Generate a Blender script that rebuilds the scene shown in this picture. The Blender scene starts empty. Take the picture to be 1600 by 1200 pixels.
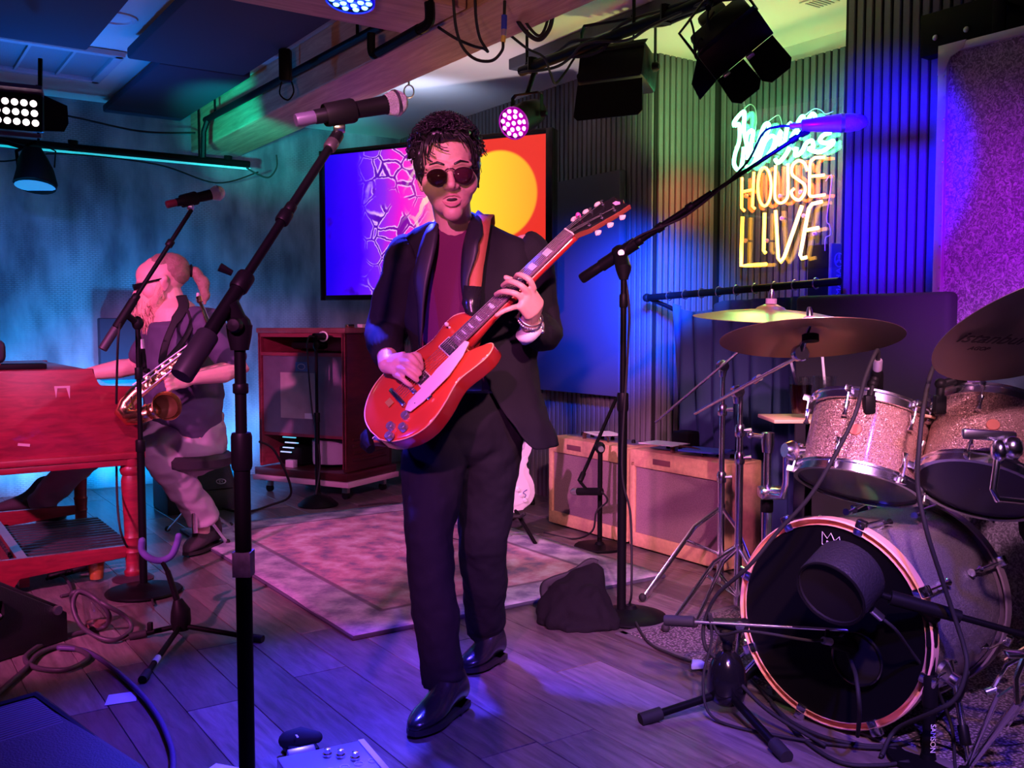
import bpy, bmesh, math, random
from mathutils import Vector, Matrix, Quaternion, noise
random.seed(7)
PI = math.pi
SC = bpy.context.scene
COL = SC.collection
V = Vector
# ------------------------------------------------------------------ camera
F = 1500.0; PITCH = math.atan(92/1500); CAMZ = 1.12
cam = bpy.data.cameras.new('camera'); camo = bpy.data.objects.new('camera', cam); COL.objects.link(camo)
cam.sensor_width = 36; cam.lens = 36*F/1600; cam.clip_start = .05
camo.location = (0, 0, CAMZ); camo.rotation_euler = (PI/2-PITCH, 0, 0)
SC.camera = camo
# room axes: A runs away to the left, B away to the right; R(a,b,z) is a point in room coordinates
A = V((-.565, .825, 0)).normalized(); B = V((A.y, -A.x, 0))
def R(a, b, z=0): return A*a + B*b + V((0, 0, z))
def ray(u, v):
    xr, zr = (u-800)/F, -(v-600)/F
    return V((xr, math.cos(PITCH)+zr*math.sin(PITCH), -math.sin(PITCH)+zr*math.cos(PITCH)))
def P(u, v, d):
    r = ray(u, v); return r*(d/r.y) + V((0, 0, CAMZ))
def G(u, v, z=0.):
    r = ray(u, v); return r*((z-CAMZ)/r.z) + V((0, 0, CAMZ))
def PB(u, v, b):
    r = ray(u, v); return r*(b/r.dot(B)) + V((0, 0, CAMZ))
def PA(u, v, a):
    r = ray(u, v); return r*(a/r.dot(A)) + V((0, 0, CAMZ))
# ------------------------------------------------------------------ world, lights, exposure
w = bpy.data.worlds.new('world'); SC.world = w; w.use_nodes = True
w.node_tree.nodes['Background'].inputs[0].default_value = (.25, .2, .5, 1)
w.node_tree.nodes['Background'].inputs[1].default_value = .012
SC.view_settings.view_transform = 'Standard'; SC.view_settings.look = 'None'
SC.view_settings.gamma = 1; SC.view_settings.use_curve_mapping = False
SC.view_settings.exposure = 0.0
def spot(loc, tgt, col, e, ang=40, blend=.6, r=.06):
    l = bpy.data.lights.new('spot_lamp', 'SPOT'); o = bpy.data.objects.new('spot_lamp', l); COL.objects.link(o)
    l.energy = e; l.color = col; l.spot_size = math.radians(ang); l.spot_blend = blend; l.shadow_soft_size = r
    o.location = loc; o.rotation_euler = (V(tgt)-V(loc)).to_track_quat('-Z', 'Y').to_euler(); return o
def point(loc, col, e, r=.05):
    l = bpy.data.lights.new('point_lamp', 'POINT'); o = bpy.data.objects.new('point_lamp', l); COL.objects.link(o)
    l.energy = e; l.color = col; l.shadow_soft_size = r; o.location = loc; return o
BLUE = (.02, .03, 1); PINK = (1, .2, .5); CYAN = (0, .33, 1); VIOLET = (.32, .0, 1)
KEY = (1, .26, .85)
# stage lamps and added fill spots over the audience (behind the camera)
spot((-.75, -.9, 2.5), (-.12, 3.2, .95), (1, .19, .72), 820, 28, .4)     # magenta key from the left front
spot((-2.5, .3, 2.5), (-2.05, 4.3, .4), (1, .16, .6), 1150, 38, .35)      # second key on the organ and sax player
spot((-.05, .2, 2.5), P(275, 690, 4.6), (1, .28, .8), 420, 20, .5)       # fill spot added for the seated player's legs
spot((-1.9, 1.2, 2.4), P(900, 760, 5.0), KEY, 950, 14, .5)              # magenta spot added to lift the left amplifier
spot((.5, -.5, 2.55), (.54, 4.5, .08), (1, .38, .55), 1000, 25, .5)       # warm pink on the amplifiers
spot((.2, .1, 2.55), (1.32, 2.7, .3), (1, .42, .75), 380, 42, .5)       # pink lilac on the drums
spot((.75, .5, 2.45), (.4, 2.35, 0), (.12, .05, 1), 620, 44, .8)        # blue on the front floor
# lamps hung over or standing on the stage
spot(P(545, 20, 3.5)+V((0, 0, -.1)), P(625, 540, 2.7), (.02, .04, 1), 620, 40, .6)   # blue par under the cross beam
spot(P(545, 20, 3.5)+V((0, 0, -.1)), G(560, 1180), (.06, .03, 1), 800, 56, .8)   # second spot added at the same par, onto the floor
spot((-1.7, 2.0, 1.5), P(625, 600, 2.7), (.06, .04, 1), 90, 30, .8)        # blue from the left on the guitarist
spot(R(1.9, 2.2, 1.75), PB(1378, 285, 3.7), (.005, .0, 1), 1500, 40, 1)    # blue on the front slat wall
spot(R(1.2, 2.2, 1.25), PB(1560, 400, 3.5), (.5, .0, 1), 110, 50, .9)      # violet wash of the carpeted panel
spot(R(3.3, 3.0, 1.45), PB(985, 475, 3.7), (.0, .06, 1), 900, 56, 1)     # blue on the hung panel
# lamp bar washing the alcove in stacked colours
LB = R(2.5, 2.75, 1.75)
spot(LB, PB(1068, 178, 4.0), (.45, 1, .3), 210, 21, .8)
spot(LB, PB(1064, 315, 4.0), (1, .22, .1), 330, 13, .9)
spot(LB, PB(1062, 485, 4.0), (.06, .24, 1), 360, 26, .8)
# cyan wash from the floor behind the organ up the back wall, added blue fill from above
for b_, e_ in ((.9, 110), (1.5, 130), (2.25, 100)):
    spot(R(6.35, b_, .1), R(7, b_, .55), (0, .36, 1), e_, 104, .8)
spot(R(5.2, .5, 2.3), R(7, 1.25, 1.1), (.08, .24, 1), 75, 52, .9)
spot(R(5.6, .9, 1.9), R(5.4, 1.0, 2.6), (0, .19, 1), 30, 150, .6)      # blue spill over the left ceiling
spot(R(4.9, 1.2, 1.8), R(6.2, 2.15, 2.42), (0, .8, .7), 300, 36, .8)      # teal on the far end of the beam
spot(R(4.1, 2.72, 1.3), R(5.0, 3.05, 2.62), (.95, .72, .9), 70, 70, 1)  # unseen lilac spot added to brighten the centre ceiling
spot(R(5.35, 2.95, 2.32), R(5.5, 3.0, 2.62), (.5, .6, 1), 7, 150, .6)     # unseen spot added for blue grey spill on the far ceiling
spot(R(6.3, 2.75, 2.28), R(6.35, 2.75, 2.62), (.1, .5, 1), 4, 150, .6)    # small blue spot added for spill on the farthest ceiling
spot(R(3.45, 3.4, 1.2), R(3.35, 3.42, 2.62), (.93, 1, .3), 40, 84, .7)    # added to boost the neon's yellow green on the alcove ceiling
spot((-.5, 1.1, 1.5), R(4.2, 2.2, 2.34), (1, .5, .36), 75, 46, .8)       # small spot added for warm spill on the long beam
# ------------------------------------------------------------------ materials
MATS = {}
def M(name, col, rough=.5, metal=0., bump=0., bscale=60., var=0., vscale=8., spec=.5, emit=None, es=0., trans=0., ior=1.45, coat=0., stretch=None, objvar=0.):
    m = bpy.data.materials.new(name); m.use_nodes = True; MATS[name] = m
    nt = m.node_tree; p = nt.nodes['Principled BSDF']
    p.inputs['Base Color'].default_value = (*col, 1); p.inputs['Roughness'].default_value = rough
    p.inputs['Metallic'].default_value = metal; p.inputs['Specular IOR Level'].default_value = spec
    p.inputs['IOR'].default_value = ior; p.inputs['Coat Weight'].default_value = coat
    p.inputs['Transmission Weight'].default_value = trans
    if emit: p.inputs['Emission Color'].default_value = (*emit, 1); p.inputs['Emission Strength'].default_value = es
    L = nt.links.new
    if bump or var or objvar:
        tc = nt.nodes.new('ShaderNodeTexCoord'); src = tc.outputs['Object']
        if stretch:
            mp = nt.nodes.new('ShaderNodeMapping'); mp.inputs['Scale'].default_value = stretch; L(src, mp.inputs[0]); src = mp.outputs[0]
    if var or objvar:
        n = nt.nodes.new('ShaderNodeTexNoise'); n.inputs['Scale'].default_value = vscale; n.inputs['Detail'].default_value = 6; L(src, n.inputs['Vector'])
        mr = nt.nodes.new('ShaderNodeMapRange'); mr.inputs['From Min'].default_value = .3; mr.inputs['From Max'].default_value = .7
        mr.inputs['To Min'].default_value = 1-var; mr.inputs['To Max'].default_value = 1+var; L(n.outputs['Fac'], mr.inputs['Value'])
        out = mr.outputs[0]
        if objvar:
            oi = nt.nodes.new('ShaderNodeObjectInfo'); m2 = nt.nodes.new('ShaderNodeMapRange')
            m2.inputs['To Min'].default_value = 1-objvar; m2.inputs['To Max'].default_value = 1+objvar; L(oi.outputs['Random'], m2.inputs['Value'])
            mu = nt.nodes.new('ShaderNodeMath'); mu.operation = 'MULTIPLY'; L(out, mu.inputs[0]); L(m2.outputs[0], mu.inputs[1]); out = mu.outputs[0]
        vm = nt.nodes.new('ShaderNodeVectorMath'); vm.operation = 'SCALE'; vm.inputs[0].default_value = col; L(out, vm.inputs['Scale']); L(vm.outputs[0], p.inputs['Base Color'])
    if bump:
        n2 = nt.nodes.new('ShaderNodeTexNoise'); n2.inputs['Scale'].default_value = bscale; n2.inputs['Detail'].default_value = 4; L(src, n2.inputs['Vector'])
        b = nt.nodes.new('ShaderNodeBump'); b.inputs['Strength'].default_value = bump; b.inputs['Distance'].default_value = .01; L(n2.outputs['Fac'], b.inputs['Height']); L(b.outputs[0], p.inputs['Normal'])
    return m
black = M('black_plastic', (.006, .006, .007), .5, spec=.14)
blackm = M('black_metal', (.004, .004, .005), .45, spec=.1)
rubber = M('rubber', (.012, .012, .013), .75)
foam = M('black_felt', (.012, .012, .016), .95, bump=.3, bscale=200)
chrome = M('chrome', (.85, .85, .87), .2, 1, bump=.03, bscale=40)
steel = M('steel', (.6, .6, .62), .3, 1)
alu = M('aluminium', (.72, .72, .75), .38, .7)
brass = M('brass', (.85, .6, .28), .22, 1, bump=.05, bscale=50)
cream = M('cream_paint', (.72, .69, .62), .8, bump=.05, bscale=90)
white = M('white_plastic', (.8, .8, .8), .4)
paper = M('paper', (.75, .75, .72), .8)
glass = M('glass', (1, 1, 1), .03, trans=1, ior=1.3)
# ------------------------------------------------------------------ mesh helpers
ORG = {}
def frame(z):
    z = V(z).normalized(); x = z.orthogonal().normalized(); y = z.cross(x); return x, y, z
def mat3(x, y, z, o=(0, 0, 0)):
    x, y, z, o = V(x), V(y), V(z), V(o)
    return Matrix(((x.x, y.x, z.x, o.x), (x.y, y.y, z.y, o.y), (x.z, y.z, z.z, o.z), (0, 0, 0, 1)))
ROOM = mat3(B, A, (0, 0, 1))          # local x = b, y = a
class MB:
    def __init__(s, m=None): s.bm = bmesh.new(); s.m = m or Matrix()
    def box(s, c, size, m=None, bev=0., seg=2):
        r = bmesh.ops.create_cube(s.bm, size=1); vs = r['verts']
        for v in vs: v.co = V((v.co.x*size[0], v.co.y*size[1], v.co.z*size[2]))
        if bev:
            es = list({e for v in vs for e in v.link_edges})
            rb = bmesh.ops.bevel(s.bm, geom=es, offset=bev, segments=seg, affect='EDGES', profile=.5)
            vs = list({v for f in rb['faces'] for v in f.verts} | {v for v in vs if v.is_valid})
        mm = s.m @ Matrix.Translation(V(c)) @ (m or Matrix())
        for v in vs: v.co = mm @ v.co
        return s
    def limb(s, pts, rad, seg=12, sq=None, caps=True, dome=False, up=None, closed=False):
        pts = [s.m @ V(p) for p in pts]; n = len(pts)
        if not isinstance(rad, list): rad = [rad]*n
        rad = list(rad)
        if dome:   # rounded ends
            for end in (0, 1):
                if end: p, q, r = pts[-1], pts[-2], rad[-1]
                else: p, q, r = pts[0], pts[1], rad[0]
                d = (p-q).normalized(); rs = min(r) if isinstance(r, tuple) else r
                ex = [(p+d*rs*math.sin(a), tuple(k*math.cos(a) for k in r) if isinstance(r, tuple) else r*math.cos(a)) for a in (.5, 1.0, 1.35)]
                if end: pts += [e[0] for e in ex]; rad += [e[1] for e in ex]
                else: pts = [e[0] for e in ex[::-1]]+pts; rad = [e[1] for e in ex[::-1]]+rad
            n = len(pts)
        rings = []; x = None
        for i in range(n):
            if closed: t = pts[(i+1) % n]-pts[i-1]
            else: t = pts[min(i+1, n-1)]-pts[max(i-1, 0)]
            t = t.normalized() if t.length > 1e-9 else V((0, 0, 1))
            if x is None:
                x = (V(up) - t*V(up).dot(t)).normalized() if up is not None else t.orthogonal().normalized()
            else:
                x = x - t*x.dot(t); x = x.normalized() if x.length > 1e-6 else t.orthogonal().normalized()
            y = t.cross(x)
            r = rad[i]; rx, ry = (r if isinstance(r, tuple) else (r, r*(sq or 1)))
            rings.append([s.bm.verts.new(pts[i] + x*(rx*math.cos(2*PI*k/seg)) + y*(ry*math.sin(2*PI*k/seg))) for k in range(seg)])
        s.bridge(rings, closed)
        if caps and not closed:
            s.bm.faces.new(rings[0][::-1]); s.bm.faces.new(rings[-1])
        return s
    def bridge(s, rings, closed=False, wrap=True):
        n = len(rings[0])
        for a, b in list(zip(rings, rings[1:])) + ([(rings[-1], rings[0])] if closed else []):
            for k in range(n if wrap else n-1):
                try: s.bm.faces.new((a[k], a[(k+1) % n], b[(k+1) % n], b[k]))
                except ValueError: pass
    def cyl(s, p0, p1, r, r1=None, seg=16): return s.limb([p0, p1], [r, r if r1 is None else r1], seg)
    def lathe(s, prof, o, ax, seg=24, cap=True):
        """profile of (radius, height) turned about the axis ax through o"""
        o = V(o); x, y, z = frame(ax); rings = []
        for r, h in prof:
            r = max(r, 1e-4)
            rings.append([s.bm.verts.new(s.m @ (o + z*h + x*(r*math.cos(2*PI*k/seg)) + y*(r*math.sin(2*PI*k/seg)))) for k in range(seg)])
        s.bridge(rings)
        if cap: s.bm.faces.new(rings[0][::-1]); s.bm.faces.new(rings[-1])
        return s
    def ell(s, c, r, m=None, sub=3):
        if not hasattr(r, '__len__'): r = (r, r, r)
        vs = bmesh.ops.create_icosphere(s.bm, subdivisions=sub, radius=1)['verts']
        mm = s.m @ Matrix.Translation(V(c)) @ (m or Matrix())
        for v in vs: v.co = mm @ V((v.co.x*r[0], v.co.y*r[1], v.co.z*r[2]))
        return s
    def prism(s, poly, h, m=None, bev=0., seg=2):
        """2-D polygon in the xy plane of m, extruded h along its z"""
        mm = s.m @ (m or Matrix())
        lo = [s.bm.verts.new(V((p[0], p[1], 0))) for p in poly]; hi = [s.bm.verts.new(V((p[0], p[1], h))) for p in poly]
        n = len(poly); f0 = s.bm.faces.new(lo[::-1]); f1 = s.bm.faces.new(hi)
        for k in range(n): s.bm.faces.new((lo[k], lo[(k+1) % n], hi[(k+1) % n], hi[k]))
        vs = lo+hi
        if bev:
            es = list(f0.edges)+list(f1.edges)
            rb = bmesh.ops.bevel(s.bm, geom=es, offset=bev, segments=seg, affect='EDGES', profile=.5)
            vs = list({v for f in rb['faces'] for v in f.verts} | {v for v in vs if v.is_valid})
        for v in vs: v.co = mm @ v.co
        return s
    def quad(s, pts):
        s.bm.faces.new([s.bm.verts.new(s.m @ V(p)) for p in pts]); return s
    def loft(s, rows, wrap=True, caps=False):
        rings = [[s.bm.verts.new(s.m @ V(p)) for p in r] for r in rows]; s.bridge(rings, wrap=wrap)
        if caps: s.bm.faces.new(rings[0][::-1]); s.bm.faces.new(rings[-1])
        return s
    def build(s, name, mat, parent=None, smooth=True, ang=40, solid=0., sub=0, **props):
        bmesh.ops.recalc_face_normals(s.bm, faces=s.bm.faces[:])
        me = bpy.data.meshes.new(name); s.bm.to_mesh(me); s.bm.free()
        return link(name, me, mat, parent, smooth, ang, solid, sub, **props)
def link(name, me, mat, parent=None, smooth=True, ang=40, solid=0., sub=0, **props):
    o = bpy.data.objects.new(name, me); COL.objects.link(o); me.materials.clear(); me.materials.append(mat)
    org = ORG[parent.name] if parent is not None else props.pop('org', V((0, 0, 0)))
    props.pop('org', None)
    if org.length: me.transform(Matrix.Translation(-org))
    if parent is not None: o.parent = parent
    else: o.location = org
    ORG[o.name] = org
    if smooth:
        me.shade_smooth()
        if ang < 180: me.set_sharp_from_angle(angle=math.radians(ang))
    if sub: md = o.modifiers.new('smooth', 'SUBSURF'); md.levels = md.render_levels = sub
    if solid: md = o.modifiers.new('thick', 'SOLIDIFY'); md.thickness = solid; md.offset = 0
    for k, v in props.items(): o[k] = v
    return o
def thing(name, loc, label, cat, group=None):
    o = bpy.data.objects.new(name, None); COL.objects.link(o); o.location = loc; o.empty_display_size = .1
    ORG[o.name] = V(loc); tag(o, label, cat, group); return o
def tag(o, label, cat, group=None):
    o['label'] = label; o['category'] = cat
    if group: o['group'] = group
    return o
def struct(o): o['kind'] = 'structure'; return o
def local_thing(name, m, label, cat, group=None):
    o = thing(name, (0, 0, 0), label, cat, group); o.matrix_world = m; return o
def inst(o, name, mesh, m):
    c = bpy.data.objects.new(name, mesh); COL.objects.link(c); c.parent = o; c.matrix_local = m; return c
def copy_tree(o, parent=None):
    c = o.copy(); COL.objects.link(c)
    if parent is not None: c.parent = parent
    for k in [x for x in COL.objects if x.parent == o]: copy_tree(k, c)
    return c
def kids(o): return [c for c in COL.objects if c.parent == o]
def spline(pts, k=8):
    pts = [V(p) for p in pts]; out = []
    for i in range(len(pts)-1):
        p0, p1, p2, p3 = pts[max(i-1, 0)], pts[i], pts[i+1], pts[min(i+2, len(pts)-1)]
        for j in range(k):
            t = j/k; out.append(.5*((2*p1)+(p2-p0)*t+(2*p0-5*p1+4*p2-p3)*t*t+(3*p1-p0-3*p2+p3)*t**3))
    out.append(pts[-1]); return out
def cable(pts, r, label, mat=None, name='cable', k=8, group=None, parent=None):
    mb = MB(); mb.limb(spline(pts, k), r, 6)
    o = mb.build(name, mat or rubber, parent, ang=180, org=V(pts[0]))
    if parent is None: tag(o, label, 'cable', group)
    return o
def fuse(mb, name, mat, parent, voxel=.006, it=3, wr=None, keep=None):
    """merge overlapping blobs into one continuous skin"""
    me = bpy.data.meshes.new('tmp'); mb.bm.to_mesh(me); mb.bm.free()
    o = bpy.data.objects.new('tmp', me); COL.objects.link(o)
    r = o.modifiers.new('r', 'REMESH'); r.mode = 'VOXEL'; r.voxel_size = voxel
    if it: sm = o.modifiers.new('s', 'SMOOTH'); sm.iterations = it; sm.factor = .5
    dg = bpy.context.evaluated_depsgraph_get(); me2 = bpy.data.meshes.new_from_object(o.evaluated_get(dg))
    bpy.data.objects.remove(o); bpy.data.meshes.remove(me)
    if wr: wrinkle(me2, *wr)
    me2.name = name
    return link(name, me2, mat, parent, True, 180)
def wrinkle(me, amp, scale, stretch=(1, 1, 1)):
    ns = [v.normal.copy() for v in me.vertices]
    for v, n in zip(me.vertices, ns):
        q = V((v.co.x*stretch[0], v.co.y*stretch[1], v.co.z*stretch[2]))*scale
        w_ = noise.noise(q) + .5*noise.noise(q*2.1)
        v.co += n*(amp*w_)
def text(body, size, m, mat, parent, name='lettering', ext=.0006, align='CENTER', shear=0.):
    c = bpy.data.curves.new(name, 'FONT'); c.body = body; c.size = size; c.extrude = ext; c.align_x = align; c.align_y = 'CENTER'; c.shear = shear
    o = bpy.data.objects.new('tmp', c); COL.objects.link(o)
    dg = bpy.context.evaluated_depsgraph_get(); me = bpy.data.meshes.new_from_object(o.evaluated_get(dg)); bpy.data.objects.remove(o)
    me.transform(m); return link(name, me, mat, parent, False)
# ================================================================== the room
def nodes(name):
    m = bpy.data.materials.new(name); m.use_nodes = True; MATS[name] = m
    return m, m.node_tree, m.node_tree.nodes['Principled BSDF'], m.node_tree.links.new
def wood(name, col, dark, rough=.45, scale=(1, 1, 1), objvar=.25, coat=0., bump=.15):
    m, nt, p, L = nodes(name); N = nt.nodes.new
    tc = N('ShaderNodeTexCoord'); mp = N('ShaderNodeMapping'); mp.inputs['Scale'].default_value = scale
    oi = N('ShaderNodeObjectInfo'); ad = N('ShaderNodeVectorMath'); ad.operation = 'ADD'
    sc = N('ShaderNodeMath'); sc.operation = 'MULTIPLY'; sc.inputs[1].default_value = 37.; L(oi.outputs['Random'], sc.inputs[0])
    L(tc.outputs['Object'], ad.inputs[0]); L(sc.outputs[0], ad.inputs[1]); L(ad.outputs[0], mp.inputs[0])
    n = N('ShaderNodeTexNoise'); n.inputs['Scale'].default_value = 6; n.inputs['Detail'].default_value = 8; n.inputs['Roughness'].default_value = .65; n.inputs['Distortion'].default_value = .6
    L(mp.outputs[0], n.inputs['Vector'])
    r = N('ShaderNodeValToRGB'); r.color_ramp.elements[0].position = .32; r.color_ramp.elements[1].position = .68
    r.color_ramp.elements[0].color = (*dark, 1); r.color_ramp.elements[1].color = (*col, 1); L(n.outputs['Fac'], r.inputs[0])
    mr = N('ShaderNodeMapRange'); mr.inputs['To Min'].default_value = 1-objvar; mr.inputs['To Max'].default_value = 1+objvar; L(oi.outputs['Random'], mr.inputs['Value'])
    vm = N('ShaderNodeVectorMath'); vm.operation = 'SCALE'; L(r.outputs[0], vm.inputs[0]); L(mr.outputs[0], vm.inputs['Scale']); L(vm.outputs[0], p.inputs['Base Color'])
    p.inputs['Roughness'].default_value = rough; p.inputs['Coat Weight'].default_value = coat
    b = N('ShaderNodeBump'); b.inputs['Strength'].default_value = bump; b.inputs['Distance'].default_value = .004; L(n.outputs['Fac'], b.inputs['Height']); L(b.outputs[0], p.inputs['Normal'])
    return m
plank_mat = wood('grey_brown_plank', (.2, .16, .155), (.075, .06, .06), .33, (7, .9, 1), .42)
beam_mat = wood('pine_beam', (.62, .36, .2), (.36, .17, .09), .55, (6, .5, 6), 0., bump=.3)
floor_base = M('dark_subfloor', (.03, .025, .025), .8)
slat_mat = M('slat_felt', (.11, .11, .12), .6, bump=.25, bscale=120, objvar=.08, var=.06)
back_felt = M('black_backing', (.006, .006, .008), .95)
cream_c = cream
dark_paint = M('dark_blue_grey_paint', (.05, .055, .075), .7)
cloud_mat = M('black_fabric_panel', (.035, .04, .07), .95, bump=.2, bscale=300)
# wallpaper with a woven reptile grain
m, nt, p, L = nodes('woven_wallpaper'); N = nt.nodes.new
tc = N('ShaderNodeTexCoord'); mp = N('ShaderNodeMapping'); mp.inputs['Rotation'].default_value = (PI/2, 0, 0); L(tc.outputs['Object'], mp.inputs[0])
wr_ = N('ShaderNodeTexNoise'); wr_.inputs['Scale'].default_value = 5; wr_.inputs['Detail'].default_value = 5; L(tc.outputs['Object'], wr_.inputs['Vector'])
mx = N('ShaderNodeMix'); mx.data_type = 'VECTOR'; mx.inputs['Factor'].default_value = .012
L(mp.outputs[0], mx.inputs[4]); L(wr_.outputs['Color'], mx.inputs[5])
bk = N('ShaderNodeTexBrick'); bk.inputs['Scale'].default_value = 1; bk.inputs['Brick Width'].default_value = .034; bk.inputs['Row Height'].default_value = .013
bk.inputs['Mortar Size'].default_value = .004; bk.inputs['Mortar Smooth'].default_value = .6; L(mx.outputs[1], bk.inputs['Vector'])
st = N('ShaderNodeMapping'); st.inputs['Scale'].default_value = (2.2, 2.2, .8); L(tc.outputs['Object'], st.inputs[0])
n1 = N('ShaderNodeTexNoise'); n1.inputs['Scale'].default_value = 2.2; n1.inputs['Detail'].default_value = 7; L(st.outputs[0], n1.inputs['Vector'])
rp = N('ShaderNodeValToRGB'); rp.color_ramp.elements[0].position = .35; rp.color_ramp.elements[1].position = .7
rp.color_ramp.elements[0].color = (.09, .1, .13, 1); rp.color_ramp.elements[1].color = (.36, .37, .42, 1); L(n1.outputs['Fac'], rp.inputs[0])
mu = N('ShaderNodeMix'); mu.data_type = 'RGBA'; mu.blend_type = 'MULTIPLY'; n3_ = N('ShaderNodeTexNoise'); n3_.inputs['Scale'].default_value = 2.6; n3_.inputs['Detail'].default_value = 2; L(tc.outputs['Object'], n3_.inputs['Vector']); mk_ = N('ShaderNodeMapRange'); mk_.inputs['From Min'].default_value = .46; mk_.inputs['From Max'].default_value = .62; L(n3_.outputs['Fac'], mk_.inputs['Value']); L(mk_.outputs[0], mu.inputs['Factor'])
bwr = N('ShaderNodeMapRange'); bwr.inputs['To Min'].default_value = 1.; bwr.inputs['To Max'].default_value = .62; L(bk.outputs['Fac'], bwr.inputs['Value'])
L(rp.outputs[0], mu.inputs[6]); L(bwr.outputs[0], mu.inputs[7]); L(mu.outputs[2], p.inputs['Base Color'])
bp = N('ShaderNodeBump'); bp.inputs['Strength'].default_value = .22; bp.inputs['Distance'].default_value = .004; bp.invert = True; L(bk.outputs['Fac'], bp.inputs['Height']); L(bp.outputs[0], p.inputs['Normal'])
p.inputs['Roughness'].default_value = .5
wallpaper = m
H = 2.62
def room_obj(mb, name, mat, smooth=False, ang=40):
    o = mb.build(name, mat, None, smooth, ang); o.matrix_world = ROOM; return struct(o)
# floor with single planks (local x = b, y = a)
fl = room_obj(MB().box((.4, 2.6, -.056), (8.2, 9.4, .1)), 'floor', floor_base)
pm = MB().box((0, 0, -.003), (.178, 1.216, .006), bev=.0012, seg=1); me = bpy.data.meshes.new('plank'); pm.bm.to_mesh(me); pm.bm.free(); me.materials.append(plank_mat)
i = 0; b_ = -.5
while b_ < 4.2:
    a_ = .9 - random.uniform(0, 1.1)
    while a_ < 7:
        a2 = min(a_+1.22, 7.0)
        if a2 > .9 and i < 290:
            inst(fl, 'plank', me, Matrix.Translation((b_+.09, (a_+a2)/2, 0)) @ Matrix.Diagonal((1, (a2-a_)/1.22, 1, 1))); i += 1
        a_ += 1.22
    b_ += .18
# walls
room_obj(MB().box((.35, 7.05, H/2), (6.7, .1, H)), 'wall_back', wallpaper)
wl = room_obj(MB().box((-3.05, 3.0, H/2), (.1, 8, H)), 'wall_left', dark_paint)
def slat_mesh(h, face):
    mb = MB().box((0, 0, h/2), (.014, .031, h) if face == 'b' else (.031, .014, h), bev=.002, seg=1)
    me = bpy.data.meshes.new('slat'); mb.bm.to_mesh(me); mb.bm.free(); me.materials.append(slat_mat); return me
PITCHS = .045
def slat_wall(name, x0, y0, x1, y1, h, face, box, bot=.0):
    o = room_obj(box, name, back_felt); me = slat_mesh(h-bot, face); n = int(abs((y1-y0) if face == 'b' else (x1-x0))/PITCHS)
    for k in range(n):
        if face == 'b': inst(o, 'slat', me, Matrix.Translation((x0, y0+(k+.5)*PITCHS, bot)))
        else: inst(o, 'slat', me, Matrix.Translation((x0+(k+.5)*PITCHS, y0, bot)))
    return o
slat_wall('wall_right_far', 3.7, 4.01, 3.7, 7.0, H, 'b', MB().box((3.757, 5.505, H/2), (.1, 2.99, H)))
slat_wall('wall_right_near', 3.7, .55, 3.7, 2.77, H, 'b', MB().box((3.757, 1.66, H/2), (.1, 2.22, H)))
slat_wall('wall_alcove_side', 3.72, 4.003, 4.2, 4.003, H, 'a', MB().box((4.03, 4.06, H/2), (.44, .1, H)))
slat_wall('wall_alcove_back', 4.2, 2.77, 4.2, 4.0, H-.09, 'b', MB().box((4.26, 3.4, (H-.09)/2), (.106, 1.3, H-.09)))
room_obj(MB().box((4.265, 3.4, H-.045), (.1, 1.3, .09)), 'trim_alcove', cream)
room_obj(MB().box((4.03, 2.72, H/2), (.44, .1, H)), 'wall_alcove_near', dark_paint)
room_obj(MB().box((.6, 2.9, H+.05), (7.5, 8.4, .1)), 'ceiling', cream)
# soffit strip along the ceiling and two timber beams
room_obj(MB().box((3.16, 2.6, H-.03), (.11, 3.94, .06), bev=.006), 'trim_soffit', dark_paint)
bo = room_obj(MB().box((2.185, 3.7, 2.48), (.33, 6.56, .28), bev=.008), 'beam_long', beam_mat)
bo = room_obj(MB().box((-.45, 3.44, 2.48), (4.9, .42, .28), bev=.008), 'beam_cross', wood('pine_beam_cross', (.55, .3, .2), (.3, .14, .09), .55, (.5, 6, 6), 0., bump=.3))
# hung acoustic panels and ceiling grille
def cloud(b0, b1, a0, a1, z, t, label, group=None):
    c = R((a0+a1)/2, (b0+b1)/2, z)
    o = MB().box((0, 0, 0), (b1-b0, a1-a0, t), bev=.012).build('acoustic_panel', cloud_mat)
    o.matrix_world = Matrix.Translation(c) @ ROOM; return tag(o, label, 'acoustic panel', group)
cloud(-1.3, 1.02, 3.7, 5.28, 2.53, .06, 'large black fabric panel hung under the ceiling left of the blue gap')
cloud(1.22, 1.84, 3.7, 5.32, 2.53, .06, 'black fabric ceiling panel between the blue gap and the long timber beam')
cloud(1.42, 1.93, 5.47, 6.9, 2.56, .05, 'narrow dark ceiling panel beyond the others near the wallpapered wall')
g = local_thing('ceiling_grille', Matrix.Translation(R(5.98, .6, 2.6)) @ ROOM, 'pale framed return air grille with cells set in the blue lit ceiling', 'vent')
grey = M('grey_painted_metal', (.45, .45, .47), .5)
mb = MB()
for y in (-.33, .33): mb.box((0, y, 0), (1.36, .05, .03), bev=.004)
for x in (-.66, .66): mb.box((x, 0, 0), (.05, .7, .03), bev=.004)
mb.build('frame', grey, g)
for k in range(5): MB().box((-.44+k*.22, 0, .002), (.014, .62, .02)).build('bar', grey, g)
MB().box((0, 0, .012), (1.3, .64, .004)).build('grille_mesh', M('grille_filter', (.3, .3, .32), .7, bump=.4, bscale=160), g)
# small ceiling speaker ring in the blue gap
c = PZ = None
o = MB().lathe([(.10, 0), (.10, -.008), (.075, -.012), (.07, -.004), (.001, -.004)], R(5.05, 1.11, H), (0, 0, 1), 28).build('ceiling_speaker', white, org=R(5.05, 1.11, H))
tag(o, 'round flush white speaker in the blue ceiling gap', 'speaker')
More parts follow.
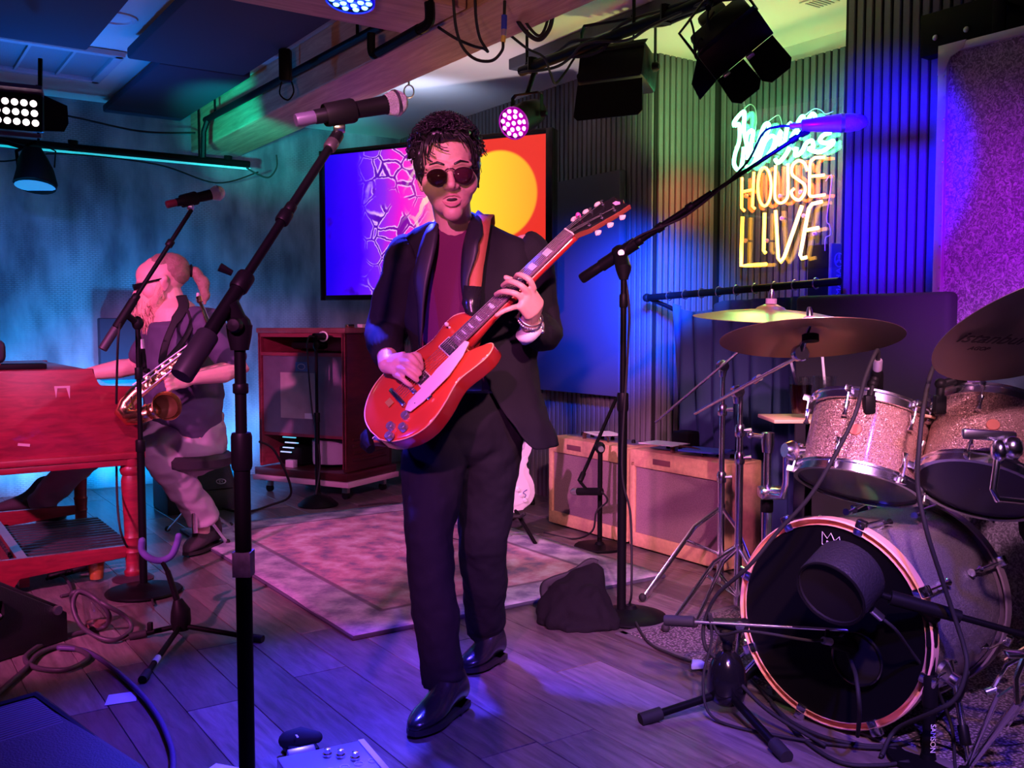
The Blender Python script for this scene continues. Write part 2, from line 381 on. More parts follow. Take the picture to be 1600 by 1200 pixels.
# small vent in the alcove ceiling
v = local_thing('ceiling_vent', Matrix.Translation(R(2.95, 3.75, H)) @ ROOM, 'small square vent in the yellow green alcove ceiling', 'vent')
MB().box((0, 0, -.004), (.13, .13, .008), bev=.002).build('vent_frame', cream, v)
for k in range(5): MB().box((0, -.04+k*.02, -.009), (.1, .007, .006)).build('louver', grey, v)

# ---------------------------------------------------------------- television
tl, trr = V((-1.235, 6.25, 0)), V((.235, 5.5, 0)); tx = (trr-tl).normalized(); ty = V((-tx.y, tx.x, 0))
TVM = mat3(tx, ty, (0, 0, 1), (tl+trr)/2+V((0, 0, 1.757)))
tv = local_thing('television', TVM, 'large wall television showing a glowing abstract picture in purple, pink and yellow', 'television')
TW, TH = 1.65, .955
gloss = M('glossy_black', (.006, .006, .008), .15)
MB().box((0, .035, 0), (TW, .06, TH), bev=.008).build('body', gloss, tv)
mb = MB()
for s_ in (-1, 1):
    mb.box((s_*(TW/2-.022), -.003, 0), (.044, .02, TH), bev=.003); mb.box((0, -.003, s_*(TH/2-.016)), (TW-.08, .02, .032), bev=.003)
mb.build('bezel', gloss, tv)
m, nt, p, L = nodes('screen_picture'); N = nt.nodes.new
def math_(op, a, b=None, c=None):
    n = N('ShaderNodeMath'); n.operation = op
    for k, x in enumerate((a, b, c)):
        if x is None: continue
        if isinstance(x, (int, float)): n.inputs[k].default_value = x
        else: L(x, n.inputs[k])
    return n.outputs[0]
def mixc(f, a, b, mode='MIX'):
    n = N('ShaderNodeMix'); n.data_type = 'RGBA'; n.blend_type = mode
    for k, x in ((0, f), (6, a), (7, b)):
        if isinstance(x, (int, float)): n.inputs[k].default_value = x
        elif isinstance(x, tuple): n.inputs[k].default_value = (*x, 1)
        else: L(x, n.inputs[k])
    return n.outputs[2]
tc = N('ShaderNodeTexCoord'); nz = N('ShaderNodeTexNoise'); nz.inputs['Scale'].default_value = 3.2; nz.inputs['Detail'].default_value = 5; L(tc.outputs['Object'], nz.inputs['Vector'])
dv = N('ShaderNodeVectorMath'); dv.operation = 'MULTIPLY_ADD'; L(nz.outputs['Color'], dv.inputs[0]); dv.inputs[1].default_value = (.2, 0, .2); L(tc.outputs['Object'], dv.inputs[2])
sx = N('ShaderNodeSeparateXYZ'); L(dv.outputs[0], sx.inputs[0])
s0 = N('ShaderNodeSeparateXYZ'); L(tc.outputs['Object'], s0.inputs[0])
t = math_('MULTIPLY_ADD', math_('ADD', sx.outputs[0], -.10), 1/1.56, .5)
r = N('ShaderNodeValToRGB'); cr = r.color_ramp; L(t, r.inputs[0])
for pos, c in ((.02, (.01, .0, .75)), (.16, (.05, 0, .95)), (.28, (.25, .02, .8)), (.36, (.85, .01, .62)), (.47, (1, .05, .5)), (.55, (1, .35, .25)), (.62, (1, .62, .05)), (.75, (1, .5, .05)), (.95, (.85, .06, .04))):
    e = cr.elements.new(pos); e.color = (*c, 1)
cr.elements.remove(cr.elements[0]); cr.elements.remove(cr.elements[-1])
vo = N('ShaderNodeTexVoronoi'); vo.feature = 'DISTANCE_TO_EDGE'; vo.inputs['Scale'].default_value = 8.; L(dv.outputs[0], vo.inputs['Vector'])
vo2 = N('ShaderNodeTexVoronoi'); vo2.feature = 'DISTANCE_TO_EDGE'; vo2.inputs['Scale'].default_value = 4.2; L(dv.outputs[0], vo2.inputs['Vector'])
def band(x, lo, hi):
    n = N('ShaderNodeMapRange'); n.interpolation_type = 'SMOOTHSTEP'; n.inputs['From Min'].default_value = lo; n.inputs['From Max'].default_value = hi; L(x, n.inputs['Value']); return n.outputs[0]
line = math_('MULTIPLY', math_('MULTIPLY', band(vo.outputs['Distance'], .10, .06), band(nz.outputs['Fac'], .40, .46)), math_('MULTIPLY', band(t, .16, .28), band(t, .52, .40)))
core = math_('MULTIPLY', band(vo.outputs['Distance'], .055, .03), 1.0)
line2 = math_('MULTIPLY', band(vo2.outputs['Distance'], .05, .03), band(t, .36, .5))
c1 = mixc(math_('MULTIPLY', line, math_('SUBTRACT', 1, core)), r.outputs[0], (.85, .45, .95))
c1 = mixc(math_('MULTIPLY', line, math_('MULTIPLY', core, .8)), c1, (.05, .0, .3))
c1 = mixc(math_('MULTIPLY', line2, .7), c1, (1, .75, .55))
dk = band(nz.outputs['Fac'], .62, .72); c1 = mixc(math_('MULTIPLY', dk, band(t, .6, .3)), c1, (.02, 0, .25))
# glowing ball on the right
dx = math_('ADD', s0.outputs[0], -.47); dz = math_('ADD', s0.outputs[2], -.12)
dist = math_('SQRT', math_('ADD', math_('MULTIPLY', dx, dx), math_('MULTIPLY', dz, dz)))
r2 = N('ShaderNodeValToRGB'); L(math_('MULTIPLY_ADD', dx, 1.6, .5), r2.inputs[0]); r2.color_ramp.elements[0].color = (1, .78, .03, 1); r2.color_ramp.elements[1].color = (1, .3, .02, 1)
blot = band(math_('MULTIPLY_ADD', nz.outputs['Fac'], .5, math_('MULTIPLY', dist, -.2)), .26, .3)
c2 = mixc(band(s0.outputs[0], .22, .34), c1, mixc(blot, (.75, .03, .02), (.95, .16, .06)))
c2 = mixc(band(dist, .265, .245), c2, r2.outputs[0])
L(c2, p.inputs['Emission Color']); p.inputs['Emission Strength'].default_value = 1.15; p.inputs['Base Color'].default_value = (.01, .01, .01, 1); p.inputs['Roughness'].default_value = .2
MB().box((0, -.004, 0), (TW-.085, .006, TH-.062)).build('screen', m, tv, False)
MB().box((0, .1, 0), (.4, .08, .3), bev=.01).limb([(0, .12, 0), (.25, .28, 0), (0, .5, 0)], .02, 8).build('mount_arm', blackm, tv)

# ---------------------------------------------------------------- blue fabric panel, far right wall
p0, p1 = PB(872, 300, 3.66), PB(1000, 284, 3.66)
o = MB().box((0, 0, 0), (.05, 1.02, 1.3), bev=.008).build('acoustic_panel', M('blue_black_fabric', (.07, .07, .1), .9, bump=.15, bscale=250))
o.matrix_world = Matrix.Translation(R(4.72, 3.65, 1.355)) @ ROOM
tag(o, 'tall flat fabric panel lit deep blue, hung on slats behind the guitar headstock', 'acoustic panel')

# ---------------------------------------------------------------- flight case panel on the right
FC = Matrix.Translation(R(2.15, 3.45, 0)) @ ROOM
fc = local_thing('flight_case_panel', FC, 'tall violet carpeted panel with riveted aluminium edges at the right wall', 'panel')
m, nt, p, L = nodes('violet_carpet'); N = nt.nodes.new
p.inputs['Roughness'].default_value = .95
tc = N('ShaderNodeTexCoord'); n = N('ShaderNodeTexNoise'); n.inputs['Scale'].default_value = 55; n.inputs['Detail'].default_value = 6; n.inputs['Distortion'].default_value = 2; L(tc.outputs['Object'], n.inputs['Vector'])
rr = N('ShaderNodeValToRGB'); rr.color_ramp.elements[0].position = .42; rr.color_ramp.elements[0].color = (.2, .18, .22, 1); rr.color_ramp.elements[1].position = .72; rr.color_ramp.elements[1].color = (.75, .7, .8, 1)
L(n.outputs['Fac'], rr.inputs[0]); L(rr.outputs[0], p.inputs['Base Color'])
bb = N('ShaderNodeBump'); bb.inputs['Strength'].default_value = .6; bb.inputs['Distance'].default_value = .006; L(n.outputs['Fac'], bb.inputs['Height']); L(bb.outputs[0], p.inputs['Normal'])
MB().box((.06, -.62, 1.085), (.11, 1.24, 2.15), bev=.004).build('board', m, fc)
mb = MB().box((.055, -.014, 1.085), (.13, .036, 2.17), bev=.003).build('edge_strip', alu, fc)
MB().box((.055, -.62, 2.16), (.13, 1.25, .03), bev=.003).build('edge_strip', alu, fc)
MB().prism([(0, 0), (-.11, 0), (-.10, -.03), (-.05, -.05), (-.03, -.10), (0, -.11)], .006, Matrix.Translation((-.012, .004, 2.178)) @ mat3((0, 1, 0), (0, 0, 1), (1, 0, 0)), .001).build('corner_bracket', alu, fc)
rv = MB(); rv.ell((0, 0, 0), (.003, .006, .006), sub=1); rme = bpy.data.meshes.new('rivet'); rv.bm.to_mesh(rme); rv.bm.free(); rme.materials.append(steel)
for k in range(26): inst(fc, 'rivet', rme, Matrix.Translation((-.012, -.025, .06+k*.08)))
rail = local_thing('hanging_rail', Matrix.Translation(R(2.2, 3.655, 2.27)) @ ROOM, 'black steel rail with a hanging arm above the violet carpeted panel', 'rail')
MB().box((0, -.45, .02), (.07, 1.2, .17), bev=.006).build('rail_bar', blackm, rail)
MB().box((-.125, -.23, -.1), (.014, .05, .3), bev=.004).box((-.07, -.23, .03), (.12, .05, .014)).build('hanging_arm', blackm, rail)
for y in (.08, -.05): MB().ell((-.038, y, 0), (.006, .012, .012), sub=2).build('bolt', steel, rail)

# black baffle board behind the drums
o = MB().box((.035, 0, .62), (.07, .68, 1.24), bev=.02, seg=3).build('baffle_board', M('black_fabric_board', (.035, .035, .05), .9, bump=.15, bscale=200))
o.matrix_world = Matrix.Translation(R(2.29, 3.22, 0)) @ ROOM; tag(o, 'upright black padded board behind the drum kit', 'baffle')

# ---------------------------------------------------------------- curtain on a rod
cr_ = thing('curtain_rail', R(3.4, 3.55, 1.28), 'black curtain rod with metal rings across the alcove', 'curtain rod')
e0, e1 = R(3.89, 3.55, 1.268), R(2.66, 3.55, 1.31)
MB().cyl(e0, e1, .018).build('rod', blackm, cr_)
MB().ell(e0, (.024, .024, .024)).build('end_cap', black, cr_)
MB().limb([e0, R(3.80, 3.62, 1.22), R(3.74, 3.69, 1.17)], .012, 8).build('wall_bracket', blackm, cr_)
ringm = steel
for k in range(9):
    q = e0.lerp(e1, .14+k*.095); mb = MB()
    mb.limb([q+V((0, 0, .024*math.sin(t_)))+B*(.024*math.cos(t_)) for t_ in [j*2*PI/12 for j in range(12)]], .003, 5, closed=True); mb.build('ring', ringm, cr_)
rows = []; nC = 90
for iz in range(14):
    f = iz/13; row = []
    for k in range(nC+1):
        s_ = k/nC; a_ = 3.72-s_*1.08; top = 1.235 - .05*math.sin(min(1, s_*3)*PI)*(1 if s_ < .34 else 0) + .02*s_
        z = top*(1-f)+.02*f
        amp = .022+.018*f
        b_ = 3.575 + amp*math.sin(s_*2*PI*9+.6*math.sin(f*2+s_*7)) + .012*math.sin(s_*31+f*3)
        row.append(R(a_ - .06*f*(1-s_), b_, z))
    rows.append(row)
o = MB().loft(rows, wrap=False).build('curtain', M('navy_velvet', (.02, .05, .12), .8, bump=.1, bscale=300), ang=180, solid=.004, org=R(3.2, 3.575, 0)); tag(o, 'dark navy curtain hanging in folds from the black rod', 'curtain')

# ---------------------------------------------------------------- neon sign
NB = 3.965
def g1(x, y): return PB(1130+x/8, 150+y/8, NB)
def c2(x, y): return PB(1130+x/8, 280+y/8, NB)
org = PB(1225, 300, NB)
ns = thing('neon_sign', org, 'hanging neon sign with green script above the words HOUSE LIVE in orange and yellow', 'sign')
def neon(name, col, es):
    m, nt, p, L = nodes(name); p.inputs['Emission Color'].default_value = (*col, 1); p.inputs['Emission Strength'].default_value = es
    p.inputs['Base Color'].default_value = (.6, .6, .6, 1); return m
ngreen = neon('green_neon', (.08, 1, .36), 24.); nred = neon('orange_neon', (1, .11, .006), 36.); nyel = neon('yellow_neon', (1, .46, .012), 8.)
script = [
 [(140, 378), (135, 335), (180, 265), (255, 195), (265, 265), (258, 420), (285, 560), (310, 700), (300, 795)],
 [(150, 372), (200, 362), (200, 560), (150, 720), (135, 850), (190, 925), (235, 850), (258, 640)],
 [(285, 560), (300, 480), (350, 430), (375, 460), (360, 540), (345, 640), (372, 735), (420, 640), (500, 400), (550, 342), (575, 385), (540, 480), (440, 690), (395, 820), (330, 895), (290, 880)],
 [(440, 815), (520, 580), (600, 500), (650, 535), (620, 650), (560, 740), (640, 640), (720, 440), (705, 600), (760, 590), (800, 400), (850, 335)],
 [(650, 790), (690, 832), (780, 735), (830, 640)],
 [(850, 530), (900, 440), (955, 470), (920, 530), (930, 350), (990, 255), (1010, 300)],
 [(1050, 310), (1110, 222), (1150, 262), (1120, 340)],
 [(920, 640), (900, 740), (980, 700), (1040, 590), (1110, 560), (1125, 640), (1070, 660), (1200, 700), (1340, 625), (1375, 560), (1290, 590), (1210, 560), (1250, 490), (1340, 460)],
]
for s_ in script: MB().limb(spline([g1(*q) for q in s_], 5), .0105, 8).build('script_tube', ngreen, ns, ang=180)
def oval(cx, cy, rx, ry, n=20): return [PB(cx+rx*math.cos(t_)+ry*.0, cy+ry*math.sin(t_), NB) for t_ in [2*PI*k/n for k in range(n)]]
house = [('letter_H', [[g1(235, 1020), c2(230, 360), c2(265, 395)], [g1(385, 950), c2(365, 340), c2(395, 368)], [c2(235, 160), c2(375, 130)]]),
 ('letter_U', [spline([g1(655, 870), c2(645, 180), c2(665, 270), c2(725, 298), c2(790, 250), c2(810, 150), g1(808, 850)], 4)]),
 ('letter_S', [spline([g1(1050, 935), g1(1015, 845), g1(940, 808), g1(868, 870), g1(862, 980), c2(950, 15), c2(1015, 70), c2(1020, 165), c2(955, 258), c2(880, 232), c2(852, 160), c2(888, 118)], 4)]),
 ('letter_E', [[g1(1270, 765), g1(1150, 770), g1(1095, 815), g1(1083, 870), c2(1075, 190), c2(1090, 212), c2(1130, 215), c2(1272, 195)], [g1(1090, 1005), g1(1262, 988)]])]
for nm, ss in house:
    for s_ in ss: MB().limb(s_, .0075, 8).build(nm, nred, ns, ang=180)
MB().limb(oval(1194.5, 292, 10.5, 30), .0075, 8, closed=True).build('letter_O', nred, ns, ang=180)
live = [('letter_L', [[c2(242, 470), c2(228, 900), c2(225, 1082), c2(300, 1078), c2(540, 1062)]]),
 ('letter_I', [[c2(518, 420), c2(505, 890), c2(530, 922)]]),
 ('letter_V', [[c2(655, 390), c2(688, 990), c2(722, 1035), c2(765, 970), c2(985, 330)]]),
 ('letter_E', [[c2(1235, 280), c2(1115, 308), c2(1070, 365), c2(962, 950), c2(985, 992), c2(1042, 975)], [c2(1035, 640), c2(1190, 608)]])]
for nm, ss in live:
    for s_ in ss: MB().limb(s_, .0095, 8).build(nm, nyel, ns, ang=180)
m = bpy.data.materials.new('clear_acrylic'); m.use_nodes = True; nt = m.node_tree; nt.nodes.clear(); MATS['clear_acrylic'] = m
o_ = nt.nodes.new('ShaderNodeOutputMaterial'); mx_ = nt.nodes.new('ShaderNodeMixShader'); t_ = nt.nodes.new('ShaderNodeBsdfTransparent'); g_ = nt.nodes.new('ShaderNodeBsdfGlossy'); f_ = None
t_.inputs[0].default_value = (.93, .95, .95, 1); g_.inputs['Roughness'].default_value = .03; mx_.inputs[0].default_value = .06
nt.links.new(t_.outputs[0], mx_.inputs[1]); nt.links.new(g_.outputs[0], mx_.inputs[2]); nt.links.new(mx_.outputs[0], o_.inputs[0])
clear = m
q = [PB(1145, 175, NB), PB(1308, 150, NB), PB(1308, 416, NB), PB(1158, 428, NB)]
mb = MB(); mb.prism([((x-org).dot(A), x.z-org.z) for x in q], .006, Matrix.Translation(org+B*.03) @ mat3(A, (0, 0, 1), B)); mb.build('backing_sheet', clear, ns, False)
sup = M('clear_support', (.7, .5, .4), .3)
for x, y in ((1164, 376), (1197, 376), (1221, 341), (1255, 337), (1272, 365), (1165, 306), (1218, 306), (1250, 300), (1150, 230), (1175, 220), (1205, 240), (1240, 232)):
    MB().limb([PB(x, y, NB), PB(x, y, NB+.05)], .006, 6).lathe([(.012, 0), (.012, .01)], PB(x, y, NB+.03), B, 8).build('tube_support', sup, ns)
wire = M('pale_wire', (.6, .6, .55), .5)
for pts in ([(1163, 170), (1172, 163), (1180, 170), (1182, 190), (1178, 215)], [(1200, 190), (1215, 180), (1220, 186), (1222, 196)], [(1258, 180), (1272, 170), (1283, 172), (1290, 178), (1302, 174)], [(1290, 283), (1300, 276), (1292, 340), (1296, 352), (1298, 366), (1290, 372), (1289, 392)]):
    MB().limb(spline([PB(x, y, NB+.03) for x, y in pts], 5), .0025, 5).build('lead_wire', wire, ns, ang=180)
ch0, ch1 = PB(1152, 100, NB), PB(1164, 172, NB); mb = MB()
for k in range(22):
    q = ch0.lerp(ch1, k/21); ax = (ch1-ch0).normalized(); sd = A if k % 2 else B
    mb.limb([q+ax*(.012*math.sin(t_))+sd*(.006*math.cos(t_)) for t_ in [j*2*PI/8 for j in range(8)]], .0016, 4, closed=True)
mb.limb([ch0, V((ch0.x, ch0.y, H))], .002, 5)
mb.build('chain', steel, ns)

# small monitor speaker beside the sign
sp = local_thing('monitor_speaker', Matrix.Translation(R(3.07, 4.095, 1.36)) @ ROOM, 'small upright monitor loudspeaker in the alcove beside the neon sign', 'speaker')
grey_dark = M('dark_grey_plastic', (.16, .16, .18), .5)
MB().box((0, .075, 0), (.15, .13, .33), bev=.01).build('cabinet', black, sp)
MB().box((0, 0, 0), (.15, .022, .335), bev=.006).build('front_baffle', grey_dark, sp)
tm = Matrix.Translation((-.02, -.0125, .085)) @ mat3((1, 0, 0), (0, 0, 1), (0, -1, 0))
pale = M('pale_print', (.55, .55, .6), .5)
mb = MB(); mb.limb([(.034*math.cos(t_), .034*math.sin(t_), 0) for t_ in [j*2*PI/24 for j in range(24)]], .003, 5, closed=True)
for k in range(3):
    an = PI/2+k*2*PI/3; mb.box((.014*math.cos(an), .014*math.sin(an), 0), (.004, .036, .003), m=Matrix.Rotation(an-PI/2, 4, 'Z')); mb.box((.018*math.cos(an), .018*math.sin(an), 0), (.012, .018, .003), m=Matrix.Rotation(an-PI/2, 4, 'Z'))
mb.bm.transform(tm); mb.build('fork_emblem', pale, sp)
text('YAMAHA', .05, Matrix.Translation((-.02, -.0125, -.055)) @ mat3((0, 0, 1), (-1, 0, 0), (0, -1, 0)), pale, sp)
MB().box((0, .08, -.19), (.05, .05, .06)).cyl((0, .08, -.2), (0, .08, -1.355), .016).box((0, .08, -1.35), (.14, .14, .016)).build('stand', blackm, sp)
# ================================================================== stage lamps and pipes
def led(name, col, es):
    m, nt, p, L = nodes(name); p.inputs['Emission Color'].default_value = (*col, 1); p.inputs['Emission Strength'].default_value = es; return m
led_pink = led('pink_led', (1, .5, .95), 3.2); led_blue = led('blue_led', (.22, .6, 1), 3.0); led_white = led('white_led', (1, .82, .85), 3.0)
magenta_rim = M('magenta_lens', (.35, .0, .32), .25, emit=(.75, .0, .75), es=.35)
blue_rim = M('blue_lens', (.0, .02, .4), .25, emit=(0, .0, 1), es=.6)
def par(face, back, r, ledm, rim, label, yoke_top=None, rings=((0, 1), (.45, 6), (.8, 11)), lr=.15, L=.2):
    f, bk = V(face), V(back); ax = (f-bk).normalized(); o = thing('par_lamp', f, label, 'stage light')
    x, y, _ = frame(ax)
    MB().lathe([(r*.55, -L), (r*.8, -L*.92), (r*.95, -L*.6), (r, -L*.2), (r*1.02, 0), (r*.94, 0), (r*.92, -.012), (.001, -.012)], f, ax, 32).build('housing', black, o)
    MB().lathe([(r*1.06, -.012), (r*1.06, .004), (r*.98, .006), (r*.96, -.006)], f, ax, 32, cap=False).build('rim', rim, o)
    MB().lathe([(r*.93, -.008), (.001, -.006)], f, ax, 24, cap=False).build('lens_plate', rim, o)
    mb = MB(); mb.lathe([(r*lr, 0), (r*lr*.8, r*.05), (.0005, r*.08)], (0, 0, 0), ax, 10); lm = bpy.data.meshes.new('led'); mb.bm.to_mesh(lm); mb.bm.free(); lm.materials.append(ledm)
    for rr, n in rings:
        for k in range(n):
            an = 2*PI*k/n + rr; q = x*(rr*r*math.cos(an))+y*(rr*r*math.sin(an)) - ax*.004
            inst(o, 'led', lm, Matrix.Translation(q))
    if yoke_top is not None:
        t_ = V(yoke_top); c = f - ax*L*.55; sd = ax.cross(V((0, 0, 1))).normalized()*(r*1.12); mb = MB()
        mb.limb([c-sd, c-sd+V((0, 0, r*1.25)), c-sd*.8+V((0, 0, r*1.45)), c+sd*.8+V((0, 0, r*1.45)), c+sd+V((0, 0, r*1.25)), c+sd], (.016, .004), 6, up=ax)
        mb.build('yoke', blackm, o); MB().limb([c+V((0, 0, r*1.45)), t_], .012, 8).build('clamp', blackm, o)
        for s_ in (-1, 1): MB().lathe([(.016, 0), (.016, .02), (.01, .03)], c+sd*s_, sd*s_, 10).build('knob', black, o)
    return o
f_ = P(802, 193, 4.75); par(f_, f_+(P(846, 168, 4.98)-f_).normalized()*.3, .075, led_pink, magenta_rim, 'round lamp with pink glowing dots above the television corner', P(835, 112, 4.85), L=.26)
f_ = P(547, 2, 3.55); par(f_, f_+V((.02, .05, .3)), .085, led_blue, blue_rim, 'round lamp glowing blue under the near timber cross beam', P(547, -45, 3.6), L=.14)
# lighting pipes
def pipe(name, pts, r, label, fit=(), mat=blackm):
    o = thing(name, pts[0], label, 'pipe'); MB().limb(pts, r, 10).build('tube', mat, o, ang=60)
    for q in fit: MB().limb([q+V((0, 0, -.03)), q+V((0, 0, .045))], (.032, .02), 8).build('clamp', blackm, o)
    return o
Z0 = 2.255
pp = pipe('lighting_pipe', [R(6.72, -.6, Z0), R(6.72, 2.35, Z0)], .024, 'black pipe running along the wallpapered wall below the ceiling', [R(6.72, .2, Z0), R(6.72, 1.2, Z0), R(6.72, 2.2, Z0)])
for b_ in (.0, 1.0, 2.0): MB().limb([R(6.72, b_, Z0+.02), R(6.72, b_, H-.001)], .008, 6).build('hanger_rod', blackm, pp)
strip = MB(ROOM).box((.9, 6.705, Z0-.035), (2.9, .012, .012)); o = strip.build('led_strip', led('teal_led', (0, .75, .85), .75), pp)
pp = pipe('lighting_pipe', [R(6.3, 1.92, 2.44), R(3.9, 1.97, 2.44)], .02, 'black pipe alongside the long timber beam')
for a_ in (6.2, 5.0, 4.1): MB().limb([R(a_, 1.95, 2.45), R(a_, 1.95, H-.001)], .008, 6).build('hanger_rod', blackm, pp)
MB().limb([R(6.25, 1.92, 2.44), R(6.28, 1.9, 2.36), R(6.3, 1.9, 2.2)], .018, 8).build('bent_end', blackm, pp)
pp = pipe('lighting_pipe', [P(592, 82, 4.0), P(655, 46, 3.75)], .022, 'short black pipe with conduit elbows under the beam junction')
MB().limb(spline([P(592, 82, 4.0), P(584, 86, 4.02), P(580, 76, 4.02), P(580, 52, 4.02)], 4), .018, 8).build('elbow', blackm, pp)
MB().limb(spline([P(655, 46, 3.75), P(668, 38, 3.72), P(672, 22, 3.72), P(668, -30, 3.72)], 4), .02, 8).build('elbow', blackm, pp)
pb = R(3.1, 2.83, 2.40)
pp = pipe('lighting_pipe', [R(4.05, 2.83, 2.40), R(2.3, 2.83, 2.40)], .024, 'black lighting pipe with taped cables under the soffit strip', [R(3.95, 2.83, 2.4), R(3.0, 2.83, 2.4)])
for a_ in (4.0, 3.2): MB().limb([R(a_, 2.83, 2.41), R(a_, 2.83, H-.001)], .008, 6).build('hanger_rod', blackm, pp)
def wob(a0, a1, b_, z, amp, n=16, ph=0): return [R(a0+(a1-a0)*k/n, b_+.02*math.sin(k*1.7+ph), z+amp*math.sin(k*1.1+ph)) for k in range(n+1)]
cable(wob(4.0, 2.3, 2.86, 2.395, .02), .009, 'black cable wrapped loosely along the pipe under the soffit', k=4)
cable(wob(4.05, 2.3, 2.80, 2.37, .022, ph=2), .007, 'thin black cable sagging below the pipe under the soffit', k=4)
cable(wob(4.0, 2.5, 2.84, 2.435, .012, ph=4), .008, 'black cable lying on top of the pipe under the soffit', k=4)
# wide flood lamp with barn door, hung in its bracket
FL = mat3((P(1010, 120, 4.55)-P(910, 132, 4.7)).normalized(), V((.35, .93, 0)).normalized(), (0, 0, 1), P(965, 112, 4.6))
x_ = (P(1010, 120, 4.55)-P(910, 128, 4.7)); x_.z = 0; x_.normalize(); y_ = V((-x_.y, x_.x, 0))
FL = mat3(x_, y_, (0, 0, 1), P(965, 112, 4.6))
fl_ = local_thing('flood_lamp', FL, 'wide black flood lamp with drooping barn door beside the soffit', 'stage light')
MB().box((0, 0, 0), (.33, .2, .17), bev=.02, m=Matrix.Rotation(-.25, 4, 'X')).build('housing', black, fl_)
for k in range(6): MB().box((-.12+k*.048, .1, .03), (.012, .06, .15), m=Matrix.Rotation(-.25, 4, 'X')).build('fin', black, fl_)
MB().prism([(-.16, 0), (.16, 0), (.17, -.15), (.15, -.17), (-.15, -.17), (-.17, -.15)], .004, Matrix.Translation((0, -.1, -.07)) @ Matrix.Rotation(PI/2-.15, 4, 'X')).build('barn_door', blackm, fl_)
MB().prism([(-.16, 0), (.16, 0), (.14, .13), (-.14, .13)], .004, Matrix.Translation((0, -.09, .075)) @ Matrix.Rotation(.5, 4, 'X')).build('barn_door', blackm, fl_)
MB().limb([(-.185, 0, -.0), (-.185, 0, .2), (-.17, 0, .235), (.17, 0, .235), (.185, 0, .2), (.185, 0, .0)], (.016, .005), 6, up=(0, 1, 0)).build('yoke', blackm, fl_)
for s_ in (-1, 1): MB().lathe([(.022, 0), (.022, .018), (.012, .03)], (s_*.175, 0, 0), (s_, 0, 0), 12).build('knob', black, fl_)
MB().limb(spline([(.06, .0, .09), (.07, .02, .15), (.065, .03, .21), (.07, 0, .25)], 4), .005, 6).build('safety_cable', blackm, fl_)
# spot lamp with four barn door leaves under the yellow ceiling
c = P(1140, 58, 3.85); ax = (P(1185, 96, 3.6)-P(1140, 40, 3.85)).normalized()
bd = thing('barn_door_lamp', c, 'black barn door spot lamp hanging below the yellow green ceiling', 'stage light')
x, y, z = frame(ax); u_ = V((.6, 0, .75)); u_ = (u_-ax*u_.dot(ax)).normalized(); w_ = ax.cross(u_)
BM = mat3(u_, w_, ax, c)
MB(BM).box((0, 0, -.03), (.25, .12, .17), bev=.02).build('housing', black, bd)
MB(BM).box((.0, .0, -.16), (.12, .09, .12), bev=.02).build('rear_cap', black, bd)
MB(BM).box((0, 0, .065), (.27, .14, .02), bev=.004).build('front_frame', blackm, bd)
def leaf(m, wd, ht): MB(BM).prism([(-wd/2, 0), (wd/2, 0), (wd/2+.005, ht*.8), (wd/2-.02, ht), (-wd/2+.02, ht), (-wd/2-.005, ht*.8)], .003, m).build('barn_door', blackm, bd)
leaf(Matrix.Translation((.065, -.07, .075)) @ Matrix.Rotation(PI/2+.65, 4, 'X'), .125, .15)
leaf(Matrix.Translation((-.07, -.07, .075)) @ Matrix.Rotation(PI/2+.35, 4, 'X'), .125, .16)
leaf(Matrix.Translation((0, .07, .075)) @ Matrix.Rotation(.9, 4, 'X'), .25, .12)
MB(BM).prism([(0, -.07), (.0, .07), (.12, .05), (.14, -.02)], .003, Matrix.Translation((-.135, 0, .075)) @ Matrix.Rotation(PI+.9, 4, 'Y')).build('barn_door', blackm, bd)
MB(BM).limb([(-.14, 0, -.03), (-.14, .13, -.05), (0, .16, -.06), (.14, .13, -.05), (.14, 0, -.03)], (.014, .005), 6).build('yoke', blackm, bd)
MB().limb([c+w_*.16, P(1118, -10, 3.9)+V((0, 0, 0)), R(2.6, 2.83, 2.4)], .012, 8).build('clamp', blackm, bd)
for q in ((-.09, -.075, .08), (.02, -.075, .08)): MB(BM).box(q, (.03, .02, .02), bev=.003).build('hinge', steel, bd)
cable([c-w_*.0+u_*-.1, P(1095, 60, 3.85), P(1086, 85, 3.85), P(1096, 97, 3.85), P(1112, 92, 3.86), P(1118, 78, 3.86), P(1106, 30, 3.86), P(1112, -8, 3.88)], .0045, 'thin black cable looping beside the barn door spot lamp')
cable([P(1078, 28, 3.9), P(1084, 50, 3.9), P(1086, 80, 3.9), P(1094, 60, 3.9), P(1106, 34, 3.9), P(1116, 18, 3.9)], .0045, 'black cable drooping left of the barn door spot lamp')
# white led panel lamp at the left edge
x_ = (P(62, 178, 4.5)-P(0, 172, 4.45)); x_.normalize(); n_ = V((.38, -.9, -.16)); n_ = (n_-x_*n_.dot(x_)).normalized(); LP = mat3(x_, (-n_).cross(x_)*-1, n_, P(20, 174, 4.47))
LP = mat3(x_, n_.cross(x_), n_, P(20, 174, 4.47))
lp = local_thing('led_panel_lamp', LP, 'square lamp panel of bright white dots hanging at top left', 'stage light')
MB().box((-.01, 0, -.035), (.27, .165, .07), bev=.01).build('housing', black, lp)
MB().box((-.01, .0, .0), (.25, .15, .004)).build('face_plate', blackm, lp)
mb = MB().lathe([(.0155, 0), (.0135, .004), (.0005, .007)], (0, 0, .002), (0, 0, 1), 10); lm = bpy.data.meshes.new('led'); mb.bm.to_mesh(lm); mb.bm.free(); lm.materials.append(led_white)
for i in range(6):
    for j in range(3): inst(lp, 'led', lm, Matrix.Translation((-.105+i*.039+(j-1)*-.004, (j-1)*.043, 0)))
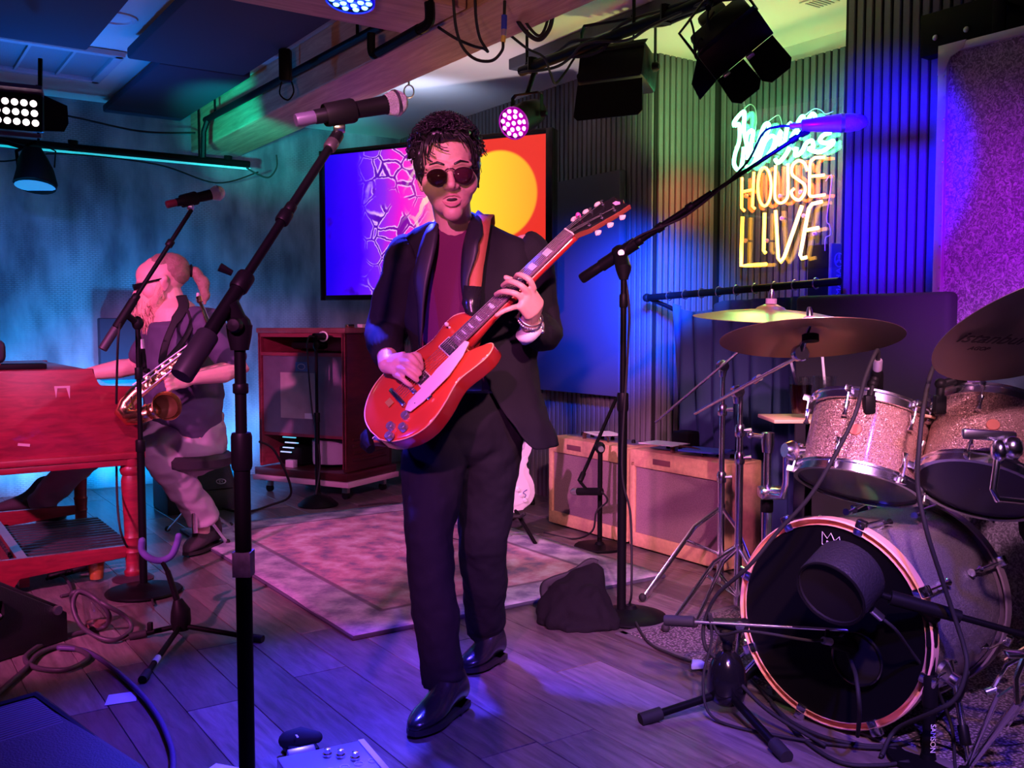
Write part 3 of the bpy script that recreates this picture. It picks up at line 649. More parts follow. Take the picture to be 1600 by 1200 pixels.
MB().box((-.01, .095, -.02), (.27, .02, .09), m=Matrix.Rotation(-.5, 4, 'X')).build('top_visor', M('pinkish_grey_metal', (.3, .2, .3), .4, .5), lp)
MB().prism([(0, -.075), (0, .085), (.1, .05), (.105, -.03), (.085, -.07)], .004, Matrix.Translation((.13, 0, .0)) @ Matrix.Rotation(.35, 4, 'Y')).build('barn_door', blackm, lp)
MB().box((-.01, -.1, -.0), (.26, .02, .05)).build('lower_frame', M('dull_metal', (.25, .2, .25), .4, .5), lp)
MB().limb([(.11, .09, -.03), (.11, .25, -.05)], .01, 6).build('hanger', blackm, lp)
# downlight on the wall pipe
c = P(57, 262, 5.95); dl = thing('wall_downlight', c, 'black lamp hooded downward on the pipe along the wallpapered wall', 'stage light')
MB().limb([c+V((-.02, 0, .12)), c+V((-.02, 0, .05)), c+V((0, -.02, -.02)), c+V((.005, -.03, -.1)), c+V((.005, -.035, -.115))], [.05, .085, .105, .125, .12], 20).build('housing', black, dl)
MB().lathe([(.001, 0), (.11, 0), (.115, -.004), (.1, -.006), (.001, -.006)], c+V((.005, -.035, -.117)), (0, .2, 1), 20).build('lens', led('cyan_lens', (0, .3, .8), .8), dl)
MB().limb([c+V((0, .02, .1)), R(6.72, .3, 2.255)+V((c.x-R(6.72, .3, 0).x, c.y-R(6.72, .3, 0).y, 0))*.6], .014, 8).build('clamp', blackm, dl)
MB().limb([c+V((-.11, 0, 0)), c+V((-.12, 0, .1)), c+V((0, 0, .16)), c+V((.12, 0, .1)), c+V((.11, 0, 0))], (.012, .004), 6).build('yoke', blackm, dl)
# cables overhead
cable([P(708, -8, 3.7), P(712, 40, 3.72), P(722, 72, 3.75), P(742, 92, 3.75), P(768, 95, 3.72), P(784, 80, 3.7), P(786, 66, 3.7)], .006, 'violet lit cable looping below the long timber beam')
pg = thing('cable_connector', P(786, 45, 3.7), 'blue and yellow cable connector dangling below the beam', 'connector')
MB().cyl(P(786, 66, 3.7), P(787, 56, 3.7), .009).build('boot', M('yellow_rubber', (.8, .55, .1), .5), pg); MB().cyl(P(787, 56, 3.7), P(787.5, 46, 3.7), .01).build('ring', M('lilac_metal', (.5, .4, .6), .3, .6), pg)
MB().cyl(P(787.5, 46, 3.7), P(788, 24, 3.7), .011).build('shell', M('blue_plastic', (.03, .05, .5), .4), pg); MB().cyl(P(788, 24, 3.7), P(789, -10, 3.7), .006).build('lead', rubber, pg)
cable([P(742, -8, 3.75), P(744, 30, 3.8), P(750, 60, 3.85), P(762, 80, 3.86), P(756, 76, 3.9), P(740, 72, 3.95), P(712, 60, 4.0), P(684, 42, 4.0)], .006, 'dark cable crossing under the timber beam')
cable([P(802, -8, 3.95), P(806, 25, 3.95), P(822, 50, 3.95), P(842, 62, 3.95), P(858, 46, 3.95), P(864, 20, 3.95), P(866, -8, 3.95)], .009, 'thick black cable loop hanging right of the timber beam')
cable([P(812, -8, 3.97), P(818, 28, 3.97), P(842, 56, 3.97), P(856, 30, 3.97), P(858, -8, 3.97)], .006, 'thin black cable inside the thick hanging loop')
cable([P(796, 54, 4.3), P(824, 76, 4.4), P(850, 90, 4.5), P(860, 115, 4.6), P(868, 130, 4.65), P(884, 112, 4.7), P(894, 96, 4.7), P(912, 70, 4.7)], .006, 'black cable drooping towards the round pink lamp')
cable([R(6.7, .2, 2.46), R(6.7, .7, 2.42), R(6.7, 1.1, 2.45), R(6.7, 1.6, 2.4), R(6.7, 1.97, 2.43)], .006, 'thin cable sagging below the ceiling line above the wall pipe')
cable([R(6.68, .3, 2.2), R(6.68, .75, 2.12), R(6.68, 1.1, 2.2), R(6.68, 1.7, 2.19), R(6.68, 2.1, 2.1), R(6.68, 2.4, 2.2)], .005, 'thin cable hanging in loops below the wall pipe')
cable([P(432, 242, 6.3), P(432, 262, 6.3), P(420, 277, 6.3), P(402, 272, 6.3), P(385, 262, 6.3)], .006, 'small cable loop at the far end of the long beam')
mb = MB(); hp = P(446, 112, 4.9)
o = thing('hook_clamp', hp, 'small black hook clamp on the pipe beside the beam', 'clamp'); MB().box(hp+V((0, 0, .03)), (.06, .05, .16), bev=.01).build('clamp_body', blackm, o)
MB().limb(spline([hp+V((-.02, 0, -.05)), hp+V((-.03, 0, -.11)), hp+V((.01, 0, -.14)), hp+V((.04, 0, -.1)), hp+V((.03, 0, -.05))], 4), .004, 6).build('hook', blackm, o)
o = thing('eye_hook', P(638, 140, 4.9), 'small metal ring hook under the long beam', 'hook'); q = P(639, 143, 4.93)
MB().limb([q+V((.025*math.cos(t_), 0, .032*math.sin(t_))) for t_ in [k*2*PI/14 for k in range(14)]], .004, 6, closed=True).build('ring', steel, o); MB().cyl(q+V((0, 0, .03)), q+V((0, 0, .09)), .005).build('stem', steel, o)
# ================================================================== rug, mat and furniture
def rug_mat(name, c0, c1, c2, scale):
    m, nt, p, L = nodes(name); N = nt.nodes.new
    tc = N('ShaderNodeTexCoord'); sp = N('ShaderNodeSeparateXYZ'); L(tc.outputs['Object'], sp.inputs[0])
    def mth(op, a, b=None):
        n = N('ShaderNodeMath'); n.operation = op
        for k, x in enumerate((a, b)):
            if x is None: continue
            if isinstance(x, (int, float)): n.inputs[k].default_value = x
            else: L(x, n.inputs[k])
        return n.outputs[0]
    ax_, ay_ = mth('ABSOLUTE', sp.outputs[0]), mth('ABSOLUTE', sp.outputs[1])
    ex, ey = mth('SUBTRACT', .745, ax_), mth('SUBTRACT', 1.085, ay_); ed = mth('MINIMUM', ex, ey)
    wv = mth('SINE', mth('MULTIPLY', ax_, 30.)); wv2 = mth('SINE', mth('MULTIPLY', ay_, 30.)); mot = mth('MULTIPLY', wv, wv2)
    dia = mth('SINE', mth('MULTIPLY', mth('ADD', mth('MULTIPLY', ax_, 1.6), ay_), 14.))
    nz = N('ShaderNodeTexNoise'); nz.inputs['Scale'].default_value = 11; nz.inputs['Detail'].default_value = 8; nz.inputs['Roughness'].default_value = .75; L(tc.outputs['Object'], nz.inputs['Vector'])
    rad = mth('SQRT', mth('ADD', mth('MULTIPLY', ax_, ax_), mth('MULTIPLY', mth('MULTIPLY', ay_, ay_), .42)))
    ang = N('ShaderNodeMath'); ang.operation = 'ARCTAN2'; L(sp.outputs[1], ang.inputs[0]); L(sp.outputs[0], ang.inputs[1])
    med = mth('SINE', mth('ADD', mth('MULTIPLY', rad, 34.), mth('MULTIPLY', mth('SINE', mth('MULTIPLY', ang.outputs[0], 8.)), 1.1)))
    vr = N('ShaderNodeTexVoronoi'); vr.inputs['Scale'].default_value = 15; L(tc.outputs['Object'], vr.inputs['Vector'])
    f = mth('ADD', mth('ADD', mth('MULTIPLY', med, .1), mth('MULTIPLY', mth('SUBTRACT', vr.outputs['Distance'], .4), .22)), nz.outputs['Fac'])
    r = N('ShaderNodeValToRGB'); cr = r.color_ramp; L(f, r.inputs[0])
    cr.elements[0].position = .3; cr.elements[0].color = (*c2, 1); cr.elements[1].position = .78; cr.elements[1].color = (*c1, 1)
    e = cr.elements.new(.52); e.color = (*c0, 1)
    b1 = N('ShaderNodeMapRange'); b1.inputs['From Min'].default_value = .2; b1.inputs['From Max'].default_value = .215; L(ed, b1.inputs['Value'])
    r2 = N('ShaderNodeValToRGB'); L(mth('ADD', nz.outputs['Fac'], mth('MULTIPLY', mot, .12)), r2.inputs[0]); r2.color_ramp.elements[0].position = .35; r2.color_ramp.elements[1].position = .7
    r2.color_ramp.elements[0].color = (.22, .2, .3, 1); r2.color_ramp.elements[1].color = (.56, .52, .6, 1)
    mx = N('ShaderNodeMix'); mx.data_type = 'RGBA'; L(b1.outputs[0], mx.inputs['Factor']); L(r2.outputs[0], mx.inputs[6]); L(r.outputs[0], mx.inputs[7])
    b2 = N('ShaderNodeMapRange'); b2.inputs['From Min'].default_value = .016; b2.inputs['From Max'].default_value = .008; L(mth('ABSOLUTE', mth('SUBTRACT', ed, .215)), b2.inputs['Value'])
    m3 = N('ShaderNodeMix'); m3.data_type = 'RGBA'; L(mth('MULTIPLY', b2.outputs[0], .75), m3.inputs['Factor']); L(mx.outputs[2], m3.inputs[6]); m3.inputs[7].default_value = (.09, .08, .13, 1)
    L(m3.outputs[2], p.inputs['Base Color']); p.inputs['Roughness'].default_value = .95; p.inputs['Specular IOR Level'].default_value = .1
    b = N('ShaderNodeBump'); b.inputs['Strength'].default_value = .4; b.inputs['Distance'].default_value = .006; L(nz.outputs['Fac'], b.inputs['Height']); L(b.outputs[0], p.inputs['Normal'])
    return m
rg = local_thing('patterned_rug', Matrix.Translation(R(4.175, 2.18, 0)) @ ROOM, 'faded reddish patterned rug lying on the plank floor behind the guitarist', 'rug')
rows = []
for i in range(41):
    row = []
    for j in range(31):
        x, y = -.75+j*.05, -1.09+i*2.18/40
        row.append((x+.008*noise.noise(V((y*3, x, 1))), y+.008*noise.noise(V((x*3, y, 5))), .011+.003*noise.noise(V((x*2, y*2, 0)))))
    rows.append(row)
MB().loft(rows, wrap=False).build('pile', rug_mat('faded_rug', (.5, .27, .34), (.66, .56, .64), (.2, .17, .28), 1), rg, ang=180, solid=.012)
edge = M('rug_binding', (.08, .07, .12), .9); mb = MB()
mb.limb([(-.75, -1.09, .008), (.75, -1.09, .008), (.75, 1.09, .008), (-.75, 1.09, .008)], .009, 6, closed=True); mb.build('binding', edge, rg)
mt = local_thing('drum_mat', Matrix.Translation(R(1.36, 3.0-.06, 0)) @ ROOM, 'dark ribbed floor mat under the drum kit', 'mat')
m, nt, p, L = nodes('loop_pile'); N = nt.nodes.new; tc = N('ShaderNodeTexCoord'); n = N('ShaderNodeTexVoronoi'); n.inputs['Scale'].default_value = 110; L(tc.outputs['Object'], n.inputs['Vector'])
rr = N('ShaderNodeValToRGB'); rr.color_ramp.elements[0].color = (.4, .33, .38, 1); rr.color_ramp.elements[1].color = (.05, .04, .05, 1); rr.color_ramp.elements[1].position = .6; L(n.outputs['Distance'], rr.inputs[0]); L(rr.outputs[0], p.inputs['Base Color']); p.inputs['Roughness'].default_value = 1
bb = N('ShaderNodeBump'); bb.inputs['Strength'].default_value = .8; bb.inputs['Distance'].default_value = .006; bb.invert = True; L(n.outputs['Distance'], bb.inputs['Height']); L(bb.outputs[0], p.inputs['Normal'])
MB().box((.03, -.03, .006), (1.4, 2.48, .012), bev=.003).build('pile', m, mt)
MB().box((-.685, -.03, .005), (.04, 2.55, .010), bev=.003).build('rubber_edge', M('mat_edge', (.1, .085, .1), .7), mt); MB().box((.02, 1.225, .005), (1.42, .04, .010), bev=.003).build('rubber_edge', MATS['mat_edge'], mt)

# ---------------------------------------------------------------- organ
red_wood = wood('red_stained_wood', (.3, .014, .035), (.15, .007, .018), .4, (5, 5, 1.2), 0., coat=.3, bump=.06)
red_wood.node_tree.nodes['Mapping'].inputs['Scale'].default_value = (1.3, 1.3, 7)
OG = Matrix.Translation(R(4.36, .98, 0)) @ ROOM      # front right corner post; +x to the player, +y along the keyboard
og = local_thing('organ', OG, 'red wooden console organ on turned legs at the left edge', 'organ')
prof = [(.0, .545), (.0, .855), (-.15, .855), (-.165, .865), (-.175, .90), (-.18, .935), (-.72, .935), (-.72, .545)]
for y0 in (0, 1.18):
    MB().prism(prof, .04, Matrix.Translation((.035, y0+.04, 0)) @ Matrix.Rotation(PI/2, 4, 'X'), .006).build('end_panel', red_wood, og)
MB().box((-.34, .02, .555), (.79, .075, .03), bev=.006).box((-.34, .02, .527), (.76, .06, .03), bev=.006).build('base_moulding', red_wood, og)
MB().box((-.34, .62, .56), (.72, 1.16, .05), bev=.004).build('bottom_board', red_wood, og)
MB().box((-.67, .61, .74), (.03, 1.14, .37)).build('back_panel', red_wood, og)
MB().box((-.42, .61, .922), (.5, 1.14, .025), bev=.004).build('top_lid', red_wood, og)
ivory = M('ivory_keys', (.75, .72, .65), .35)
for zz, xx in ((.72, -.06), (.79, -.16)):
    MB().box((xx, .61, zz-.03), (.2, 1.1, .03)).build('key_bed', red_wood, og)
    mb = MB()
    for k in range(36): mb.box((xx+.02, .1+k*.0285, zz), (.14, .0265, .02), bev=.002, seg=1)
    mb.build('white_keys', ivory, og, kind='stuff')
    mb = MB()
    for k in range(36):
        if k % 7 not in (2, 6): mb.box((xx-.02, .1+(k+.5)*.0285, zz+.015), (.09, .014, .02), bev=.002, seg=1)
    mb.build('black_keys', black, og, kind='stuff')
legp = [(.034, .0), (.036, .02), (.028, .03), (.03, .10), (.034, .105), (.03, .115), (.033, .16), (.036, .17), (.031, .18), (.033, .25), (.038, .36), (.041, .42), (.035, .445), (.042, .455), (.046, .47), (.04, .485), (.046, .50), (.044, .525)]
for x, y in ((0, .03), (0, 1.19), (-.68, .03), (-.68, 1.19)): MB().lathe(legp, (x, y, .02), (0, 0, 1), 20).build('leg', red_wood, og)
for y in (.03, 1.19): MB().prism([(-.7, .03), (-.62, .06), (-.5, .02), (-.48, .02), (-.45, .075), (-.03, .105), (-.02, .155), (-.7, .155)], .03, Matrix.Translation((0, y+.015, 0)) @ Matrix.Rotation(PI/2, 4, 'X'), .003).build('stretcher', red_wood, og)
for y in (.03, 1.19): MB().lathe([(.001, 0), (.085, 0), (.088, .008), (.07, .02), (.001, .024)], (0.0, y, 0), (0, 0, 1), 20).build('foot_disc', M('dark_foot', (.04, .02, .03), .4), og)
mb = MB()
for k in range(14): mb.box((-.2, .2+k*.062, .1), (.5, .035, .02), bev=.003, seg=1)
mb.build('bass_pedals', M('worn_grey_wood', (.03, .026, .03), .5), og, kind='stuff')
MB().box((-.42, .61, .07), (.04, 1.0, .12)).build('pedal_board', red_wood, og)
tape = M('dull_tape', (.5, .3, .34), .7)
MB().box((-.27, -.002, .862), (.06, .002, .009)).build('tape_mark', tape, og); MB().prism([(0, 0), (.012, 0), (.006, -.045)], .002, Matrix.Translation((-.3, 0, .862)) @ Matrix.Rotation(PI/2, 4, 'X')).build('tape_mark', tape, og); MB().prism([(0, 0), (.015, 0), (.013, -.05)], .002, Matrix.Translation((-.255, 0, .862)) @ Matrix.Rotation(PI/2, 4, 'X')).build('tape_mark', tape, og)
MB().box((-.42, -.002, .63), (.045, .002, .011), m=Matrix.Rotation(.15, 4, 'Y')).build('tape_mark', tape, og)
# things on the organ
o = local_thing('keyboard_module', OG @ Matrix.Translation((-.53, .2, .9351)), 'black keyboard module with rounded end on top of the organ', 'keyboard')
MB().box((-.14, .05, .075), (.42, .3, .1), bev=.03, seg=3).build('case', M('violet_black_plastic', (.05, .04, .07), .4), o); MB().box((-.14, .05, .012), (.38, .28, .024), bev=.004).build('red_base', M('red_base', (.45, .03, .06), .5), o); MB().box((-.16, .05, .135), (.26, .2, .02), bev=.006).build('top_plate', black, o); MB().box((-.18, -.02, .15), (.03, .03, .012), bev=.003).build('switch', white, o)
o = MB().box((0, 0, .011), (.22, .12, .022), bev=.004).build('slim_box', black, org=V((0, 0, 0))); o.matrix_world = OG @ Matrix.Translation((-.42, .16, .9352)); tag(o, 'thin black box lying on the organ top near its end', 'box')

# ---------------------------------------------------------------- rotary speaker cabinet seen from its back
e1_ = V((-math.sin(math.radians(62)), math.cos(math.radians(62)), 0)); e2_ = V((-e1_.y, e1_.x, 0))*-1
cn = G(541, 783)
LC = mat3(e2_, e1_, (0, 0, 1), cn)     # +y along the back opening to the left, +x along the side
lc = local_thing('rotary_speaker_cabinet', LC, 'tall dark wooden speaker cabinet on casters, its back open at top and bottom', 'speaker cabinet')
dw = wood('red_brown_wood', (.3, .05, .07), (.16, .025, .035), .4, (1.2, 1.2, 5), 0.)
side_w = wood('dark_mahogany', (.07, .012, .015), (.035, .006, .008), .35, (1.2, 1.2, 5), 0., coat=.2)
W_, D_, T_ = .72, .5, 1.09
MB().box((.0125+.0, .0125, .63), (.025, .025, .86)).box((.0125, W_-.0125, .63), (.025, .025, .86)).box((.0125, W_/2, T_-.03), (.025, W_, .035)).box((.0125, W_/2, .93), (.02, W_, .022)).build('back_frame', dw, lc)
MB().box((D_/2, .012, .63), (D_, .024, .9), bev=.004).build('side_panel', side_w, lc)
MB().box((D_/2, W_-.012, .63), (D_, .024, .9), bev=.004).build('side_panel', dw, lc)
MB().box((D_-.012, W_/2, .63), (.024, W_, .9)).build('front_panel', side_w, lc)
MB().box((D_/2, W_/2, T_-.005), (D_+.02, W_+.02, .035), bev=.008).build('top_board', wood('brown_top', (.25, .09, .08), (.13, .05, .05), .4, (5, 1, 1), 0.), lc)
MB().box((D_/2, W_/2, .15), (D_+.05, W_+.05, .05), bev=.006).build('base_board', side_w, lc)
MB().box((D_/2, W_/2, .105), (D_+.06, W_+.08, .035), bev=.004).build('dolly_board', M('pale_dolly', (.55, .4, .42), .6), lc)
for z in (.4, .93): MB().box((D_/2, W_/2, z), (D_-.03, W_-.05, .02)).build('shelf', dw, lc)
bm_ = M('teal_black_backboard', (.16, .13, .17), .55, var=.3, vscale=4)
MB().box((.02, W_/2, .665), (.014, W_-.06, .51)).build('back_board', bm_, lc)
for k, z in enumerate((.25, .295, .34, .385)): MB().box((.25, -.003, z), (.36, .014, .018), bev=.004, m=Matrix.Rotation(.5, 4, 'X')).build('louver', side_w, lc)
lab = M('faded_label', (.42, .36, .33), .8, var=.15)
MB().box((.011, .39, .66), (.002, .3, .3)).build('faded_sheet', lab, lc)
MB().box((.011, .36, .85), (.002, .1, .06)).build('badge', M('blue_badge', (.12, .2, .4), .5), lc)
mb = MB(); mb.limb([(.0085, .36+.03*math.cos(t_), .85+.018*math.sin(t_)) for t_ in [k*2*PI/16 for k in range(16)]], .003, 5, closed=True); mb.build('badge_ring', pale, lc)
MB().box((.01, .3, .53), (.003, .075, .035)).build('sticker', paper, lc)
MB().lathe([(.001, 0), (.15, 0), (.155, .01), (.155, .15), (.15, .16), (.001, .16)], (.24, .27, .205), (0, 0, 1), 28).build('rotor_drum', M('greyish_rotor', (.42, .38, .42), .6), lc)
for k in range(5): MB().box((.055, .27+.03*math.cos(k*1.3), .285), (.004, .012, .15)).build('rotor_rib', grey, lc) if k < 1 else None
MB().lathe([(.03, 0), (.05, .06), (.02, .09)], (.2, .36, .97), (0, 0, 1), 16).box((.2, .45, .985), (.1, .25, .05), bev=.02).build('treble_horn', black, lc)
MB().box((.22, .56, .24), (.2, .2, .12), bev=.01).build('amplifier_chassis', black, lc)
for z, y in ((.37, .52), (.335, .5), (.3, .53), (.27, .55)): MB().box((.09, y+.02, z), (.01, .11-.02*(z < .33), .007)).build('cyan_line', led('cyan_line_%d' % int(z*1000), (.1, .6, .9), .9), lc)  # thin self-glowing cyan bars in the open bottom
MB().box((.06, .5, .2), (.04, .07, .05), bev=.003).build('terminal_box', grey, lc)
for x, y in ((.05, .04), (D_-.05, .04), (.05, W_-.04), (D_-.05, W_-.04)):
    c_ = MB().limb([(x-.012, y, .025), (x+.012, y, .025)], .025, 14).build('caster', black, lc); MB().box((x, y, .065), (.03, .045, .05), bev=.005).build('caster_fork', steel, c_)
for x, y, m_, lb in ((.14, .2, paper, 'small white box on top of the rotary cabinet'), ):
    o = MB().box((0, 0, .012), (.05, .04, .024), bev=.003).build('small_box', m_); o.matrix_world = LC @ Matrix.Translation((.25, .05, T_+.0126)); tag(o, lb, 'box')
o = MB().box((0, 0, .012), (.07, .03, .024), bev=.008).build('pedal_gadget', brass); o.matrix_world = LC @ Matrix.Translation((.12, .05, T_+.0126)); tag(o, 'small brassy gadget on top of the rotary cabinet', 'gadget')

# ---------------------------------------------------------------- two tweed amplifiers
tweed = M('tweed_cloth', (.62, .38, .2), .85, bump=.5, bscale=260, var=.12, vscale=40)
grille = M('oxblood_grille', (.23, .15, .16), .85, bump=.4, bscale=220, var=.2, vscale=180)
def amp(a0, label, w=.645):
    AM = Matrix.Translation(R(a0, 3.2, 0)) @ ROOM      # +y away along the row, +x to the wall, origin near front corner
    o = local_thing('guitar_amplifier', AM, label, 'amplifier', 'tweed amplifiers in a row by the wall'); o.pop('group') if 'group' in o else None
    D, Hh = .24, .5; t = .035
    MB().box((D/2, .012, Hh/2+.01), (D, .024, Hh-.02), bev=.008).box((D/2, w-.012, Hh/2+.01), (D, .024, Hh-.02), bev=.008).box((D/2, w/2, Hh-.012), (D, w, .024), bev=.01).box((D/2, w/2, .024), (D, w, .024), bev=.008).box((D-.01, w/2, .3), (.012, w-.04, .36)).build('cabinet', tweed, o)
    mb = MB().box((.006, w/2, Hh-.042), (.014, w-.02, .085), bev=.004).box((.006, w/2, .05), (.014, w-.02, .065), bev=.004).box((.006, .024, .26), (.014, .03, .36), bev=.004).box((.006, w-.024, .26), (.014, .03, .36), bev=.004).build('front_frame', tweed, o)
    MB().box((.016, w/2, .27), (.008, w-.07, .40)).build('grille_cloth', grille, o)
    MB().box((-.002, w/2+.09, Hh-.045), (.004, .12, .028), bev=.0015).build('name_plate', M('brown_plate', (.16, .06, .07), .4), o)
    MB().box((.16, w/2, Hh+.002), (.12, w-.08, .005)).build('control_panel', M('chrome_panel', (.35, .33, .38), .3, .7), o)
    for k in range(6): MB().lathe([(.012, 0), (.01, .015), (.006, .018)], (.15, .1+k*.085, Hh+.004), (0, 0, 1), 10).build('knob', black, o)
    for x in (.05, D-.05):
        for y in (.05, w-.05): MB().cyl((x, y, 0), (x, y, .014), .018).build('foot', rubber, o)
    MB().limb(spline([(.08, w/2-.1, Hh), (.08, w/2-.09, Hh+.03), (.08, w/2, Hh+.036), (.08, w/2+.09, Hh+.03), (.08, w/2+.1, Hh)], 4), (.011, .004), 6).build('handle', M('leather_handle', (.1, .05, .03), .6), o)
    return o
amp(2.98, 'tweed guitar amplifier nearest the drum kit, mauve grille, orange edges')
amp(3.665, 'tweed guitar amplifier behind the guitarist\'s jacket, with a small microphone before its grille')
o = MB().box((0, 0, .004), (.16, .21, .008), m=Matrix.Rotation(.3, 4, 'Z')).build('blue_folder', M('blue_card', (.05, .12, .5), .5)); o.matrix_world = Matrix.Translation(R(3.2, 3.3, .526)) @ ROOM; tag(o, 'blue folder lying on the amplifier nearest the drums', 'folder')
for k in range(2):
    o = MB().box((0, 0, .0015), (.15, .2, .003), m=Matrix.Rotation(.2-.5*k, 4, 'Z')).build('paper_sheet', paper); o.matrix_world = Matrix.Translation(R(3.45+.5*k, 3.27+.03*k, .538)) @ ROOM; tag(o, ['pale paper sheet beside the blue folder on the amplifier', 'pale paper sheet on the amplifier behind the guitarist'][k], 'paper')
o = MB().box((0, 0, .09), (.1, .12, .18), bev=.008).build('black_box', black); o.matrix_world = Matrix.Translation(R(3.55, 3.52, 0)) @ Matrix.Scale(3.2, 4, (0, 0, 1)) @ ROOM; tag(o, 'narrow black box standing between the amplifiers and the slatted wall', 'box')
# ---------------------------------------------------------------- monitor wedges
wedge_m = M('black_wedge_paint', (.014, .015, .02), .6, bump=.25, bscale=220)
def wedge(m, w, d, h, label, logo=False, gm=None):
    o = local_thing('floor_monitor', m, label, 'monitor speaker')     # x across, y to its back, slanted grille towards -y
    prof = [(0, 0), (d, 0), (d, h*.82), (d*.8, h), (d*.66, h), (.0, h*.28)]
    MB().prism(prof, w, Matrix.Translation((-w/2, 0, 0)) @ mat3((0, 1, 0), (0, 0, 1), (1, 0, 0)), .012).build('cabinet', wedge_m, o)
    p0, p1 = V((0, 0, h*.28)), V((0, d*.66, h)); s_ = (p1-p0).normalized(); n_ = V((0, -s_.z, s_.y)); c = (p0+p1)/2; GM = mat3((1, 0, 0), s_, n_, c+n_*.002); ln = (p1-p0).length
    MB(GM).box((0, 0, .004), (w-.05, ln-.05, .012), bev=.004).build('grille', gm or M('grille_black', (.02, .02, .024), .6, bump=.5, bscale=300), o)
    return o, GM, ln
# side panel of the wedge at the left edge faces the camera
e = (G(110, 1000)-G(0, 1036)).normalized(); q = G(108, 1000)
o, GM, ln = wedge(mat3(V((-e.y, e.x, 0)), -e, (0, 0, 1), q+V((-e.y, e.x, 0))*.275), .55, .62, .36, 'black wedge monitor at the left edge beside the coiled cable')
MB().box((-.277, .33, .18), (.012, .16, .07), bev=.02).build('handle_recess', black, o); MB().limb([(-.285, .26, .16), (-.287, .33, .15), (-.285, .4, .16)], .008, 8).build('handle', grey_dark, o)
MB().cyl((-.285, .045, .12), (-.27, .045, .12), .016).build('corner_cap', steel, o)
# near wedge at the bottom left corner with its ribbed grille
p1, p2, p3 = P(48, 1082, 1.98), P(268, 1206, 1.62), P(-60, 1200, 1.6)
ex = (p2-p1); ex.z = 0; ex.normalize(); ey = V((-ex.y, ex.x, 0))
m, nt, p, L = nodes('ribbed_grille'); N = nt.nodes.new; tc = N('ShaderNodeTexCoord'); wv = N('ShaderNodeTexWave'); wv.inputs['Scale'].default_value = 34; mp = N('ShaderNodeMapping'); L(tc.outputs['Object'], mp.inputs[0]); L(mp.outputs[0], wv.inputs['Vector'])
rr = N('ShaderNodeValToRGB'); rr.color_ramp.elements[0].color = (.003, .003, .004, 1); rr.color_ramp.elements[1].color = (.12, .13, .15, 1); L(wv.outputs['Fac'], rr.inputs[0]); L(rr.outputs[0], p.inputs['Base Color']); p.inputs['Roughness'].default_value = .55
bb = N('ShaderNodeBump'); bb.inputs['Distance'].default_value = .004; L(wv.outputs['Fac'], bb.inputs['Height']); L(bb.outputs[0], p.inputs['Normal'])
nm = local_thing('floor_monitor', mat3(ex, ey, (0, 0, 1), V((p1.x, p1.y, 0))), 'wedge monitor at the bottom left corner with ribbed dark grille and blue glow', 'monitor speaker')
zt = p1.z
MB().prism([(0, .02), (.55, .02), (.55, zt-.03), (.03, zt-.012), (0, zt-.04)], .6, Matrix.Translation((0, .02, 0)) @ mat3((1, 0, 0), (0, 0, 1), (0, -1, 0)), .02).build('cabinet', wedge_m, nm)
zs = MB(); gp = Matrix.Translation((0, 0, zt-.022)) @ Matrix.Rotation(.09, 4, 'Y')
zs.box((.26, -.275, .01), (.5, .56, .02), m=None, bev=.012, seg=3); zs.bm.transform(gp); zs.build('grille', m, nm)
fr = MB(); fr.limb([(.0, .01, .01), (.52, .01, .01), (.52, -.56, .01), (.0, -.56, .01)], .012, 8, closed=True); fr.bm.transform(gp); fr.build('grille_frame', black, nm)
# small wedge behind the sax player
q = G(345, 792); e = B
o, GM, ln = wedge(mat3(V((.83, .56, 0)), V((-.56, .83, 0)), (0, 0, 1), G(318, 800)), .42, .34, .37, 'small black wedge monitor with a pale badge behind the sax player')
mb = MB(GM); mb.limb([(.12+.028*math.cos(t_), -.1+.017*math.sin(t_), .012) for t_ in [k*2*PI/18 for k in range(18)]], .003, 5, closed=True); mb.build('badge', pale, o)
text('EV', .026, GM @ Matrix.Translation((.12, -.1, .012)), pale, o)
# dark cabinet hung behind the sax player on the wall
o = MB().box((0, 0, 0), (.34, .08, .42), bev=.01).build('acoustic_panel', cloud_mat); o.matrix_world = Matrix.Translation(PA(196, 545, 6.93)) @ ROOM; tag(o, 'square dark panel on the wallpapered wall behind the sax player', 'acoustic panel')
post = thing('cable_post', R(5.05, 3.42, 0), 'tall black post wrapped in cables between television and blue panel', 'post')
MB().box(R(5.05, 3.42, 1.1), (.07, .07, 2.2), bev=.006).build('pole', blackm, post); MB().box(R(5.05, 3.42, .012), (.35, .35, .024), bev=.006).build('base_plate', blackm, post)
for k in range(3): MB().limb(spline([R(5.05, 3.36, 2.1)+V((.02*math.sin(j*1.3+k*2)+.03*(k-1), -.04, -j*.19)) for j in range(11)], 4), .006, 5).build('cable_run', rubber, post, ang=180)
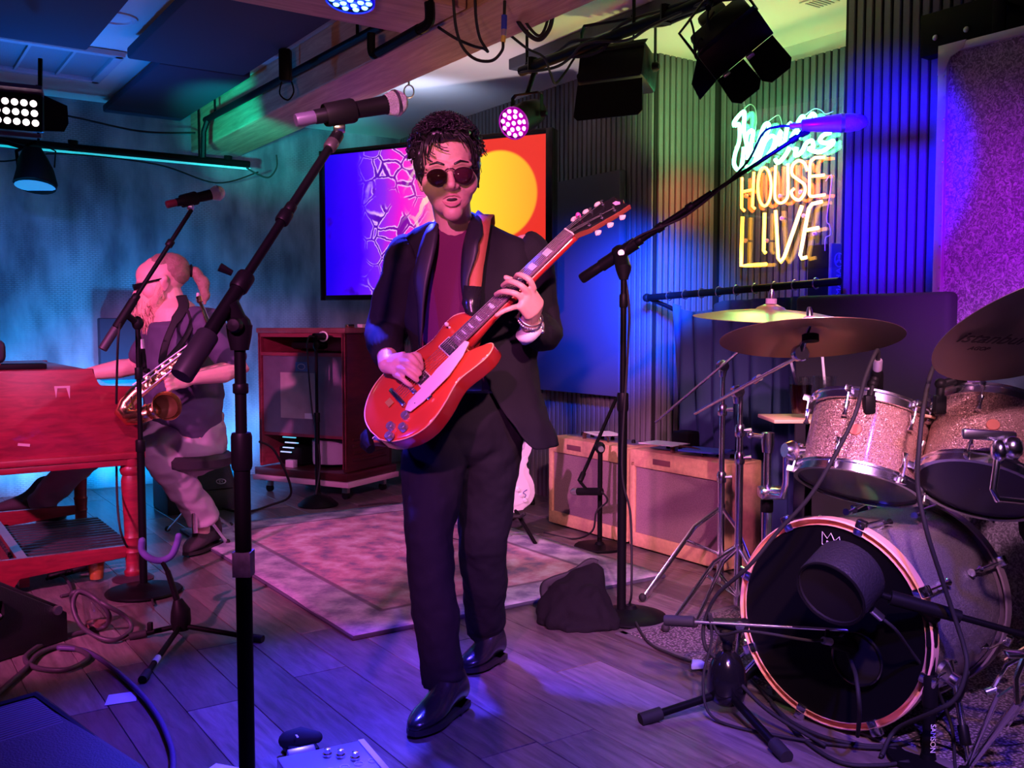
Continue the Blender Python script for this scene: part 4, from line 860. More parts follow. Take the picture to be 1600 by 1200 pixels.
# ================================================================== microphone stands and microphones
mesh_grille = M('mic_grille', (.55, .52, .58), .4, .7, bump=.9, bscale=420)
dark_metal = M('satin_black_metal', (.005, .005, .006), .45, spec=.15)
violet_cap = M('grey_cap', (.28, .26, .3), .5)
def collar(o, q, ax, r, h, name='collar'): return MB().lathe([(r*.9, -h/2), (r, -h*.4), (r, h*.4), (r*.9, h/2)], q, ax, 16).build(name, dark_metal, o)
def vpole(o, base, z0, z1, r, name='pole', mat=None): return MB().cyl(base+V((0, 0, z0)), base+V((0, 0, z1)), r, seg=18).build(name, mat or blackm, o)
def round_base(o, base, r, h=.03):
    return MB().lathe([(.001, 0), (r*.97, 0), (r, .008), (r*.97, .014), (r*.6, h*.75), (r*.2, h), (.018, h+.012), (.001, h+.012)], base, (0, 0, 1), 36).build('base', blackm, o)
def hand_mic(tail, head, r, label, ball=True, grille=None, tailm=None):
    t, h = V(tail), V(head); ax = (h-t).normalized(); L_ = (h-t).length; o = thing('microphone', t, label, 'microphone'); b = r*1.55
    MB().lathe([(.001, 0), (r*.7, 0), (r*.78, L_*.02), (r*.78, L_*.16)], t, ax, 20).build('end_cap', tailm or dark_metal, o)
    MB().lathe([(r*.8, L_*.16), (r*.86, L_*.17), (r, L_*.5), (r*1.12, L_*.78), (r*1.2, L_*.8), (r*1.2, L_*.815), (r*.9, L_*.82)], t, ax, 20).build('body', dark_metal, o)
    pr = [(r*1.05, L_*.815), (b*.95, L_*.845), (b, L_*.87), (b, L_*.885), (b*.98, L_*.9)] + [(b*math.cos(a), L_-b+b*math.sin(a)+0) for a in (.3, .7, 1.1, 1.4, 1.56)]
    pr = [(r*1.05, L_-2*b-.002), (b*.85, L_-1.7*b), (b, L_-1.15*b), (b*1.02, L_-1.0*b)] + [(b*math.cos(a), L_-b+b*math.sin(a)) for a in (.3, .7, 1.1, 1.4, 1.56)]
    MB().lathe(pr, t, ax, 24).build('grille', grille or mesh_grille, o)
    MB().lathe([(b*1.0, -.004), (b*1.05, -.003), (b*1.05, .003), (b, .004)], h-ax*b, ax, 24, cap=False).build('grille_ring', steel, o)
    return o
def clip(o, q, ax, r, stem):
    """mic clip: a sleeve round the microphone with its swivel"""
    ax = V(ax).normalized(); mb = MB(); mb.lathe([(r*1.25, -.035), (r*1.32, -.03), (r*1.4, .03), (r*1.3, .035), (r*1.12, .034), (r*1.02, -.034)], q, ax, 18, cap=False); mb.build('mic_clip', black, o)
    MB().limb([q-(q-V(stem)).normalized()*r*1.1, V(stem)], .011, 10).build('swivel', black, o)
    MB().lathe([(.012, -.013), (.014, -.01), (.014, .01), (.012, .013)], V(stem).lerp(q, .3), (1, .2, 0), 12).build('swivel_nut', steel, o)
# --- tall foreground stand left of the guitarist
bs = P(381, 900, 1.92); bs.z = 0
s1 = thing('microphone_stand', bs, 'thick black boom microphone stand in front, left of the guitarist', 'microphone stand')
zc = P(374, 515, 1.92).z
vpole(s1, bs, .0, .84, .0165); vpole(s1, bs, .8, zc-.03, .0115, 'inner_pole')
round_base(s1, bs, .15)
collar(s1, bs+V((0, 0, P(380, 705, 1.92).z)), (0, 0, 1), .021, .075); collar(s1, bs+V((0, 0, P(376, 607, 1.92).z)), (0, 0, 1), .0155, .02)
MB().box(bs+V((0, 0, P(378, 880, 1.92).z)), (.036, .036, .05)).build('tape_patch', M('worn_tape', (.2, .2, .21), .5, var=.3, vscale=60), s1)
k1 = P(374, 508, 1.92)
MB().limb([k1+V((0, 0, -.05)), k1+V((0, 0, -.02)), k1], [.018, .024, .026], 16).ell(k1, (.024, .026, .024), sub=2).build('clutch', black, s1)
MB().lathe([(.014, 0), (.016, .01), (.012, .022), (.001, .024)], k1+V((0, -.022, 0)), (0, -1, 0), 14).build('clutch_knob', black, s1)
b0, b1 = P(283, 588, 1.80), P(527, 212, 2.18); bx = (b1-b0).normalized()
def bpt(t): return b0.lerp(b1, t)
MB().cyl(k1, bpt(.27), .019).build('clutch_arm', black, s1)
MB().lathe([(.001, 0), (.0205, 0), (.022, .004), (.022, .1), (.020, .104), (.001, .104)], b0, bx, 18).build('counterweight', M('grey_counterweight', (.018, .018, .022), .5, spec=.3), s1)
L_ = (b1-b0).length
MB().lathe([(.0125, .1), (.0145, .102), (.0145, .25), (.0125, .252)], b0, bx, 16).build('boom_sleeve', blackm, s1)
MB().cyl(bpt(.3), bpt(1.0), .0095).build('boom_tube', blackm, s1)
for t_, r_, h_ in ((.35, .019, .04), (.62, .015, .03), (.66, .012, .02), (.985, .014, .035)): collar(s1, bpt(t_), bx, r_, h_)
MB().limb([bpt(.35)+V((-.02, 0, .018)), bpt(.35)+V((-.042, -.01, .03))], [.006, .009], 8).build('clutch_screw', black, s1)
MB().lathe([(.0125, -.014), (.0145, -.01), (.0145, .01), (.0125, .014)], bpt(.955), bx, 14).build('metal_ring', M('copper_ring', (.1, .08, .09), .4, .6), s1)
mt_, mh_ = P(462, 188, 2.12), P(636, 158, 2.24)
hand_mic(mt_, mh_, .0185, 'large wireless handheld microphone on the front boom stand', tailm=M('violet_grey_cap', (.07, .05, .1), .4))
clip(s1, mt_.lerp(mh_, .38), mh_-mt_, .0195, b1+bx*.01)
# --- second stand, before the sax player
bs = G(225, 926); s2 = thing('microphone_stand', bs, 'slim black boom stand on a round base in front of the sax player', 'microphone stand')
z2 = P(206, 505, bs.y).z; round_base(s2, bs, .155); vpole(s2, bs, .03, .62, .0155); vpole(s2, bs, .6, z2-.02, .010, 'inner_pole')
collar(s2, bs+V((0, 0, .62)), (0, 0, 1), .02, .05); collar(s2, bs+V((0, 0, .92)), (0, 0, 1), .016, .05)
k2 = bs+V((0, 0, z2)); MB().ell(k2, (.024, .024, .03), sub=2).build('clutch', black, s2)
b0, b1 = P(160, 546, bs.y-.12), P(299, 328, bs.y+.12); bx = (b1-b0).normalized(); off = k2-b0.lerp(b1, .25); off -= bx*off.dot(bx)
MB().lathe([(.001, 0), (.017, 0), (.018, .004), (.018, .1), (.001, .1)], b0, bx, 14).build('counterweight', M('grey_weight', (.03, .028, .036), .5), s2)
MB().cyl(b0, b1, .009).build('boom_tube', blackm, s2); MB().cyl(b0.lerp(b1, .15), b0.lerp(b1, .34), .018).build('boom_block', black, s2)
MB().cyl(k2, k2-off, .014).build('clutch_arm', black, s2)
for t_ in (.36, .75): collar(s2, b0.lerp(b1, t_), bx, .016, .028)
mt2, mh2 = P(260, 320, bs.y+.06), P(351, 299, bs.y+.2)
hand_mic(mt2, mh2, .0205, 'handheld microphone with red band, tilted up before the wallpapered wall', tailm=M('red_band_plastic', (.1, .012, .02), .4))
clip(s2, mt2.lerp(mh2, .38), mh2-mt2, .0205, b1)
cable([b0.lerp(b1, .2), b0.lerp(b1, .18)+V((.0, -.02, -.1)), G(240, 900)+V((-.16, .02, .6)), G(198, 915)+V((.0, -.05, .25)), G(205, 885)+V((.05, 0, .008)), G(240, 945, .01)], .005, 'thin cable hanging from the boom stand before the sax player')
cm = thing('clip_microphone', P(224, 540, 4.1), 'small pale clip microphone on a gooseneck near the beard', 'microphone')
MB().cyl(P(220, 530, 4.1), P(222, 545, 4.1), .013).build('capsule', M('pale_metal', (.6, .5, .55), .35, .6), cm); MB().limb(spline([P(222, 545, 4.1), P(224, 560, 4.08), P(226, 577, 4.06), P(232, 580, 4.05)], 4), .012, 8).build('body', black, cm); MB().limb(spline([P(220, 530, 4.1), P(214, 512, 4.08), P(207, 503, 4.02)], 4), .004, 6).build('gooseneck', black, cm)
# --- saxophone stand with padded yoke
hb = G(283, 992); s3 = thing('saxophone_stand', hb, 'low black tripod instrument stand with a violet padded yoke', 'instrument stand')
MB().limb([hb+V((0, 0, .02)), hb+V((0, 0, .05)), hb+V((0, 0, .09)), hb+V((-.01, 0, .13))], [.03, .036, .034, .016], 14).build('hub', black, s3)
for nm, tip in (('a', G(208, 994, .012)), ('b', G(406, 998, .012)), ('c', G(224, 1060, .012))):
    st = hb+V((0, 0, .035)); d_ = (tip-st).normalized()
    lg = MB().cyl(st, tip, .0095, seg=10).build('leg', blackm, s3); MB().cyl(tip-d_*.045, tip+d_*.012, .014, seg=12).build('rubber_foot', rubber, lg)
    if nm == 'c': MB().cyl(st.lerp(tip, .64), st.lerp(tip, .74), .011, seg=10).build('paper_tag', paper, lg)
MB().box(G(208, 994, .03).lerp(hb+V((0, 0, .04)), .35)+V((0, 0, .02)), (.018, .018, .03), bev=.004).build('peg', black, s3)
up_ = P(262, 893, 3.52); MB().limb([hb+V((-.01, 0, .12)), up_], [.012, .010], 10).build('stem', blackm, s3)
yk = MB(); pts = spline([P(222, 845, 3.5), P(222, 860, 3.5), P(232, 871, 3.5), P(250, 876, 3.52), P(268, 868, 3.54), P(277, 848, 3.56), P(279, 838, 3.56)], 5)
yk.limb(pts, .013, 10, dome=True).build('padded_yoke', M('violet_pad', (.1, .07, .28), .7), s3); MB().limb([up_, P(253, 877, 3.52)], .009, 8).build('yoke_stem', blackm, s3)
# --- short stand at the rotary cabinet
bs = G(497, 790); s4 = thing('microphone_stand', bs, 'short round based stand holding a microphone to the open top of the rotary cabinet', 'microphone stand')
round_base(s4, bs, .125, .07); zt = P(497, 540, bs.y).z; vpole(s4, bs, .06, .55, .0155); vpole(s4, bs, .5, zt, .010, 'inner_pole'); collar(s4, bs+V((0, 0, .55)), (0, 0, 1), .02, .06)
q = bs+V((0, 0, zt)); MB().ell(q, (.02, .02, .03), sub=2).build('clip_joint', black, s4)
mc = thing('microphone', q+V((0, 0, .04)), 'short microphone with pale ring at the top of the rotary cabinet', 'microphone')
d_ = (cn+V((0, .5, 0))-bs); d_.z = 0; d_.normalize(); q2 = q+V((0, 0, .055)); MB().cyl(q2-d_*.02, q2+d_*.14, .022).build('body', black, mc); MB().lathe([(.03, 0), (.034, .004), (.03, .008), (.024, .006)], q2+d_*.1, d_, 20, cap=False).build('pale_ring', white, mc)
MB().limb(spline([q2-d_*.02, q2-d_*.08+V((-.02, 0, -.04)), bs+V((-.03, 0, .6)), bs+V((.02, -.02, .3)), bs+V((-.0, -.06, .08))], 5), .005, 6).build('lead', rubber, mc)
# --- low boom stand for the amplifier
bs = G(937, 856); s5 = thing('microphone_stand', bs, 'low boom stand on a flat round base before the tweed amplifier grille', 'microphone stand')
round_base(s5, bs, .13, .02); zt = P(940, 700, bs.y).z; vpole(s5, bs, .02, zt, .0125); q = bs+V((0, 0, zt))
b0, b1 = P(963, 622, bs.y+.15), P(906, 752, bs.y-.08); MB().cyl(b0, b1, .009).build('boom_tube', blackm, s5); q3 = b0.lerp(b1, .58)
MB().ell(q, (.026, .03, .032), sub=2).limb([q, q3], .018, 10).build('clutch', black, s5); MB().cyl(q+V((0, -.02, 0)), q+V((0, -.05, 0)), .014).build('clutch_knob', steel, s5); collar(s5, b0.lerp(b1, .95), b1-b0, .014, .05)
t_, h_ = P(940, 768, bs.y-.12), P(888, 768, bs.y+.02); mc = thing('microphone', t_, 'small black microphone pointing at the tweed amplifier grille', 'microphone')
a_ = (h_-t_).normalized(); MB().cyl(t_, t_.lerp(h_, .7), .019).build('body', black, mc); MB().lathe([(.017, 0), (.019, .01), (.018, .03), (.008, .045), (.001, .046)], t_.lerp(h_, .7), a_, 16).build('grille', steel, mc); MB().cyl(b1, t_.lerp(h_, .4), .008).build('clip', black, s5)
cable([t_, t_+V((.03, .02, -.05)), P(932, 800, bs.y-.05), P(925, 830, bs.y-.1), G(895, 842, .006), G(850, 832, .006)], .005, 'thin cable curling from the amplifier microphone to the floor')
# --- tall overhead stand
bs = G(985, 966); s6 = thing('microphone_stand', bs, 'tall black boom stand on a domed round base in front of the amplifiers', 'microphone stand')
px = bs+V((-.035, 0, 0)); round_base(s6, bs+V((-.0, 0, 0)), .14, .04)
bs = px; zt = P(965, 412, bs.y).z; vpole(s6, bs, .03, P(965, 630, bs.y).z, .0175); vpole(s6, bs, .7, zt, .0115, 'inner_pole'); collar(s6, bs+V((0, 0, P(965, 628, bs.y).z)), (0, 0, 1), .022, .07); collar(s6, bs+V((0, 0, P(965, 470, bs.y).z)), (0, 0, 1), .016, .05)
k6 = bs+V((0, 0, zt)); b0, b1 = P(908, 436, 3.74), P(1252, 210, 3.42); bx = (b1-b0).normalized()
MB().lathe([(.001, 0), (.018, 0), (.021, .006), (.02, .09), (.012, .115)], b0, bx, 16).build('counterweight', black, s6); MB().cyl(b0, b0.lerp(b1, .62), .0125).build('boom_sleeve', blackm, s6); MB().cyl(b0.lerp(b1, .45), b1, .0075).build('boom_tube', blackm, s6)
q3 = b0.lerp(b1, .19); MB().limb([k6+V((0, 0, -.06)), k6+V((0, 0, -.02)), q3], [.016, .03, .028], 12).ell(q3, (.035, .03, .035), sub=2).build('clutch', black, s6); MB().cyl(b0.lerp(b1, .1), b0.lerp(b1, .27), .024).build('boom_block', black, s6)
for t_ in (.28, .38, .52, .97): collar(s6, b0.lerp(b1, t_), bx, .017 if t_ < .9 else .012, .03)
MB().cyl(q3+V((0, -.03, 0)), q3+V((0, -.05, 0)), .012).build('clutch_knob', steel, s6)
pm_ = M('purple_grey_metal', (.34, .26, .42), .35, .5)
t_, h_ = P(1252, 196, 3.4), P(1357, 190, 3.36); ax = (h_-t_).normalized(); L_ = (h_-t_).length; mc = thing('condenser_microphone', t_, 'long violet condenser microphone on the tall boom near the neon sign', 'microphone')
MB().lathe([(.001, 0), (.018, 0), (.021, .004), (.026, L_*.3), (.0315, L_*.58)], t_, ax, 24).build('body', pm_, mc); MB().lathe([(.033, L_*.58), (.033, L_*.64)], t_, ax, 24).build('ring', steel, mc)
MB().lathe([(.031, L_*.64), (.032, L_*.72), (.028, L_*.86), (.018, L_*.96), (.001, L_)], t_, ax, 24).build('grille', M('violet_grille', (.4, .25, .5), .45, .6, bump=.5, bscale=300), mc)
MB().cyl(t_-ax*.04, t_, .0105).build('connector', alu, mc)
MB().limb([b1, t_+ax*.02+V((0, 0, -.02))], [.012, .014], 10).build('mic_clip', black, s6)
cable([t_-ax*.04, t_-ax*.08, t_-ax*.13+V((0, 0, -.02)), b0.lerp(b1, .75)+V((0, -.01, .02)), b0.lerp(b1, .5)+V((0, -.02, -.02)), q3+V((.02, -.03, .02)), bs+V((.02, -.02, zt-.2)), bs+V((-.005, -.03, .6)), bs+V((.03, -.02, .4)), bs+V((.035, -.03, .12)), G(985, 950, .03), G(1010, 1000, .018), G(1050, 1022, .018), G(1088, 1035, .02)], .0045, 'thin cable from the condenser microphone down its stand to the mat')
o = thing('cable_plug', G(1090, 1040, .012), 'pale triangular plug lying on the drum mat', 'plug'); MB().prism([(0, 0), (.05, .012), (.04, .04), (.01, .045)], .025, Matrix.Translation(G(1080, 1048, .0125)), .008).build('shell', M('pale_blue_plastic', (.5, .55, .75), .5), o)
# --- sandbag over the round base
sb = MB(); c = G(905, 975)
sb.limb([c+V((-.01, .0, .012)), c+V((-.005, .0, .05)), c+V((.01, .02, .1)), c+V((.035, .035, .15)), c+V((.06, .045, .19)), c+V((.075, .05, .215))], [(.165, .1), (.16, .095), (.125, .075), (.085, .05), (.055, .03), (.03, .015)], 20, up=(.95, -.3, 0))
sb.limb([c+V((-.15, .0, .012)), c+V((-.05, -.09, .012)), c+V((.1, -.09, .012)), c+V((.14, -.02, .015))], [.012, .022, .02, .014], 8, dome=True); sb.limb([c+V((-.12, .02, .06)), c+V((-.06, .0, .13)), c+V((.02, .03, .17))], [.025, .03, .025], 8, dome=True); sb.limb([c+V((-.09, -.05, .03)), c+V((.03, -.03, .13))], [.04, .03], 8, dome=True)
sbo = thing('sandbag', c, 'slumped black cloth sandbag leaning on the round stand base', 'sandbag')
fuse(sb, 'bag', M('black_canvas', (.006, .005, .007), .9, bump=.2, bscale=200, spec=.2), sbo, .007, 3, (.014, 13., (1, 1, .7)))
MB().limb(spline([c+V((-.12, .03, .07)), c+V((-.13, .03, .13)), c+V((-.1, .03, .155)), c+V((-.02, .04, .18)), c+V((.04, .05, .22)), c+V((.07, .05, .215))], 5), (.018, .003), 6, up=(0, 0, 1)).build('strap', M('black_webbing', (.02, .018, .022), .7), sbo, ang=180)
# --- kick drum microphone stand
bs = G(1135, 1112); s7 = thing('microphone_stand', bs, 'short black tripod stand in front of the bass drum', 'microphone stand')
MB().lathe([(.001, .025), (.03, .025), (.05, .04), (.058, .07), (.057, .1), (.05, .135), (.038, .165), (.02, .18), (.001, .18)], bs, (0, 0, 1), 24).build('hub', gloss, s7)
for tip in (G(1003, 1124, .014), G(1228, 1182, .014), G(1190, 1040, .03)):
    st = bs+V((0, 0, .06)); d_ = (tip-st).normalized(); st = st+d_*.04
    lg = MB().cyl(st, tip, .0115, seg=12).build('leg', blackm, s7); MB().cyl(tip-d_*.06, tip+d_*.005, .0185, seg=14).build('rubber_foot', rubber, lg)
z7 = P(1135, 985, bs.y).z; vpole(s7, bs, .17, z7, .0105); collar(s7, bs+V((0, 0, z7-.04)), (0, 0, 1), .015, .03)
b0, b1 = P(1038, 969, bs.y+.02), P(1345, 986, bs.y-.16); bx = (b1-b0).normalized()
MB().lathe([(.001, 0), (.014, 0), (.016, .005), (.016, .085), (.001, .09)], b0, bx, 14).build('grip', rubber, s7); MB().cyl(b0, b1, .0045).build('boom_tube', steel, s7); MB().cyl(b1-bx*.02, b1, .011).build('end_fitting', dark_metal, s7)
q3 = bs+V((0, 0, P(1135, 975, bs.y).z)); MB().box(q3+V((.0, 0, .0)), (.12, .03, .03), bev=.006).box(q3+V((0, 0, -.03)), (.045, .032, .04), bev=.01).build('clutch', black, s7); MB().cyl(q3+V((.03, -.012, -.0)), q3+V((.03, -.024, 0)), .013).build('clutch_screw', steel, s7)
t_, h_ = P(1298, 1003, 2.50), P(1388, 1022, 2.62); ax = (h_-t_).normalized(); mc = thing('microphone', t_, 'slim microphone entering the port of the bass drum head', 'microphone'); L_ = (h_-t_).length
MB().cyl(t_-ax*.03, t_, .010).build('connector', alu, mc); MB().lathe([(.012, 0), (.018, .02), (.02, L_*.5), (.024, L_*.6), (.024, L_*.95), (.001, L_)], t_, ax, 18).build('body', dark_metal, mc)
MB().limb([b0.lerp(b1, .84), b0.lerp(b1, .84)+V((.0, 0, -.035)), t_+ax*.01], .0075, 8).build('mic_arm', dark_metal, s7)
cable([t_-ax*.03, P(1260, 1000, 2.5), P(1200, 990, 2.55), P(1160, 986, 2.6), q3+V((-.03, -.03, -.02)), bs+V((-.06, -.03, .3)), bs+V((-.05, -.02, .22)), bs+V((-.075, -.03, .1)), bs+V((-.05, -.08, .012)), G(1220, 1150, .01), G(1330, 1166, .01), G(1400, 1170, .01)], .0045, 'black cable draped from the bass drum microphone along the floor')
# --- near stand with the round low-frequency pickup
bs = G(1450, 1190); bs = V((bs.x, bs.y, 0)); dd = bs.y
s8 = thing('microphone_stand', bs, 'black boom stand with white lettering at the lower right', 'microphone stand')
z8 = P(1446, 962, dd).z; round_base(s8, bs, .1, .01); vpole(s8, bs, .0, P(1448, 1070, dd).z, .0155); vpole(s8, bs, .2, z8, .0115, 'inner_pole'); collar(s8, bs+V((0, 0, P(1447, 1078, dd).z)), (0, 0, 1), .0195, .085); collar(s8, bs+V((0, 0, P(1446, 995, dd).z)), (0, 0, 1), .0155, .05)
b0, b1 = P(1372, 928, dd-.02), P(1640, 1003, dd-.1); bx = (b1-b0).normalized(); k8 = b0.lerp(b1, .26)
MB().cyl(b0, b1, .0085).build('boom_tube', blackm, s8); MB().limb([b0+bx*.03, b0+bx*.2], [.019, .0165], 14).build('boom_sleeve', black, s8); MB().limb([bs+V((0, 0, z8)), k8], .018, 12).ell(bs+V((0, 0, z8)), .022, sub=2).build('clutch', black, s8)
text('SAMSON', .019, Matrix.Translation(bs+V((.0035, -.0164, P(1449, 1150, dd).z))) @ mat3((0, 0, -1), (1, 0, 0), (0, -1, 0)), white, s8)
# ================================================================== drum kit
def sparkle(name, c0, c1, sc):
    m, nt, p, L = nodes(name); N = nt.nodes.new; tc = N('ShaderNodeTexCoord')
    v = N('ShaderNodeTexVoronoi'); v.inputs['Scale'].default_value = sc; L(tc.outputs['Object'], v.inputs['Vector'])
    s = N('ShaderNodeSeparateColor'); L(v.outputs['Color'], s.inputs[0])
    r = N('ShaderNodeValToRGB'); r.color_ramp.elements[0].position = .25; r.color_ramp.elements[0].color = (*c0, 1); r.color_ramp.elements[1].position = .95; r.color_ramp.elements[1].color = (*c1, 1); L(s.outputs[0], r.inputs[0]); L(r.outputs[0], p.inputs['Base Color'])
    p.inputs['Metallic'].default_value = .45; p.inputs['Roughness'].default_value = .38; p.inputs['Coat Weight'].default_value = .6; p.inputs['Coat Roughness'].default_value = .08
    gx = N('ShaderNodeNewGeometry'); a = N('ShaderNodeVectorMath'); a.operation = 'SUBTRACT'; L(v.outputs['Color'], a.inputs[0]); a.inputs[1].default_value = (.5, .5, .5)
    b = N('ShaderNodeVectorMath'); b.operation = 'SCALE'; b.inputs['Scale'].default_value = 1.1; L(a.outputs[0], b.inputs[0]); c = N('ShaderNodeVectorMath'); L(gx.outputs['Normal'], c.inputs[0]); L(b.outputs[0], c.inputs[1])
    d = N('ShaderNodeVectorMath'); d.operation = 'NORMALIZE'; L(c.outputs[0], d.inputs[0]); L(d.outputs[0], p.inputs['Normal']); return m
spark = sparkle('champagne_sparkle', (.22, .12, .1), (.8, .52, .42), 620)
spark_d = sparkle('grey_sparkle', (.22, .2, .22), (.6, .57, .6), 700)
hoop_w = M('maple_hoop', (.9, .52, .38), .4, coat=.4)
head_b = M('black_drum_head', (.0025, .0025, .0035), .55, spec=.12)
head_c = M('clear_drum_head', (.07, .07, .09), .16)
AX = V((.745, .667, 0)).normalized()          # bass drum axis, pointing away from the camera
C0 = P(1294, 972, 2.60); C0.z = .3
bdr = thing('bass_drum', V((C0.x, C0.y, 0)), 'bass drum with grey sparkle shell, black front head and maple hoop', 'drum')
RB, DB = .285, .5
MB().lathe([(RB-.016, .03), (RB-.016, DB-.03), (RB-.022, DB-.03), (RB-.022, .03)], C0, AX, 56, cap=False).build('shell', spark_d, bdr)
for h0 in (0, DB-.035):
    MB().lathe([(RB+.002, h0), (RB+.006, h0+.004), (RB+.006, h0+.036), (RB+.002, h0+.04), (RB-.012, h0+.04), (RB-.014, h0+.002)], C0, AX, 64, cap=False).build('hoop', hoop_w if h0 == 0 else M('grey_lilac_hoop', (.4, .32, .4), .3, .4), bdr)
MB().lathe([(RB-.012, .046), (RB-.006, .046), (RB-.006, .056), (RB-.012, .056)], C0, AX, 56, cap=False).build('head_ring', steel, bdr)
MB().lathe([(RB-.014, .008), (RB-.03, .012), (.001, .014)], C0, AX, 56, cap=False).build('front_head', head_b, bdr)
MB().lathe([(RB-.014, DB-.008), (.001, DB-.012)], C0, AX, 48, cap=False).build('rear_head', white, bdr)
hx = V((AX.y, -AX.x, 0)); hu = V((0, 0, 1))     # on the head: hx to the right, hu up
def onhead(x, z, off=.0): return C0 + hx*x + hu*z - AX*off
ph = onhead(.09, -.075)
MB().lathe([(.001, 0), (.068, 0), (.07, .004)], ph-AX*.0, -AX, 32).build('port_hole', M('port_black', (.002, .002, .002), .9), bdr)
mb = MB(); mb.limb([ph - AX*.006 + hx*(.07*math.cos(t_))+hu*(.07*math.sin(t_)) for t_ in [k*2*PI/32 for k in range(32)]], .004, 6, closed=True); mb.build('port_ring', gloss, bdr)
# crown emblem and lettering on the head
CR = mat3(hx, hu, -AX, onhead(.008, .226, -.004)) @ Matrix.Translation((0, 0, .0025)) @ Matrix.Rotation(-.16, 4, 'Z')
mb = MB(CR); mb.limb([(-.03, -.014, 0), (-.036, .02, 0), (-.018, .006, 0), (-.012, .024, 0) if 0 else (-.01, .024, 0), (.004, .006, 0), (.016, .022, 0), (.022, .006, 0), (.04, .014, 0), (.034, -.014, 0)], .0013, 5, closed=True); mb.build('crown_emblem', M('white_print', (.75, .75, .8), .5), bdr)
text('REMO', .0155, CR @ Matrix.Translation((.001, -.006, 0)), MATS['white_print'], bdr)
def lug(o, q, n, ax, sc=1., mat=None):
    return MB().limb([q+ax*(.026*sc), q+ax*(.012*sc), q-ax*(.012*sc), q-ax*(.026*sc)], [.011*sc, .006*sc, .006*sc, .011*sc], 10).build('lug', mat or chrome, o)
for k in range(8):
    an = PI/8+.1+k*PI/4; rd = hx*math.cos(an)+hu*math.sin(an)
    MB().box((0, 0, 0), (.03, .022, .045), m=mat3(hx*-math.sin(an)+hu*math.cos(an), AX, rd).to_3x3().to_4x4(), bev=.005).build('claw', chrome, bdr).data.transform(Matrix.Translation(C0+rd*(RB+.004)+AX*.012+V((0, 0, 0))))
    MB().cyl(C0+rd*(RB+.012)+AX*.0, C0+rd*(RB+.008)+AX*.13, .004, seg=8).build('tension_rod', chrome, bdr)
    MB().box((0, 0, 0), (.03, .022, .045), m=mat3(hx*-math.sin(an)+hu*math.cos(an), AX, rd).to_3x3().to_4x4(), bev=.005).build('claw', chrome, bdr).data.transform(Matrix.Translation(C0+rd*(RB+.004)+AX*(DB-.01)+V((0, 0, 0))))
    MB().cyl(C0+rd*(RB+.012)+AX*(DB), C0+rd*(RB+.008)+AX*(DB-.13), .004, seg=8).build('tension_rod', chrome, bdr)
    for h_ in (.15, DB-.15): lug(bdr, C0+rd*(RB-.004)+AX*h_, rd, AX)
an = -.35; rd = hx*math.cos(an)+hu*math.sin(an); q = C0+rd*(RB-.01)+AX*.12
MB().lathe([(.001, .0), (.045, 0), (.045, .012), (.02, .03), (.02, .05), (.001, .05)], q, rd, 20).build('spur_bracket', chrome, bdr)
sp0 = q+rd*.04; sp1 = G(1514, 1190, .01); MB().cyl(sp0, sp0.lerp(sp1, .6), .009).build('spur', chrome, bdr); MB().cyl(sp0.lerp(sp1, .45), sp1, .006).build('spur_rod', chrome, bdr); collar(bdr, sp0.lerp(sp1, .68), sp1-sp0, .014, .05)
an = PI+.5; rd = hx*math.cos(an)+hu*math.sin(an); q = C0+rd*(RB-.01)+AX*.12; MB().cyl(q, V((q.x, q.y, 0))+rd*.12-AX*.08+V((0, 0, -rd.z*.12+.01)), .008).build('spur', chrome, bdr)
# low-frequency pickup in its short black shell, held by the near stand
sx_ = P(1306, 918, 2.34); sd_ = (AX+V((0, 0, .42))).normalized(); sk = thing('bass_pickup', sx_, 'short black round pickup shell hanging before the bass drum head', 'microphone')
MB().lathe([(.083, 0), (.091, .002), (.092, .008), (.092, .1), (.089, .106), (.08, .106)], sx_-sd_*.03, sd_, 44, cap=False).build('shell', M('black_vinyl_shell', (.018, .018, .024), .5, bump=.4, bscale=160, spec=.3), sk)
MB().lathe([(.084, 0), (.082, .006), (.001, .01)], sx_-sd_*.03, sd_, 36, cap=False).build('front_disc', M('dull_black_disc', (.008, .007, .010), .7, spec=.2), sk); MB().lathe([(.09, 0), (.001, -.004)], sx_+sd_*.075, sd_, 36, cap=False).build('rear_disc', black, sk)
mb = MB(); x__, y__, _ = frame(sd_); mb.limb([sx_-sd_*.03+x__*(.088*math.cos(t_))+y__*(.088*math.sin(t_)) for t_ in [k*2*PI/40 for k in range(40)]], .0035, 6, closed=True); mb.build('rim', dark_metal, sk)
MB().limb([P(1372, 928, 2.40), P(1362, 930, 2.36), P(1352, 930, 2.34)], .012, 10).build('mount_post', black, sk)
jk = P(1362, 952, 2.33); MB().cyl(jk, P(1378, 966, 2.33), .010).build('jack_plug', steel, sk)
cable([P(1378, 966, 2.33), P(1400, 985, 2.33), P(1425, 1020, 2.4), P(1455, 1060, 2.45), P(1470, 1090, 2.5), P(1488, 1140, 2.5), G(1492, 1196, .01), G(1492, 1210, .01)], .0045, 'thin cable from the round pickup down past the lettered stand')
